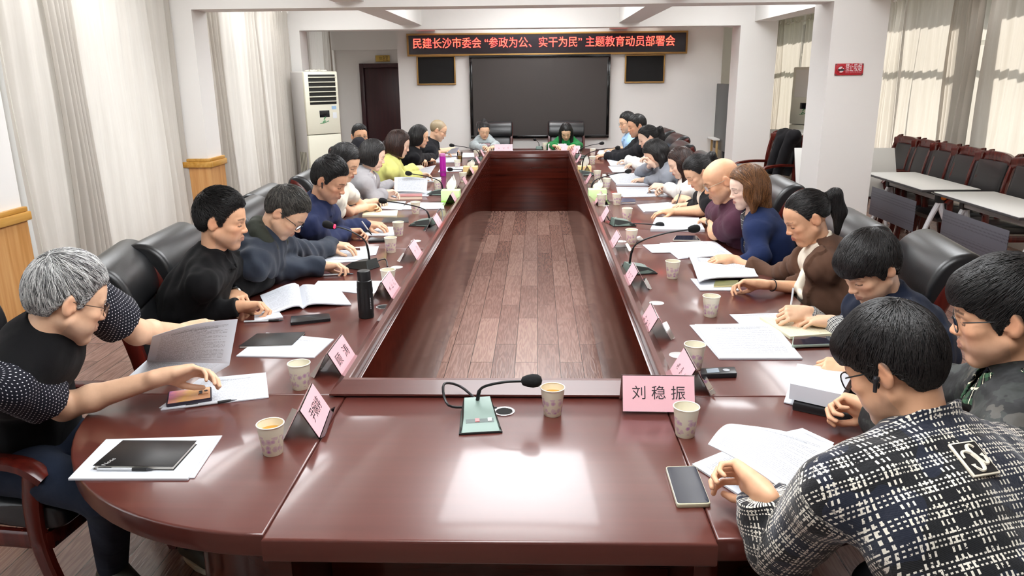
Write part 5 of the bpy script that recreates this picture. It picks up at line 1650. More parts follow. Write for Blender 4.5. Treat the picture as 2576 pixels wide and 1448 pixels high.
# ------------------------------------------------------------------ desk microphones
MGR = plain('grey green microphone case', '71847c', .4, .2); MDK = plain('dark microphone case', '3b403f', .4, .2); FOAM = plain('black foam', '0c0c0d', .95, bump=(900, .5, .002))
def mic(bp, rz, tip, lab, dark=False, big=1.0, cable=None, red=False, midz=None):
    """base centre pixel, rz the direction its buttons face, tip the end of the neck in room coordinates"""
    p = atz(*bp, TZ)
    t = thing('desk_microphone', lab, 'microphone', p, rz)
    M = rotz(rz); loc_ = lambda q: M.T @ (np.asarray(q) - p)
    k = big; case = MDK if dark else MGR
    # wedge: +X is the front with the buttons
    W0, W1 = .058*k, .046*k
    pts = {'A': (-.075*k, W1*.8, .052*k), 'B': (.03*k, W0*.82, .034*k), 'C': (.072*k, W0*.85, .014*k)}
    V = []; F = []
    sec = [(-.080*k, .050*k, .038*k, .006), (-.070*k, .052*k, .040*k, .054*k), (.030*k, .060*k, .047*k, .036*k), (.070*k, .063*k, .054*k, .014*k), (.078*k, .063*k, .055*k, .007)]
    for (x, wb, wt, z) in sec: V += [(x, -wb, .004), (x, -wt, z), (x, wt, z), (x, wb, .004)]
    for i in range(len(sec)-1):
        a_ = i*4
        F += [(a_, a_+1, a_+5, a_+4), (a_+1, a_+2, a_+6, a_+5), (a_+2, a_+3, a_+7, a_+6), (a_+3, a_, a_+4, a_+7)]
    F += [(0, 3, 2, 1), (16, 17, 18, 19)]
    bs = mesh('base', V, F, case, t, sharp=20)
    mesh('sole', *slab([(-.082*k, -.052*k), (.080*k, -.065*k), (.080*k, .065*k), (-.082*k, .052*k)], 0, .006, .002), plain('mic sole', '1c1d1d', .5), t)
    sd = MB()
    for s_ in (-1, 1):
        sd.add([(-.0805*k, s_*.0505*k, .005), (-.0705*k, s_*.0425*k, .052*k), (.030*k, s_*.0495*k, .034*k), (.070*k, s_*.0560*k, .0125*k), (.078*k, s_*.0635*k, .005)], [(0, 1, 2, 3, 4) if s_ > 0 else (4, 3, 2, 1, 0)])
    sd.obj('side_cheek', MDK, t)
    sl = math.atan2(.022, .040)
    def strip(name, x0, x1, y0, y1, m_, up):
        z0_, z1_ = .036*k - (x0-.03*k)*.55, .036*k - (x1-.03*k)*.55
        V = [(x0, y0, z0_), (x1, y0, z1_), (x1, y1, z1_), (x0, y1, z0_)]
        V2 = [(a_, b_, c_ + up) for a_, b_, c_ in V]
        mesh(name, V + V2, [(3, 2, 1, 0), (4, 5, 6, 7), (0, 1, 5, 4), (1, 2, 6, 5), (2, 3, 7, 6), (3, 0, 4, 7)], m_, t, sharp=20)
    strip('button_strip', .040*k, .052*k, -.042*k, .042*k, plain('strip grey', '5f6b68', .5), .0008)
    strip('button', .040*k, .050*k, -.014*k, -.001*k, plain('red button', 'd7797a', .4), .003)
    strip('button', .040*k, .050*k, .024*k, .036*k, plain('white button', 'd5dbd8', .4), .003)
    n0 = np.array((-.055*k, 0, .05*k)); tp = loc_(tip)
    mid = np.array((n0[0] + (tp[0]-n0[0])*.10, n0[1] + (tp[1]-n0[1])*.10, n0[2] + (tp[2]-n0[2])*(.55 if midz is None else midz)))
    mid2 = n0*.45 + tp*.55; mid2[2] = n0[2] + (tp[2]-n0[2])*(.86 if midz is None else min(.97, midz+.3))
    P = spline([n0, mid, mid2, tp], 22)
    mesh('gooseneck', *tube(P, np.concatenate([np.full(6, .0062), np.full(16, .0042)]), 10), plain('black metal neck', '1a1b1c', .35, .4), t)
    dv = unit(P[-1] - P[-3]); e1 = unit(np.cross(dv, (0.1, .2, 1))); e2 = np.cross(dv, e1); Mf = np.stack([e1, e2, dv], 1)
    mesh('windshield', *xf(lathe([(.004, -.006), (.013, -.002), (.019, .014), (.0215, .030), (.0195, .046), (.012, .056), (.001, .059)], 20), Mf, tp), FOAM, t)
    if red: mesh('light_ring', *xf(lathe([(.0085, -.014), (.0115, -.010), (.0115, -.004), (.0085, -.002)], 16), Mf, tp), emit('red light ring', 'ff2040', 4.0), t)
    if cable is not None:
        cp = [np.array((-.07*k, .01, .03*k))] + [loc_(q) for q in cable]
        mesh('cable', *tube(spline(cp, 26), .0042, 8), BLK, t)
    return t
def above(bp, tipp, dy=0.0, yoff=0.0):
    """where the tip of a neck hangs: on the line of sight of its pixel, over the table at the depth of the base plus yoff"""
    b_ = atz(*bp, TZ); return aty(tipp[0], tipp[1], b_[1] + yoff)
b0 = atz(1205, 1062, TZ)
mic((1205, 1062), R_(-82), aty(1316, 958, b0[1]+.05), 'nearest desk microphone, grey green wedge in the middle of the near end', cable=[b0 + (-.07, .16, .05), b0 + (-.12, .12, .075), b0 + (-.10, .06, .03), b0 + (-.03, .10, .006), b0 + (.05, .10, .003)], midz=.62)
mic((912, 672), R_(150), above((912, 672), (838, 568), yoff=-.05), 'dark desk microphone with a red ring, before the man in the slate blue jacket', dark=True, red=True, cable=[atz(968, 660, TZ)+(0, 0, .02), atz(975, 672, TZ)+(0, 0, .004)])
mic((1063, 566), R_(165), above((1063, 566), (972, 506), yoff=.05), 'desk microphone before the woman in the cream top', cable=[atz(1108, 545, TZ)+(0, 0, .06), atz(1114, 560, TZ)+(0, 0, .03), atz(1102, 572, TZ)+(0, 0, .004)])
mic((1100, 489), R_(165), above((1100, 489), (1035, 437), yoff=.05), 'desk microphone left of the left green tissue box')
mic((1180, 437), R_(170), above((1180, 437), (1138, 426), yoff=.05), 'desk microphone with low neck behind the left yellow tissue box', midz=1.1)
mic((1196, 405), R_(165), above((1196, 405), (1142, 366), yoff=.0), 'farthest desk microphone along the left rail, before the shaven headed man')
mic((1607, 684), R_(15), above((1607, 684), (1733, 577), yoff=-.05), 'desk microphone with the long neck before the woman in the brown blazer', cable=[atz(1560, 672, TZ)+(0, 0, .02), atz(1545, 668, TZ)+(0, 0, .004)])
mic((1566, 566), R_(12), above((1566, 566), (1650, 565), yoff=-.1), 'grey desk microphone with arched neck in the red glow on the right', cable=[atz(1532, 560, TZ)+(0, 0, .02), atz(1525, 552, TZ)+(0, 0, .03), atz(1518, 566, TZ)+(0, 0, .004)], midz=1.3)
mic((1502, 487), R_(15), above((1502, 487), (1574, 432), yoff=.15), 'dark desk microphone beyond the right green tissue box', dark=True)
mic((1476, 440), R_(15), above((1476, 440), (1550, 372), yoff=-.6), 'desk microphone behind the right yellow tissue box, long silver neck')
mic((1465, 398), R_(15), above((1465, 398), (1509, 361), yoff=.1), 'farthest desk microphone along the right rail')
mic((1357, 375), R_(85), above((1357, 375), (1347, 352), yoff=.1), 'desk microphone in the middle of the far end of the table', big=.9)
# ------------------------------------------------------------------ tissue boxes
def tissue_box(px, py, w, d, h, colr, lid, lab, tall=.10, rz=0.0):
    p = atz(px, py, TZ)
    t = thing('tissue_box', lab, 'tissue box', p, rz)
    mesh('box', *rbox((-w/2, -d/2, 0), (w/2, d/2, h), .003), plain(colr + ' card', colr, .5, vary=.06), t)
    mesh('trim_band', *rbox((-w/2-.001, -d/2-.001, 0), (w/2+.001, d/2+.001, h*.18), .002), plain(lid + ' band', lid, .5), t)
    mesh('slot', *slab([(w*.28*math.cos(a_), d*.16*math.sin(a_)) for a_ in np.linspace(0, 2*math.pi, 20, endpoint=False)], h, h+.0008, 0), plain('tissue slot', 'e9efe0', .5), t)
    V = []; F = []; n = 14; mrows = 8
    for j in range(mrows):
        tz_ = j/(mrows-1); rr = .012 + .034*math.sin(math.pi*(tz_*.92 + .06)**.75)*(1 - .35*tz_)
        for i in range(n):
            a_ = 2*math.pi*i/n
            V.append((rr*math.cos(a_)*1.0 + .016*tz_ + .003*math.sin(5*a_), rr*math.sin(a_)*.22 + .010*math.sin(2*a_ + tz_*4)*tz_ + .004*math.sin(5*a_), h + tall*tz_*(1 - .16*(1 - math.cos(a_ + .5))*tz_)))
    for j in range(mrows-1):
        for i in range(n):
            k = (i+1) % n; F.append((j*n+i, j*n+k, (j+1)*n+k, (j+1)*n+i))
    F.append(tuple(range((mrows-1)*n, mrows*n)))
    mesh('tissue', V, F, plain('white tissue', 'e8e8e2', .95), t, sharp=None)
tissue_box(1135, 507, .155, .115, .10, 'c4e3a4', '9fe060', 'pale green tissue box with a tall white tissue, left side', .13)
tissue_box(1184, 438, .15, .12, .085, 'ecd694', 'f0dfae', 'yellow tissue box on the left side of the table', .075)
tissue_box(1502, 505, .15, .12, .10, 'c4e3a4', '9fe060', 'pale green tissue box with a crumpled white tissue, right side', .085)
tissue_box(1470, 437, .14, .12, .085, 'f0d894', 'f0dfae', 'yellow tissue box on the right side of the table', .11)
def crumple(px, py, r, lab):
    p = atz(px, py, TZ); t = thing('crumpled_tissue', lab, 'tissue', p)
    f = Field((-r*1.6,)*2 + (-.002,), (r*1.6, r*1.6, r*2), r/7); rg = np.random.default_rng(int(px))
    for k in range(9): f.ell(rg.normal(0, r*.4, 3)*(1, 1, .5) + (0, 0, r*.6), np.linalg.qr(rg.normal(0, 1, (3, 3)))[0], np.array((r*.7, r*.45, r*.22))*rg.uniform(.8, 1.2), r*.1)
    V, F = f.surface(); V[:, 2] = np.maximum(V[:, 2], 0)
    mesh('tissue', V, F, plain('white tissue', 'f4f4ee', .95), t, sharp=None)
crumple(1606, 608, .028, 'crumpled white tissue beside a cup on the right, near the long microphone neck')
crumple(1519, 447, .030, 'crumpled white tissue beyond the right green tissue box')
# ------------------------------------------------------------------ bottles
t = thing('thermos', 'black thermos flask standing by the left rail', 'thermos', atz(922, 797, TZ))
TB = plain('matt black steel', '151617', .42, bump=(500, .05))
mesh('flask', *lathe([(.031, .0), (.0335, .003), (.034, .012), (.0332, .022), (.034, .030), (.0335, .150), (.0325, .158), (.0325, .168)], 40), TB, t)
b = MB()
for k in range(12):
    a_ = 2*math.pi*k/12; b.add(*bar([(.0337*math.cos(a_), .0337*math.sin(a_), .035), (.0337*math.cos(a_), .0337*math.sin(a_), .135)], .009, .0016, (math.cos(a_), math.sin(a_), 0)))
b.obj('grip_ribs', plain('rib black', '1d1e20', .5), t)
mesh('cap', *lathe([(.0325, .168), (.0290, .170), (.0290, .205), (.0275, .211), (.018, .214), (.001, .214)], 40), plain('cap black', '1e1f21', .35), t)
b = MB()
for k in range(7): b.add(*rbox((.0355, -.0022, .045+.0075*k), (.0361, .0022, .050+.0075*k), 0))
b.obj('lettering', plain('grey print', '9a9a9a', .5), t); t.rotation_euler = (0, 0, R_(-40))
t = thing('bottle', 'bright magenta drinking bottle on the left side of the table', 'bottle', atz(1115, 442, TZ))
mesh('flask', *lathe([(.030, 0), (.032, .004), (.032, .19), (.030, .205)], 28), plain('magenta plastic', 'b822a8', .25), t)
mesh('cap', *lathe([(.031, .205), (.032, .21), (.032, .228), (.029, .232), (.001, .232)], 28), plain('magenta cap', 'd98ac8', .3), t)
mesh('ring', *lathe([(.0325, .03), (.0335, .034), (.0335, .05), (.0325, .054)], 28), plain('magenta dark', '96208c', .3), t)
t = thing('tea_glass', 'clear glass of amber tea before the woman in black', 'glass', atz(1157, 409, TZ))
mesh('tumbler', *lathe([(.026, .0), (.034, .13), (.032, .13), (.025, .008), (.001, .008)], 28), glass_mat('drinking glass', (.96, .98, .97), .94), t)
mesh('tea', *lathe([(.0245, .009), (.0295, .085), (.001, .085)], 24), plain('amber tea glass', 'c39a20', .1), t)
# ------------------------------------------------------------------ papers
def paper_mat(name, tone='d2d6dd', lines=34, dens=.55, margin=.1, ink='5a5a60', rows_v=True, grid=False, title=False):
    if name in _MC: return _MC[name]
    t = NT(name)
    uv = t.coord('UV'); s_ = t.n('ShaderNodeSeparateXYZ', i0=uv)
    u, v = s_.outputs[0], s_.outputs[1]
    row = t.math('FLOOR', t.math('MULTIPLY', v, lines)); fr = t.math('FRACT', t.math('MULTIPLY', v, lines))
    nz = t.noise(t.n('ShaderNodeCombineXYZ', i0=t.math('MULTIPLY', u, 95.0), i1=t.math('MULTIPLY', row, 7.3)), 1.0, 1.0)
    ch = t.math('GREATER_THAN', nz, 1 - dens)
    inl = t.math('MULTIPLY', t.math('GREATER_THAN', fr, .30), t.math('LESS_THAN', fr, .74))
    wn_ = t.n('ShaderNodeTexWhiteNoise', _noise_dimensions='1D'); t.set(wn_, 'W', row)
    endu = t.math('ADD', 1 - margin - .25, t.math('MULTIPLY', t.math('GREATER_THAN', wn_.outputs[0], .25), .25))
    mg = t.math('MULTIPLY', t.math('MULTIPLY', t.math('GREATER_THAN', u, margin), t.math('LESS_THAN', u, endu)), t.math('MULTIPLY', t.math('GREATER_THAN', v, margin*.8), t.math('LESS_THAN', v, 1 - margin*.9)))
    m_ = t.math('MULTIPLY', t.math('MULTIPLY', ch, inl), mg)
    if title:
        big = t.math('MULTIPLY', t.math('LESS_THAN', t.math('ABSOLUTE', t.math('SUBTRACT', v, title)), .018), t.math('LESS_THAN', t.math('ABSOLUTE', t.math('SUBTRACT', u, .5)), .28))
        nb = t.math('GREATER_THAN', t.noise(t.n('ShaderNodeCombineXYZ', i0=t.math('MULTIPLY', u, 60.0), i1=t.math('MULTIPLY', v, 60.0)), 1.0, 1.0), .42)
        m_ = t.math('MAXIMUM', m_, t.math('MULTIPLY', big, nb))
    if grid:
        ln = t.math('LESS_THAN', fr, .06); m_ = t.math('MAXIMUM', t.math('MULTIPLY', m_, .8), t.math('MULTIPLY', t.math('MULTIPLY', ln, mg), .6))
    _MC[name] = t.fin(t.mix(t.math('MULTIPLY', m_, .5), lin(tone), lin(ink)), .7, spec=.25)
    return _MC[name]
PT = paper_mat('printed page', title=.86); PT2 = paper_mat('printed table page', lines=26, dens=.5, grid=True); PB = plain('blank paper', 'd2d6dd', .7, spec=.25); PC = paper_mat('cream written page', 'e2dcc0', 24, .42, .08, '6a6a66')
COV = paper_mat('cover page', lines=16, dens=.0, title=.80)
def sheet_stack(parent, name, quad, z0, z1, mat, sag=0.0, n=10, off=None, curl=None):
    """quad: four corners in order round the sheet, in room x, y (z if given is added); v runs from corner 0 to corner 3"""
    Q = [np.array((*q[:2], (q[2] if len(q) > 2 else 0.0)), float) for q in quad]
    V = []; UV = []; F = []
    for top_ in (1, 0):
        for j in range(n+1):
            v = j/n
            for i in range(n+1):
                u = i/n
                p = (Q[0]*(1-u) + Q[1]*u)*(1-v) + (Q[3]*(1-u) + Q[2]*u)*v
                zz = p[2] + (z1 if top_ else z0)
                if curl: zz += curl(u, v)
                if sag: zz += sag*abs(math.sin(math.pi*(u*1.0)))*math.sin(math.pi*v)**.5
                V.append((p[0], p[1], zz)); UV.append((u, v))
    m_ = (n+1)**2
    for j in range(n):
        for i in range(n):
            a_ = j*(n+1)+i
            F.append((a_, a_+1, a_+n+2, a_+n+1)); F.append((m_+a_+n+1, m_+a_+n+2, m_+a_+1, m_+a_))
    ed = [i for i in range(n+1)] + [(j*(n+1)+n) for j in range(1, n+1)] + [n*(n+1)+i for i in range(n-1, -1, -1)] + [j*(n+1) for j in range(n-1, 0, -1)]
    for k in range(len(ed)):
        a_, b_ = ed[k], ed[(k+1) % len(ed)]; F.append((a_, m_+a_, m_+b_, b_))
    # keep the printed side up
    x1 = Q[1]-Q[0]; x2 = Q[3]-Q[0]
    if x1[0]*x2[1] - x1[1]*x2[0] < 0: F = [f[::-1] for f in F]
    V = np.array(V) - np.array(parent.location)
    return mesh(name, V, F, mat, parent, sharp=40, uv=UV)
_DC = [0]
def flat_doc(pix, lab, th=.004, mat=None, z=0.0, cat='document', name='document', group=None, extra=None, edge=None, curl=None):
    _DC[0] += 1; z = z + .00006*_DC[0] % .0011; th = th + .00009*(_DC[0] % 7)
    q = [atz(a_, b_, TZ + z + th) for a_, b_ in pix]
    c_ = np.mean(q, 0)
    t = thing(name, lab, cat, (c_[0], c_[1], TZ + z), 0, group)
    mesh_ = sheet_stack(t, 'pages', [p[:2] for p in q], TZ + z + .0004, TZ + z + th, mat or PT, curl=curl)
    if extra:
        for k, (dx, dy, rot) in enumerate(extra):
            cq = np.array([p[:2] for p in q]); c2 = cq.mean(0)
            q2 = (cq - c2) @ rotz(R_(rot))[:2, :2].T + c2 + (dx, dy)
            sheet_stack(t, 'loose_sheet', q2, TZ + z + .0002 + .0001*k, TZ + z + th*(.5 - .17*k), PB)
    return t
def phone(pix, lab, th=.009, screen=True, colr='16181c', case=None, z=0.0, name='phone', cat='phone'):
    q = [atz(a_, b_, TZ + z + th) for a_, b_ in pix]
    c_ = np.mean(q, 0); t = thing(name, lab, cat, (c_[0], c_[1], TZ + z))
    P = [p[:2] - c_[:2] for p in q]
    # rounded corners
    R2 = []; r = .009
    for i in range(4):
        a0, a1, a2 = P[i-1], P[i], P[(i+1) % 4]; u1 = (a0-a1)/np.linalg.norm(a0-a1); u2 = (a2-a1)/np.linalg.norm(a2-a1)
        for k in range(5):
            s_ = k/4; R2.append(a1 + u1*r*(1-s_)**2 + u2*r*s_**2)
    mesh('case', *slab(R2, 0, th, .002), plain('phone case ' + (case or colr), case or colr, .3), t)
    cc_ = np.mean(P, 0)
    if screen: mesh('screen', *slab([cc_ + (p-cc_)*.95 for p in R2], th, th+.0006, 0), plain('phone screen', '1a2030', .06, spec=.7), t)
    return t
def pen(pa, pb, lab, z=.004, colr='1a1a1c', cl='c9ccd0', za=None, zb=None, up=False):
    a_ = np.array(pa, float) if len(pa) == 3 else atz(*pa, TZ + z); b_ = np.array(pb, float) if len(pb) == 3 else atz(*pb, TZ + z)
    if len(pa) == 2: a_[2] = TZ + z + .0045; b_[2] = TZ + z + .0045
    t = thing('pen', lab, 'pen', a_)
    d = b_ - a_; L = np.linalg.norm(d); u = d/L
    mesh('barrel', *tube([0*u, u*L*.62], .0044, 10), plain('clear barrel ' + cl, cl, .2), t)
    mesh('grip', *tube([u*L*.62, u*L*.88], .0050, 10), plain('pen grip ' + colr, colr, .5), t)
    mesh('tip', *tube([u*L*.88, u*L*.94, u*L], [.0044, .003, .0008], 10), plain('pen tip', '55565a', .3, .7), t)
    mesh('clip', *bar([u*L*.02 + (0, 0, .0055), u*L*.25 + (0, 0, .0055)], .003, .0012), plain('pen clip ' + colr, colr, .4), t)
    return t
def notebook(pix, lab, th=.016, colr='1c1c1e', z=0.0, pages='ece9e0', logo=None, name='notebook'):
    q = [atz(a_, b_, TZ + z + th) for a_, b_ in pix]; c_ = np.mean(q, 0)
    t = thing(name, lab, 'notebook', (c_[0], c_[1], TZ + z)); P = np.array([p[:2] - c_[:2] for p in q])
    mesh('cover', *slab(P, th-.002, th, .0012), plain('cover ' + colr, colr, .38, bump=(400, .08, .002)), t)
    mesh('pages', *slab(P*.965, .002, th-.002, 0), plain('page block ' + pages, pages, .8), t)
    mesh('back_cover', *slab(P, 0, .002, .001), plain('cover ' + colr, colr, .38), t)
    return t, P, th
# near left
flat_doc([(171, 1203), (472, 1203), (550, 1096), (267, 1104)], 'sheaf of white papers under the black notebook, front left corner', .006, PB, extra=[(.01, .006, 1.5)])
nb, P, th = notebook([(233, 1170), (436, 1172), (495, 1107), (309, 1106)], 'black notebook with a small silver print, on the papers at the front left', .013, '1b1b1c', z=.006)
u = unit(P[1]-P[0]); v = unit(P[3]-P[0])
Mt = basis((*(-v*0 + unit(u*.2+v)),0), (*(-unit(u-v*.2)), 0), (*(P[0]*.72 + P[1]*.16 + P[3]*.14), th+.0006)); 
text_mesh('lettering', 'Note', .020, plain('silver print', 'c4c4c4', .4), nb, Mt)
pen((246, 1183), (388, 1184), 'clear black capped pen in front of the black notebook, front left', .006)
flat_doc([(404, 1029), (676, 998), (669, 937), (500, 955)], 'printed sheets under the purple phone, before the grey haired man', .004, PT, extra=[(-.008, .012, -2)])
ph = phone([(417, 1017), (533, 1000), (532, 971), (423, 984)], 'phone with a purple and orange sunset back, on sheets before the grey haired man', .012, False, 'caa27a', '2b2430', z=.004)
def sunset():
    t = NT('sunset phone back'); s_ = t.n('ShaderNodeSeparateXYZ', i0=t.coord())
    f = t.math('ADD', t.math('ADD', t.math('MULTIPLY', s_.outputs[0], 5.5), .5), t.math('MULTIPLY', t.noise(t.coord(), 30.0), .35))
    return t.fin(t.ramp(f, [(.12, lin('7a4fd0')), (.38, lin('d98a98')), (.62, lin('e8b368')), (.9, lin('d9a070'))]), .25)
q = np.array([atz(a_, b_, TZ+.0165)[:2] for a_, b_ in [(417, 1017), (533, 1000), (532, 971), (423, 984)]]) - np.array(ph.location)[:2]
mesh('back', *slab(q*.93, .012, .0126, 0), sunset(), ph)
cq = q.mean(0); ci = cq*0 + q[2]*.62 + q[1]*.14 + q[3]*.24*.0
ex = unit(q[1]-q[0]); ey = unit(q[3]-q[0]); c0 = (q[1]+q[2])/2 - ex*.026 + ey*.006
mesh('camera_bump', *slab([c0 + ex*a_ + ey*b_ for a_, b_ in ((-.016, -.016), (.016, -.016), (.016, .016), (-.016, .016))], .0126, .0146, .001), plain('camera plate', 'cf9a72', .3), ph)
for a_, b_ in ((-.008, .007), (.008, .007), (-.008, -.008)):
    mesh('lens', *lathe([(.006, .0146), (.006, .016), (.001, .0162)], 14, (*(c0 + ex*a_ + ey*b_), 0)), plain('lens glass', '0a0a0e', .1), ph)
pen((466, 1026), (597, 1008), 'clear pen with black cap lying across the sheets before the grey haired man', .0005)
flat_doc([(594, 894), (790, 898), (840, 852), (670, 836)], 'study booklet with a printed cover beside the cup on the left', .005, COV)
nb2, P, th = notebook([(600, 870), (735, 866), (768, 834), (646, 838)], 'black notebook partly under the study booklet on the left', .010, '232324', z=0)
phone([(730, 811), (832, 800), (828, 787), (732, 794)], 'black phone beyond the study booklet, near the black thermos', .014, False, '17181b')
pen((614, 811), (714, 807), 'black and clear pen between the study booklet and the black phone', .0005)
# open reports: two curved leaves from a fold
def open_report(left, right, lab, z=0.0, mat=PT, th=.006, lift=.02, name='document', cat='document'):
    """left, right: four pixels each, fold first: (fold near, fold far, outer far, outer near)"""
    ql = [atz(a_, b_, TZ+z+th) for a_, b_ in left]; qr = [atz(a_, b_, TZ+z+th) for a_, b_ in right]
    c_ = np.mean(ql + qr, 0); t = thing(name, lab, cat, (c_[0], c_[1], TZ+z))
    cu = lambda u, v: lift*math.sin(math.pi*min(1, u*1.15))**2*(1-u)**.4 if u < .87 else 0.0
    for q in (ql, qr):
        sheet_stack(t, 'page_block', [q[0][:2], q[3][:2], q[2][:2], q[1][:2]], TZ+z+.0005, TZ+z+th, mat, curl=lambda u, v: lift*1.4*(math.sin(math.pi*u**.6))*(1-u*.6))
    return t
open_report([(762, 774), (752, 716), (654, 742), (676, 790)], [(762, 774), (752, 722), (856, 728), (884, 765)], 'open printed report under the hands of the man in black on the left', mat=PT2, lift=.016)
flat_doc([(640, 806), (712, 796), (700, 780), (640, 784)], 'white folder under the open report of the man in black on the left', .006, PB, name='folder', cat='folder')
flat_doc([(784, 724), (940, 741), (960, 706), (800, 706)], 'printed sheet beside the black thermos', .003, PT)
pen((807, 694), (890, 690), 'black and clear pen in front of the slate blue sleeve', .0005)
flat_doc([(756, 655), (916, 650), (925, 630), (824, 627)], 'printed report under the hands of the man in the slate blue jacket', .008, PT, extra=[(.03, -.05, 8)])
flat_doc([(908, 645), (946, 640), (953, 619), (905, 620)], 'loose printed sheets behind the dark microphone on the left', .003, PT)
flat_doc([(840, 585), (976, 590), (990, 570), (845, 568)], 'papers under the pen of the man in the navy shirt', .006, PT, extra=[(.02, -.05, 10)])
phone([(926, 605), (968, 603), (964, 594), (930, 594)], 'black phone in front of the papers of the man in the navy shirt', .016, False, '141417', name='phone')
nb3, _, _ = notebook([(960, 558), (1028, 557), (1027, 546), (966, 547)], 'flat black folder between the navy shirt man and the cream notebook', .008, '2b2b2e')
flat_doc([(911, 541), (998, 542), (1001, 528), (914, 531)], 'open cream notebook the woman in the cream top writes in', .014, PC, name='notebook', cat='notebook')
flat_doc([(960, 524), (1010, 527), (1021, 506), (950, 506)], 'printed papers beyond the open cream notebook', .005, PT)
flat_doc([(1006, 526), (1117, 524), (1116, 509), (1028, 509)], 'printed papers right of the cup before the woman in the cream top', .005, PT)
flat_doc([(985, 491), (1070, 490), (1086, 479), (973, 483)], 'pile of printed papers under the page held by the woman in the light grey blazer', .010, PT, extra=[(.02, -.03, 4)])
nb4, _, _ = notebook([(996, 494), (1062, 493), (1062, 486), (998, 487)], 'two reddish notebooks stacked before the light grey blazer', .028, 'b06a68', pages='e9d9c4')
flat_doc([(1066, 456), (1106, 456), (1110, 446), (1073, 446)], 'papers beside the magenta bottle', .006, PB)
flat_doc([(1079, 408), (1149, 407), (1148, 394), (1087, 394)], 'printed papers before the woman in the black blouse', .010, PT)
flat_doc([(1102, 432), (1160, 430), (1172, 418), (1110, 420)], 'papers left of the yellow tissue box on the left', .006, PT)
flat_doc([(1108, 391), (1150, 391), (1158, 379), (1120, 380)], 'papers before the shaven headed man', .008, PB)
flat_doc([(1160, 395), (1195, 394), (1205, 384), (1165, 384)], 'papers beside the tea glass on the left', .006, PB)
flat_doc([(1212, 381), (1250, 381), (1246, 373), (1215, 373)], 'papers before the woman in the grey cardigan', .006, PB)
flat_doc([(1376, 381), (1432, 381), (1424, 370), (1384, 370)], 'papers under the hands of the woman in green', .008, PB)
# right side
flat_doc([(1502, 386), (1540, 389), (1546, 379), (1508, 377)], 'papers before the man in the light blue shirt', .006, PB)
flat_doc([(1499, 397), (1545, 398), (1550, 386), (1508, 386)], 'papers under the hand of the man in the black jacket', .006, PT)
flat_doc([(1534, 415), (1589, 415), (1591, 393), (1531, 391)], 'big printed sheet before the woman in the white ruffled blouse', .006, PT, extra=[(-.02, -.03, 3)])
flat_doc([(1541, 432), (1578, 432), (1581, 418), (1530, 418)], 'papers left of the arm propping a chin, right side', .006, PT)
flat_doc([(1552, 463), (1637, 463), (1597, 435), (1545, 437)], 'pile of printed papers under the hand of the woman in the grey shirt', .014, PT, extra=[(-.03, .02, 5), (.02, .03, -4)])
flat_doc([(1556, 492), (1681, 491), (1656, 471), (1550, 470)], 'printed papers before the woman in the white blouse', .008, PT, extra=[(.02, -.02, 4)])
phone([(1626, 486), (1670, 487), (1668, 482), (1632, 481)], 'silver phone on the papers before the woman in the white blouse', .008, True, 'a9abb0', z=.008)
notebook([(1563, 508), (1599, 507), (1598, 499), (1564, 498)], 'dark blue notebook beside two cups on the right', .016, '2c3350')
flat_doc([(1623, 531), (1727, 528), (1699, 508), (1616, 513)], 'printed papers under the pen of the woman in the black cardigan', .010, PT, extra=[(-.03, .02, 5)])
flat_doc([(1636, 576), (1773, 577), (1758, 547), (1650, 546)], 'thick pile of printed papers before the bald man in maroon', .016, PT)
pen((1740, 541), (1684, 537), 'silver pen lying beyond the bald man papers', .004, 'a0a4aa')
phone([(1692, 603), (1763, 604), (1752, 592), (1700, 592)], 'grey phone near the edge before the woman in the navy cardigan', .010, True, 'b9b4aa')
flat_doc([(1716, 648), (1846, 641), (1798, 606), (1686, 609)], 'printed papers before the woman in the navy cardigan', .006, PT, extra=[(-.05, .0, 6)])
flat_doc([(1640, 635), (1702, 634), (1690, 612), (1616, 615)], 'loose sheet left of the navy cardigan papers, under the long neck', .003, PT)
flat_doc([(1761, 729), (1860, 729), (1848, 706), (1737, 700)], 'white sheets under the open report of the woman in the brown blazer', .004, PB)
notebook([(1795, 717), (1855, 716), (1858, 704), (1800, 705)], 'olive green notebook peeping out under the report of the brown blazer', .012, '6a6a40', z=.004, pages='d9cf9a')
open_report([(1905, 692), (1742, 662), (1731, 648), (1885, 660)][::-1], [(1758, 708), (1742, 662), (1892, 676), (1908, 694)], 'open printed report of the woman in the brown blazer', z=.016, mat=PT, lift=.012)
flat_doc([(1862, 815), (2010, 812), (1955, 787), (1835, 790)], 'printed sheet under the open cream notebook on the right', .003, PT)
flat_doc([(1988, 846), (2098, 838), (2050, 800), (1911, 797)], 'open cream notebook the person with plaid cuffs writes in', .012, PC, name='notebook', cat='notebook')
flat_doc([(1810, 900), (2019, 900), (1947, 813), (1748, 815)], 'big printed sheaf nearest the black recorder on the right', .006, PT, extra=[(-.012, .01, 3)])
phone([(1992, 868), (2098, 864), (2092, 845), (1995, 846)], 'phone in a pale green case on the papers before the plaid cuffs', .011, True, '9aa89a', z=.006)
t = phone([(1764, 941), (1855, 938), (1848, 921), (1762, 925)], 'black voice recorder lying right of the pink plates', .018, False, '1b1d20', name='voice_recorder', cat='voice recorder')
q = np.array([atz(a_, b_, TZ+.018)[:2] for a_, b_ in [(1764, 941), (1855, 938), (1848, 921), (1762, 925)]]) - np.array(t.location)[:2]
cx_ = q.mean(0)
mesh('display', *slab([cx_ + (p - cx_)*np.array((.35, .6)) - (q[1]-q[0])*.16 for p in q], .018, .0188, 0), plain('lcd', '7d8a96', .2), t)
mesh('key_pad', *lathe([(.012, .018), (.012, .0195), (.008, .0195), (.001, .019)], 20, (*(cx_ + (q[1]-q[0])*.22), 0)), plain('silver key', 'b9bec4', .3, .6), t)
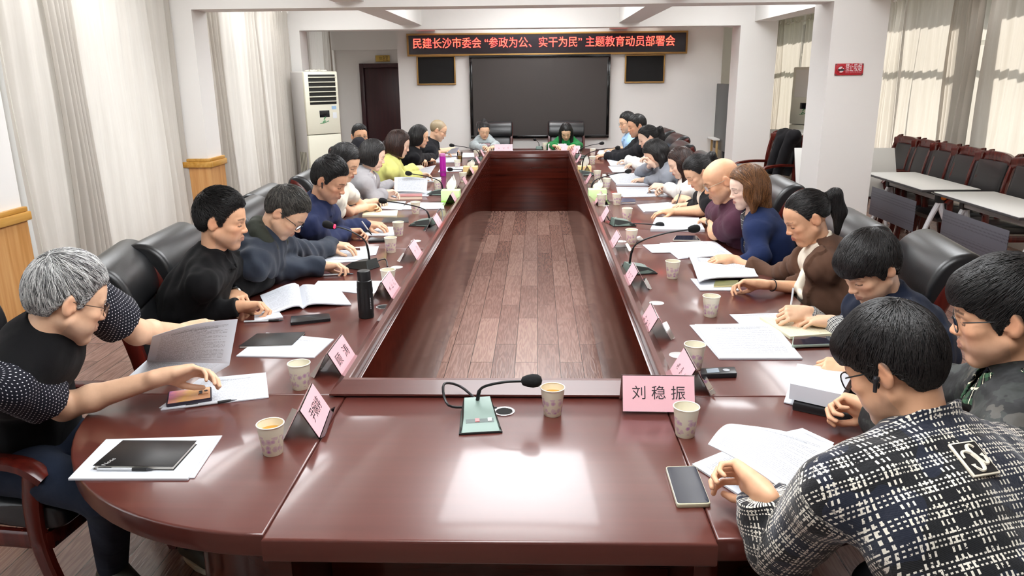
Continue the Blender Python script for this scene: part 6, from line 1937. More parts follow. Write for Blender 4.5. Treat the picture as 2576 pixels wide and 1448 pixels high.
# ------------------------------------------------------------------ cloth patterns
def cuvmat(name): 
    t = NT(name); a = t.n('ShaderNodeAttribute'); a.attribute_name = 'cuv'
    s_ = t.n('ShaderNodeSeparateXYZ', i0=a.outputs['Vector'])
    return t, s_.outputs[0], s_.outputs[1]
def plaid_tweed():
    t, u, v = cuvmat('black and white tweed plaid')
    P = .046
    def stripes(x):
        f = t.math('FRACT', t.math('DIVIDE', t.math('ADD', x, 4.0), P)); m_ = None
        for c_ in (.14, .33, .52):
            k = t.math('LESS_THAN', t.math('ABSOLUTE', t.math('SUBTRACT', f, c_)), .036)
            m_ = k if m_ is None else t.math('MAXIMUM', m_, k)
        return m_
    fr = lambda x, p: t.math('FRACT', t.math('DIVIDE', t.math('ADD', x, 4.0), p))
    vs = t.math('MULTIPLY', stripes(u), t.math('LESS_THAN', fr(v, .0150), .60))
    hs_ = t.math('MULTIPLY', stripes(v), t.math('LESS_THAN', fr(u, .0072), .52))
    cross = t.math('MULTIPLY', stripes(u), stripes(v))
    nz = t.noise(t.coord(), 160.0, 2.0)
    m_ = t.math('MAXIMUM', t.math('MAXIMUM', vs, hs_), cross)
    m_ = t.math('MULTIPLY', m_, t.math('GREATER_THAN', nz, .36))
    navy = t.math('GREATER_THAN', t.noise(t.coord(), 9.0, 1.0), .52)
    base = t.mix(navy, lin('0d0d0f'), lin('171c2b'))
    tw = t.math('MULTIPLY', t.math('LESS_THAN', fr(t.math('ADD', u, v), .004), .5), .12)
    base = t.mix(tw, base, lin('4a4d55'))
    t.bump(t.math('ADD', t.math('MULTIPLY', m_, .8), nz), .5, .003)
    return t.fin(t.mix(m_, base, lin('e4ded0')), .9, spec=.2, Sheen__Weight=.3)
def polka():
    t, u, v = cuvmat('black polka dot cloth')
    p = .0155
    a_ = t.math('DIVIDE', t.math('ADD', u, 5.0), p); b_ = t.math('DIVIDE', t.math('ADD', v, 5.0), p*.5)
    row = t.math('FLOOR', b_); sh_ = t.math('MULTIPLY', t.math('MODULO', row, 2.0), .5)
    fx = t.math('SUBTRACT', t.math('FRACT', t.math('ADD', a_, sh_)), .5); fy = t.math('MULTIPLY', t.math('SUBTRACT', t.math('FRACT', b_), .5), .5)
    r = t.math('ADD', t.math('MULTIPLY', fx, fx), t.math('MULTIPLY', fy, fy))
    return t.fin(t.mix(t.math('LESS_THAN', r, .0125), lin('161722'), lin('e6e6ea')), .8, spec=.3)
def tartan(name, base, l1, l2, P=.03):
    t, u, v = cuvmat(name)
    fu = t.math('FRACT', t.math('DIVIDE', t.math('ADD', u, 4.0), P)); fv = t.math('FRACT', t.math('DIVIDE', t.math('ADD', v, 4.0), P))
    k = t.math('ADD', t.math('LESS_THAN', fu, .42), t.math('LESS_THAN', fv, .42))
    c = t.mix(t.math('MULTIPLY', k, .5), lin(base), lin(l1))
    th = t.math('MAXIMUM', t.math('LESS_THAN', t.math('ABSOLUTE', t.math('SUBTRACT', fu, .7)), .03), t.math('LESS_THAN', t.math('ABSOLUTE', t.math('SUBTRACT', fv, .7)), .03))
    return t.fin(t.mix(th, c, lin(l2)), .85, spec=.25)
def camo():
    t = NT('dark grey camouflage cloth'); n1 = t.noise(t.coord(), 16.0, 3.0); n2 = t.noise(t.mapping(t.coord(), (1, 1, 1), (3, 7, 1)), 11.0, 3.0)
    c = t.mix(t.math('GREATER_THAN', n1, .55), lin('1d1f20'), lin('2e3230')); c = t.mix(t.math('GREATER_THAN', n2, .62), c, lin('4c4a45'))
    t.bump(t.noise(t.coord(), 14.0, 3.0), .5, .02)
    return t.fin(c, .6, spec=.4)
HX = atx
def HD(px, py, d):
    r = ray(px, py); r = r/np.linalg.norm(r); return r*d + np.array([0, 0, ZC])
def HP(px, py, z=.79): return atz(px, py, z)
HR = lambda **k: dict(**k)
CAST = []
def P(**k): CAST.append(k)
black = cloth('black jersey', '0f0f11', vary=.15)
# ---- left side, from the near end
P(id='L1', label='grey haired person in a black polka dot sleeved shirt and glasses reading an open booklet', seed=11, h=.0032, hs=1.06, H=HD(168, 752, 2.62), lean=46, by=-16, **{'raise': .07}, face=(46, 24, 0), hip=(-1.70, 2.28), nose=1.1, skin='mid', broad=1.0, belly=.02,
  R=dict(p=HP(468, 936, .865), epx=(160, 1022), roll=45, curl=.35, dir=30, thumb=.1), neck=.045, L=dict(p=HP(505, 828, .84), roll=50, curl=.5, dir=20, epx=(345, 835)),
  hair=dict(col='grey', tt=.024, ts=.005, tb=.008, n=5500, L=.055, w=.0030, crown=(.01, -.06, .10), mess=.22, lift=.05), brow='4a4440',
  wear=[dict(name='shirt', mat=black, off=.016, sleeve='none', collar='band'), dict(name='sleeves', mat=polka(), off=.018, sleeve='short', trunk=False, to=.60, label='black sleeves with white polka dots')],
  glasses=dict(w=.026, hh=.019, pw=4.0, r=.0013, col='5a4638', metal=.6), trousers='dark blue jeans', trcol='1c2536', shcol='4a4a40', socol='d8d4c0', footR=(-1.52, 2.33), footL=(-1.3, 2.5), footyaw=-30)
P(id='L2', label='person with spiky black hair in a black polo and wristwatch, left side', seed=12, h=.0034, hs=1.05, H=HD(556, 552, 3.62), by=2, face=(8, 12, 0), skin='warm', broad=1.05,
  R=dict(p=HP(640, 768, .80), roll=30, curl=.75, dir=15, epx=(435, 805)), L=dict(p=HP(598, 748, .80), roll=10, curl=.7, dir=-55, e=HP(655, 700, .82)), watch='L',
  hair=dict(tt=.018, ts=.002, tb=.003, n=4500, L=.040, w=.0026, lift=.22, mess=.25, grav=.1, flow=(0, .35, .2), crown=(0, -.06, .09)),
  wear=[dict(name='polo_shirt', mat=cloth('black knit', '0e0e10', vary=.15), off=.014, collar='polo', to=.97, wr=.010)])
P(id='L3', label='person in a slate blue hooded jacket and glasses bending low over papers, left side', seed=13, h=.0036, hs=1.03, H=HD(718, 532, 3.95), by=0, face=(2, 44, 0), skin='mid', broad=1.1,
  R=dict(p=HP(838, 668, .80), roll=20, curl=.5, dir=10, epx=(690, 672)), L=dict(p=HP(862, 618, .81), roll=5, curl=.35, dir=-15),
  hair=dict(col='greyblack', tt=.016, ts=.003, tb=.004, n=3600, L=.034, w=.0026, lift=.12, crown=(0, -.07, .09)),
  wear=[dict(name='jacket', mat=cloth('slate blue shell', '2b3340', .6, sheen=.1), off=.024, collar='stand', to=.99, wr=.014), dict(name='hood', mat=cloth('dark olive hood', '33372f', .7), off=.0, trunk=False, sleeve='none', hood=True)],
  glasses=dict(w=.025, hh=.016, r=.0016))
P(id='L4', label='person in a navy blue shirt with a black earpiece writing with a pen, left side', seed=14, h=.0038, hs=1.05, H=HD(828, 452, 4.75), by=-3, face=(-8, 27, 0), skin='tan', broad=1.05,
  R=dict(p=HP(898, 584, .80), roll=40, curl=.8, dir=20), L=dict(p=HP(948, 566, .80), roll=10, curl=.4, dir=-20),
  hair=dict(tt=.026, ts=.003, tb=.005, n=2000, L=.05, w=.0042, crown=(0, -.06, .09), flow=(0, .5, .1), lift=.1), earbud='R',
  wear=[dict(name='shirt', mat=cloth('navy cotton', '20294a', .75), off=.015, collar='shirt', to=.97, wr=.011)])
P(id='L5', label='person in a cream short sleeved top writing in a notebook, left side', seed=15, fem=True, h=.0040, H=HD(868, 408, 5.45), by=-5, face=(-14, 28, 0), skin='mid',
  R=dict(p=HP(942, 520, .80), roll=45, curl=.8, dir=20), L=dict(p=HP(960, 505, .79), roll=0, curl=.3, dir=-60),
  hair=dict(style='half', tt=.022, ts=.010, tb=.014, n=2200, L=.06, w=.0045, bot=.085, cut='short', crown=(.02, -.03, .10), flow=(0, .3, -.2), open=.058),
  wear=[dict(name='top', mat=cloth('cream crepe', 'efe9d8'), off=.013, sleeve='short', to=.35, crew=True)])
P(id='L6', label='person with a black bob in a light grey blazer turning a page, left side', seed=16, fem=True, h=.0042, H=HD(938, 390, 6.55), by=3, face=(12, 20, 0), skin='fair',
  R=dict(p=HP(985, 484, .83), roll=50, curl=.5, dir=20), L=dict(p=HP(1000, 462, .83), roll=30, curl=.4, dir=-10),
  hair=dict(style='bob', cut='long', tt=.020, ts=.012, tb=.014, n=2200, L=.08, w=.005, bot=.088, len=.09, open=.058),
  wear=[dict(name='blazer', mat=cloth('light grey suiting', 'a29fa1'), off=.022, v=(.20, .075), lapel=.045, to=.97, wr=.006), dict(name='blouse', mat=cloth('white blouse', 'e8e6e4'), off=.008, sleeve='none', crew=True)])
P(id='L7', label='person with a brown bob in a bright yellow sweater holding a sheet, left side', seed=17, fem=True, h=.0045, H=HD(1003, 362, 7.35), by=3, face=(14, 20, 0), skin='fair',
  R=dict(p=HP(1070, 440, .82), roll=40, curl=.4, dir=15), L=dict(p=HP(1058, 423, .86), roll=40, curl=.5, dir=0),
  hair=dict(style='bob', cut='long', col='darkbrown', tt=.020, ts=.014, tb=.018, n=1800, L=.08, w=.005, bot=.105, len=.12, open=.058),
  wear=[dict(name='sweater', mat=cloth('yellow knit', 'd9d983'), off=.024, crew=True, to=.9, flare=.012, wr=.008)])
P(id='L8', label='person with long straight black hair in a black blouse with folded arms, left side', seed=18, fem=True, h=.0048, H=HD(1055, 342, 8.75), by=5, face=(5, 14, 0), skin='mid',
  R=dict(p=HP(1086, 402, .80), dir=60, curl=.4, e=HP(1062, 402, .81)), L=dict(p=HP(1066, 405, .82), dir=-70, curl=.4, e=HP(1086, 396, .81)),
  hair=dict(style='long', cut='long', tt=.012, ts=.006, tb=.010, n=1500, L=.12, w=.006, len=.30, front=(), open=.064),
  wear=[dict(name='blouse', mat=cloth('black blouse', '101014'), off=.016, to=.55, crew=True)])
P(id='L9', label='person with a shaven head, glasses and black polo shirt, far left of the table', seed=19, h=.005, hs=1.05, H=HD(1102, 327, 9.8), by=2, face=(6, 24, 0), skin='mid', broad=1.05,
  R=dict(p=HP(1118, 383, .82), dir=10, curl=.4, roll=30), L=dict(p=HP(1140, 376, .82), dir=0, curl=.4, roll=30),
  hair=dict(col='stubble', tt=.001, ts=.001, tb=.001, n=0, jag=0), glasses=dict(w=.024, hh=.015, lens=False),
  wear=[dict(name='polo_shirt', mat=cloth('black cotton', '131419'), off=.015, sleeve='short', collar='polo', to=.85)])
P(id='LB', label='person in rimless glasses looking at the camera, near the cream air conditioner', seed=20, h=.005, hs=1.04, H=HD(905, 342, 8.7), hip=(-2.05, 8.25), by=0, face=(-62, 4, 0), skin='warm', eyes='open',
  R=dict(p=None), L=dict(p=None), hair=dict(tt=.014, ts=.003, tb=.006, n=1200, L=.035, w=.0045, cut='short'), glasses=dict(w=.026, hh=.016, r=.0010, col='8a8078', metal=.8, pw=3.5),
  wear=[dict(name='jacket', mat=cloth('dark grey jacket', '2c2c32'), off=.020, v=(.22, .07), lapel=.04), dict(name='shirt', mat=cloth('white shirt', 'e8e8ea'), off=.008, sleeve='none', collar='shirt')])
# ---- far end
P(id='F1', label='person with a hair bun in a light grey cardigan, far end', seed=21, fem=True, h=.005, H=aty(1218, 327, 11.28), by=-88, face=(-78, 24, 0), skin='mid',
  R=dict(p=HP(1224, 372, .84), dir=-60, curl=.7, roll=40), L=dict(p=HP(1236, 371, .80), dir=-110, curl=.3),
  hair=dict(style='bun', cut='high', tt=.010, ts=.006, tb=.008, n=1200, L=.06, w=.005), glasses=dict(w=.026, hh=.020, lens=False, col='c8b08a', metal=.5),
  wear=[dict(name='cardigan', mat=cloth('light grey cardigan', 'a9b2b4'), off=.022, v=(.40, .085), to=.97, wr=.007), dict(name='blouse', mat=cloth('pink blouse', 'e0bfc6'), off=.008, sleeve='none', crew=True)])
P(id='F2', label='person with long black hair in a green sweater, head bowed over folded hands, far end', seed=22, fem=True, h=.005, H=aty(1424, 330, 11.22), by=-92, face=(-92, 40, 0), skin='mid',
  R=dict(p=HP(1402, 368, .84), dir=-55, curl=.7, roll=20, out=1.0), L=dict(p=HP(1436, 368, .84), dir=-125, curl=.7, roll=20, out=1.0),
  hair=dict(style='long', cut='long', tt=.012, ts=.008, tb=.010, n=1500, L=.11, w=.006, len=.28, open=.058),
  wear=[dict(name='sweater', mat=cloth('green knit', '1f7a3f'), off=.022, crew=True, to=.97, wr=.008)])
# ---- right side, from the far end
P(id='R1', label='person in a light blue shirt and glasses at the far right of the table', seed=31, h=.005, hs=1.04, H=HD(1578, 308, 10.2), by=182, face=(196, 12, 0), skin='mid',
  R=dict(p=HP(1535, 376, .79), dir=185), L=dict(p=HP(1560, 372, .79), dir=180), hair=dict(tt=.020, ts=.004, n=1200, L=.04, w=.0045), glasses=dict(w=.025, hh=.017, lens=False),
  wear=[dict(name='shirt', mat=cloth('light blue cotton', '9dc0e2'), off=.016, sleeve='short', collar='shirt', to=.85)])
P(id='R2', label='person with cropped black hair in a black jacket reaching over the table, far right', seed=32, h=.005, hs=1.05, H=HD(1602, 316, 9.3), by=182, face=(190, 14, 0), skin='tan', broad=1.1,
  R=dict(p=HP(1530, 386, .79), dir=180), L=dict(p=HP(1512, 392, .79), dir=190, curl=.3), hair=dict(tt=.014, ts=.003, n=1200, L=.03, w=.0045, cut='short'),
  wear=[dict(name='jacket', mat=cloth('black jacket cloth', '14151a'), off=.022, collar='stand', to=.97)])
P(id='R3', label='person with black hair tied back in a white ruffled blouse, far right side', seed=33, fem=True, h=.0048, H=HD(1630, 346, 8.2), by=180, face=(183, 22, 0), skin='fair',
  R=dict(p=HP(1568, 404, .80), dir=175), L=dict(p=HP(1588, 414, .80), dir=190, curl=.4), hair=dict(style='tail', cut='high', tt=.014, ts=.007, tb=.012, n=1300, L=.07, w=.005),
  wear=[dict(name='blouse', mat=cloth('white chiffon', 'e9e6e2'), off=.020, collar='band', to=.95, flare=.02, wr=.009)])
P(id='R4', label='person in a grey shirt propping the chin on one hand, right side', seed=34, fem=True, h=.0045, H=HD(1648, 384, 7.35), by=180, face=(187, 44, 0), skin='fair',
  R=dict(p=HD(1630, 402, 7.25), e=HP(1612, 432, .80), dir=185, tilt=75, curl=.6, roll=0), L=dict(p=HP(1606, 452, .79), dir=185, curl=.35),
  hair=dict(style='long', cut='long', tt=.016, ts=.010, tb=.012, n=1900, L=.10, w=.005, len=.20, open=.052),
  wear=[dict(name='shirt', mat=cloth('grey cotton shirt', '8f939c'), off=.020, collar='shirt', to=.75, wr=.009)], bracelet='L')
P(id='R5', label='person with long wavy dark hair in a white blouse looking at a phone, right side', seed=35, fem=True, h=.0045, H=HD(1712, 408, 6.5), by=178, face=(182, 26, 0), skin='fair',
  R=dict(p=HP(1648, 468, .81), dir=165, curl=.6, roll=40), L=dict(p=HP(1664, 473, .82), dir=195, curl=.6, roll=40),
  hair=dict(style='long', cut='long', col='darkbrown', tt=.014, ts=.009, tb=.012, n=1900, L=.10, w=.005, len=.30, open=.060),
  wear=[dict(name='blouse', mat=cloth('white silk', 'ece9e4'), off=.020, collar='band', to=.97, flare=.012, wr=.008)])
P(id='R6', label='person in a black cardigan with a white bow writing with a pen, right side', seed=36, fem=True, h=.0042, H=HD(1756, 432, 5.75), by=180, face=(192, 36, 0), skin='mid',
  R=dict(p=HP(1706, 498, .81), dir=150, curl=.8, roll=40), L=dict(p=HP(1714, 516, .79), dir=185, curl=.4),
  hair=dict(style='tail', cut='high', tt=.014, ts=.008, tb=.012, n=1800, L=.07, w=.0045),
  wear=[dict(name='cardigan', mat=cloth('black fine knit', '141417'), off=.016, v=(.12, .055), to=.80), dict(name='blouse', mat=cloth('cream silk', 'efe9da'), off=.007, sleeve='none', crew=True, collar='band')], bow='efe9da')
P(id='R7', label='bald person in a maroon polo shirt and glasses leaning on crossed arms, right side', seed=37, h=.0038, hs=1.08, H=HD(1815, 452, 4.85), by=178, face=(178, 26, 0), skin='warm', broad=1.08, belly=.03,
  R=dict(p=HP(1672, 533, .79), dir=188, curl=.25, e=HP(1790, 527, .82)), L=dict(p=HP(1778, 553, .80), dir=110, curl=.4, e=HP(1800, 585, .81)), watch='L',
  hair=None, glasses=dict(w=.025, hh=.015, col='b5a890', metal=.7, pw=3.0),
  wear=[dict(name='polo_shirt', mat=cloth('maroon pique', '4c2a3a'), off=.016, sleeve='short', collar='polo', to=.60, wr=.008)])
P(id='R8', label='person with shoulder length brown hair in a navy cardigan over tweed, right side', seed=38, fem=True, h=.0038, H=HD(1880, 470, 4.6), by=178, face=(186, 16, 0), skin='pale',
  R=dict(p=None), L=dict(p=None),
  hair=dict(style='long', cut='long', col='brown', tt=.016, ts=.012, tb=.016, n=4000, L=.10, w=.003, len=.17, open=.060),
  wear=[dict(name='cardigan', mat=cloth('navy fine knit', '1c2a50'), off=.020, v=(.42, .055), to=.97, wr=.006), dict(name='tweed_vest', mat=tartan('black white tweed trim', '14161c', '3a3d44', 'd9d6cf', .022), off=.009, sleeve='none', crew=True)])
P(id='R9', label='person with a black ponytail in a brown blazer and cream scarf, right side', seed=39, fem=True, h=.0034, s=1.0, hs=1.03, H=HD(2030, 545, 3.85), by=176, face=(180, 28, 0), skin='warm', jaw=1.05,
  R=dict(p=HP(1812, 652, .80), dir=186, curl=.35, roll=20), L=dict(p=HP(1878, 712, .81), dir=165, curl=.5, roll=35, epx=(2060, 728)), bracelet='L',
  hair=dict(style='tail', cut='high', tt=.008, ts=.004, tb=.006, n=4200, L=.07, w=.0026),
  wear=[dict(name='blazer', mat=cloth('brown suiting', '5c4234'), off=.022, v=(.30, .12), lapel=.05, to=.62, flare=.012, wr=.013), dict(name='blouse', mat=cloth('cream satin', 'efe6d4', .5), off=.010, sleeve='none', collar='stand', crew=False)], scarf='efe6d4')
P(id='R10', label='person with short black hair in a navy jacket with plaid cuffs writing, right side', seed=40, h=.0032, hs=1.04, s=.96, H=HD(2190, 672, 3.1), by=180, face=(196, 34, 4), skin='mid', nose=.95, jaw=.95,
  R=dict(p=HP(1995, 788, .81), dir=190, curl=.8, roll=40), L=dict(p=HP(2052, 806, .79), dir=170, curl=.4),
  hair=dict(cut='fringe', tt=.026, ts=.014, tb=.016, n=5000, L=.055, w=.0028, crown=(0, -.06, .10), flow=(0, .35, -.1), fringe=.030, mess=.2),
  wear=[dict(name='jacket', mat=cloth('navy fleece', '1d2538'), off=.024, collar='polo', to=.55, wr=.013), dict(name='shirt', mat=tartan('black white plaid shirt', '23252b', 'b9b8b4', 'efeeea', .024), off=.012, trunk=False, to=.98, label='black and white plaid shirt cuffs')])
P(id='R11', label='person in glasses and dark camouflage jacket, at the right photo edge', seed=41, h=.003, hs=1.05, H=HD(2528, 788, 2.15), by=152, face=(152, 14, 0), skin='warm', broad=1.05,
  R=dict(p=HP(2100, 925, .83), dir=170, curl=.5, roll=30), L=dict(p=HP(2145, 1018, .84), dir=140, curl=.85, roll=60),
  hair=dict(cut='fringe', tt=.022, ts=.008, tb=.010, n=6000, L=.05, w=.0026, crown=(0, -.06, .10), flow=(0, .45, -.05), fringe=.040, mess=.2),
  wear=[dict(name='jacket', mat=camo(), off=.030, to=.95, wr=.010, v=(.16, .05)), dict(name='polo_shirt', mat=cloth('grey blue cotton', '3c3f4c'), off=.004, sleeve='none', collar='shirt'), dict(name='collar', mat=tartan('green cream stripe', '1a1c1c', '3f6247', 'e6e0c2', .05), off=.0, sleeve='none', trunk=False, collar='polo2')],
  glasses=dict(w=.026, hh=.018, r=.0013))
P(id='R12', label='person seen from behind in a black and white tweed jacket, front right', seed=42, h=.003, hs=1.0, H=HD(2250, 915, 1.80), by=108, face=(132, 30, 0), skin='warm', broad=1.18,
  R=dict(p=HP(2080, 1150, .80), dir=120), L=dict(p=HP(1872, 1200, .86), dir=112, curl=.75, roll=70, epx=(1965, 1380)), earbud='L',
  hair=dict(cut='fringe', tt=.022, ts=.008, tb=.008, n=9000, L=.05, w=.0024, crown=(0, -.05, .105), flow=(0, .15, -.1), mess=.2, fringe=.03),
  wear=[dict(name='jacket', mat=plaid_tweed(), off=.028, collar='stand2', to=.95, wr=.008, h=.005)], glasses=dict(w=.025, hh=.018, r=.0016), patch=True)
INFO = {}
for c_ in CAST:
    INFO[c_['id']] = person(c_)
# ------------------------------------------------------------------ chairs at the table
def seat_at(pid, lab, dx=.06, rz=None, x=None):
    i = INFO[pid][1]; c_ = [q for q in CAST if q['id'] == pid][0]
    a_ = c_['by'] if rz is None else rz
    h_ = i['hip']; f_ = np.array((math.cos(R_(a_)), math.sin(R_(a_))))
    xy = h_[:2] + f_*dx
    if x is not None: xy = np.array((x, h_[1]))
    chair(float(xy[0]), float(xy[1]), a_, lab)
def chair_px(px, py, rz, lab, z=1.06):
    p = atz(px, py, z); f_ = np.array((math.cos(R_(rz)), math.sin(R_(rz)))); xy = p[:2] + f_*.42
    chair(float(xy[0]), float(xy[1]), rz, lab)
chair(-1.74, 2.36, -6, 'leather armchair under the grey haired person, its arm at the left photo edge')
chair_px(265, 640, 12, 'empty leather armchair between the grey haired person and the person in black')
chair_px(395, 590, 4, 'leather armchair behind the person in the black polo, red wood side showing')
chair_px(600, 512, 3, 'leather armchair of the person in the slate blue jacket, mostly hidden')
chair_px(650, 478, 3, 'leather armchair with a rolled top seen beyond the spiky hair, left row')
chair_px(762, 436, 2, 'leather armchair with a rolled top behind the person in the navy shirt')
for pid, lab in (('L6', 'leather armchair under the person in the light grey blazer'), ('L7', 'leather armchair under the person in yellow'), ('L8', 'leather armchair under the person in the black blouse, left row'),
                 ('L9', 'leather armchair under the shaven headed person')):
    seat_at(pid, lab, x=-1.28)
seat_at('LB', 'leather armchair pushed back from the table, under the person facing the camera', dx=.34)
chair(-.66, 11.62, -90, 'leather armchair of the person in the grey cardigan at the far end')
chair(.44, 11.62, -90, 'leather armchair of the person in green at the far end')
for pid, lab in (('R1', 'leather armchair under the person in the light blue shirt'), ('R2', 'leather armchair under the person in the black jacket, far right')):
    seat_at(pid, lab, x=1.28)
chair_px(1728, 360, 180, 'reddish leather armchair behind the white ruffled blouse, right row', z=1.06)
chair_px(1782, 388, 180, 'reddish leather armchair behind the person propping the chin', z=1.06)
chair_px(1890, 425, 180, 'leather armchair behind the bald person, partly hidden', z=1.06)
chair_px(1985, 455, 178, 'leather armchair behind the brown haired person in navy', z=1.06)
chair_px(2075, 500, 177, 'leather armchair behind the ponytail, the farther of two tops', z=1.06)
chair_px(2178, 548, 176, 'leather armchair behind the ponytail, the nearer of two tops', z=1.06)
chair_px(2395, 600, 172, 'leather armchair with a big rolled top behind the person with plaid cuffs', z=1.08)
seat_at('R11', 'leather armchair under the person in the camouflage jacket', dx=.05)
seat_at('R12', 'leather armchair under the person in the tweed jacket', dx=.05)
chair(-1.56, 1.30, 48, 'empty leather armchair cut off at the lower left corner of the photo')
# ------------------------------------------------------------------ reports held in the hands
def sheet_px(name, lab, corners, mat, curl=None, n=12, thick=.0012, parts=(), cat='document'):
    """corners: (px, py, z) in order round the sheet"""
    q = [atz(a_, b_, z_) for a_, b_, z_ in corners]
    c_ = np.mean(q, 0); t = thing(name, lab, cat, (c_[0], c_[1], min(p[2] for p in q)))
    sheet_stack(t, 'page', q, 0.0, thick, mat, n=n, curl=curl)
    for (cs, m_, nm, th_, cu_) in parts:
        sheet_stack(t, nm, [atz(a_, b_, z_) for a_, b_, z_ in cs], 0.0, th_, m_, n=n, curl=cu_)
    return t
sheet_px('open_booklet', 'open printed booklet held up by the grey haired person', [(369, 910, .83), (577, 918, .83), (598, 803, .985), (384, 846, .985)], PT, curl=lambda u, v: .012*math.sin(math.pi*u)*v,
         parts=(([(324, 950, .80), (540, 940, .80), (577, 918, .83), (369, 910, .83)], PT, 'lower_page', .006, None),))
sheet_px('document', 'lifted printed pages in the hand of the tweed jacket', [(1781, 1118, .84), (2003, 1258, .86), (2098, 1122, .85), (1852, 1068, .87)], PT, curl=lambda u, v: .022*math.sin(math.pi*v)*(1-u) + .01*math.sin(math.pi*u), thick=.002,
         parts=(([(1926, 1101, .80), (2050, 1190, .80), (2098, 1118, .80), (2018, 1081, .80)], PT, 'lower_page', .006, None),))
flat_doc([(1741, 1165), (1842, 1262), (1972, 1312), (2060, 1200), (1900, 1110)][:4] and [(1741, 1166), (1968, 1314), (2080, 1200), (1890, 1105)], 'printed sheets on the table under the tweed jacket cuff', .005, PT)
phone([(1674, 1172), (1703, 1268), (1789, 1266), (1751, 1170)], 'phone with a dark screen in a clear case, front right of the table', .011, True, 'b9b49a')
t = flat_doc([(1988, 964), (2118, 992), (2150, 932), (2006, 914)], 'thick white bound book held by the person at the right photo edge', .052, PB, z=.028, name='book', cat='book')
t = thing('box', 'flat black box under the thick white book', 'box', atz(2070, 1000, TZ)); q = [atz(a_, b_, TZ+.026)[:2] - np.array(t.location)[:2] for a_, b_ in [(1995, 1012), (2140, 1042), (2160, 968), (2018, 950)]]
mesh('body', *slab(q, 0, .026, .004), BLK, t)
flat_doc([(1972, 1010), (2030, 1024), (2040, 950), (1990, 955)], 'white sheets peeping out left of the thick white book', .004, PB)
sheet_px('document', 'upright printed page turned by the person in the light grey blazer', [(992, 482, .775), (1073, 485, .775), (1076, 449, .885), (992, 446, .885)], PT, curl=lambda u, v: .008*math.sin(math.pi*u))
sheet_px('document', 'printed sheet held slanting by the person in yellow', [(1040, 446, .80), (1078, 444, .80), (1097, 415, .90), (1058, 424, .88)], PT)
sheet_px('document', 'printed sheet lifted by the shaven headed person', [(1122, 386, .81), (1148, 386, .80), (1156, 370, .88), (1136, 374, .88)], PT)
# ------------------------------------------------------------------ pens in the hands
def held_pen(p0, z0, p1, z1, lab, cl='c9ccd0'):
    pen(tuple(atz(*p1, z1)), tuple(atz(*p0, z0)), lab, cl=cl)
held_pen((1984, 812), .762, (1996, 724), .90, 'clear pen in the hand of the person with plaid cuffs')
held_pen((936, 592), .762, (910, 556), .86, 'pen in the hand of the person in the navy shirt')
held_pen((1699, 520), .77, (1713, 480), .86, 'dark pen in the hand of the person in the black cardigan', '3a3a3e')
held_pen((1795, 648), .775, (1838, 652), .80, 'silver pen under the fingers of the person in the brown blazer', 'b9bcc0')
# ------------------------------------------------------------------ scarf, bow, badge
i = INFO['R9'][1]; MT = i['MT']; S = i['S']; O = i['O']
f = Field(S - .3, S + .3, .006); Fl, Ut, Rt = MT[:, 1], MT[:, 2], MT[:, 0]
kn = S - Ut*.10 + Fl*.165
f.ell(kn, MT, (.020, .016, .022), 0)
f.cap(kn, kn - Ut*.07 + Rt*.040 + Fl*.006, .014, .022, .008, sq=(Fl, 1.8)); f.cap(kn, kn - Ut*.03 - Rt*.05 + Fl*.006, .012, .022, .008, sq=(Fl, 1.8))
f.cap(kn, kn - Ut*.17 + Rt*.01 - Fl*.01, .014, .026, .008, sq=(Fl, 1.8)); f.cap(kn, kn - Ut*.14 - Rt*.03 - Fl*.01, .014, .024, .008, sq=(Fl, 1.8))
f.cap(i['N0'] + Rt*.05 + Fl*.02, kn, .022, .016, .02, sq=(Fl, 1.3)); f.cap(i['N0'] - Rt*.05 + Fl*.02, kn, .022, .016, .02, sq=(Fl, 1.3))
V, F = f.surface(); V = relax(V, F, 2); V = wrinkle(V, vnormals(V, F), 5, .004)
mesh('scarf', V - O, F, cloth('cream satin', 'efe6d4', .5), INFO['R9'][0], sharp=None)
i = INFO['R6'][1]; MT = i['MT']; S = i['S']; O = i['O']; Fl, Ut, Rt = MT[:, 1], MT[:, 2], MT[:, 0]
f = Field(S - .3, S + .3, .006); kn = S - Ut*.03 + Fl*.11
f.ell(kn, MT, (.014, .014, .014), 0)
f.cap(kn, kn + Rt*.07 - Ut*.03, .010, .022, .006, sq=(Fl, 1.8)); f.cap(kn, kn - Rt*.07 - Ut*.03, .010, .022, .006, sq=(Fl, 1.8)); f.cap(kn, kn - Ut*.14 + Rt*.02, .010, .020, .006, sq=(Fl, 1.8))
V, F = f.surface(); mesh('bow', relax(V, F, 2) - O, F, cloth('cream silk', 'efe9da'), INFO['R6'][0], sharp=None)
# raised badge on the back of the tweed jacket
i = INFO['R12'][1]; MT = i['MT']; S = i['S']; O = i['O']; Fl, Ut, Rt = MT[:, 1], MT[:, 2], MT[:, 0]
jk = [c_ for c_ in kids(INFO['R12'][0]) if c_.name.startswith('jacket')][0]
co = np.zeros(len(jk.data.vertices)*3, np.float32); jk.data.vertices.foreach_get('co', co); co = co.reshape(-1, 3) + O
BADGE = (-.02, -.045)
q = (co - S) @ MT
sel = (np.abs(q[:, 0] - BADGE[0]) < .012) & (np.abs(q[:, 2] - BADGE[1]) < .012) & (q[:, 1] < 0)
ctr = co[sel].mean(0)
nn = np.zeros(len(co)*3, np.float32); jk.data.vertices.foreach_get('normal', nn); nb_ = unit(nn.reshape(-1, 3)[sel].mean(0))
yy_ = unit(np.array((0, 0, 1.0)) - nb_[2]*nb_); xx_ = np.cross(yy_, nb_); MBd = np.stack([xx_, yy_, nb_], 1)
def badge(name, VF, m_): mesh(name, *xf(VF, MBd, ctr + nb_*.004 - O), m_, jk)
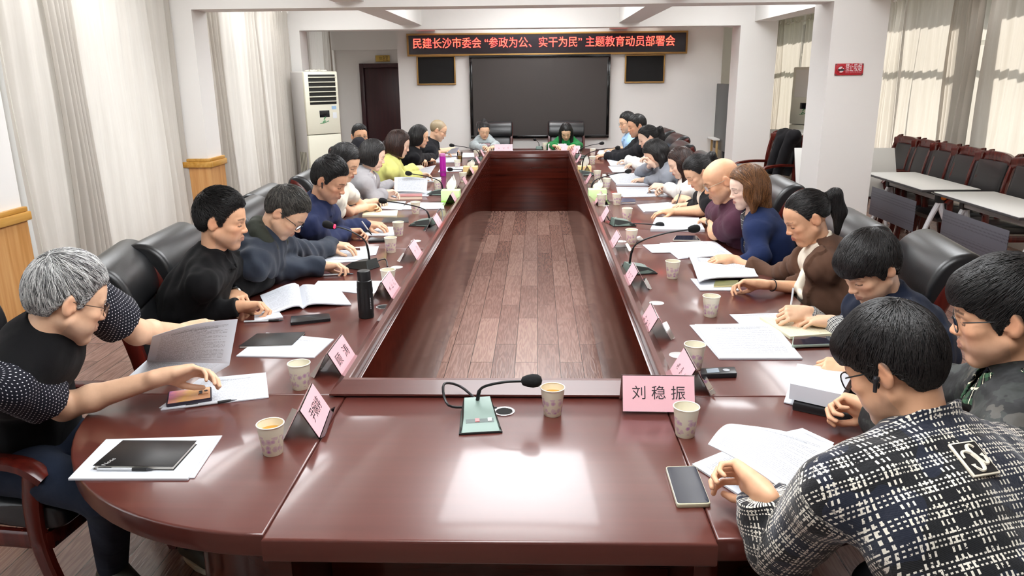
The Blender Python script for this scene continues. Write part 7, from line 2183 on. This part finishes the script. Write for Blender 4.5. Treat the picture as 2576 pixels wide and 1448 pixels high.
PL1 = plain('badge black', '1a1a1a', .5); PL2 = plain('badge cream', 'ece4d0', .45)
w = .026; hgt = .034
badge('badge', rbox((-w-.004, -hgt-.004, -.003), (w+.004, hgt+.004, .003), .002), PL2)
badge('badge_face', rbox((-w, -hgt, .003), (w, hgt, .0042), 0), PL1)
b = MB()
for pts in ([(-.86, .02), (-.80, .34), (-.45, .44), (-.05, .25), (.16, -.25), (.06, -.75), (-.25, -.86), (-.52, -.62)], [(.52, .62), (.30, .80), (-.02, .72), (-.08, .36), (.12, -.10), (.42, -.46), (.72, -.40), (.80, .0)]):
    P_ = spline([(x*w, y*hgt, .0052) for x, y in pts], 24)
    b.add(*tube(P_, np.concatenate([np.linspace(.0022, .0046, 12), np.linspace(.0046, .0026, 12)]), 6))
b.add([(-.80*w, -.42*hgt, .0062), (-.42*w, -.40*hgt, .0062), (-.52*w, -.80*hgt, .0062)], [(0, 1, 2)][::1]); b.add([(.45*w, .10*hgt, .0062), (.80*w, .22*hgt, .0062), (.84*w, -.12*hgt, .0062)], [(0, 2, 1)])
badge('badge_mark', (b.V, b.F), PL2)
# small bird print on the black polo
i = INFO['L2'][1]
pb = [c_ for c_ in kids(INFO['L2'][0]) if c_.name.startswith('polo')][0]
co = np.zeros(len(pb.data.vertices)*3, np.float32); pb.data.vertices.foreach_get('co', co); co = co.reshape(-1, 3) + i['O']; q = (co - i['S']) @ i['MT']
sel = (np.abs(q[:, 0] + .07) < .012) & (np.abs(q[:, 2] + .12) < .012) & (q[:, 1] > 0)
ctr = co[sel].mean(0); nn = np.zeros(len(co)*3, np.float32); pb.data.vertices.foreach_get('normal', nn); nb_ = unit(nn.reshape(-1, 3)[sel].mean(0))
xx_ = unit(i['MT'][:, 0] - (i['MT'][:, 0] @ nb_)*nb_); yy_ = np.cross(nb_, xx_); MBd = np.stack([-xx_, yy_, nb_], 1)
b = MB()
for P_ in ([(-.02, -.010), (-.008, -.004), (.004, -.012), (.018, -.008)], [(-.012, .004), (0, .0), (.010, .008), (.004, .016), (-.004, .014)], [(-.008, -.004), (.0, .002)], [(.006, .006), (.016, .002)]):
    b.add(*tube(spline([(x, y, 0) for x, y in P_], 10), .0014, 5))
mesh('print', *xf((b.V, b.F), MBd, ctr + nb_*.003 - i['O']), plain('pale print', 'b9b9b9', .6), pb)
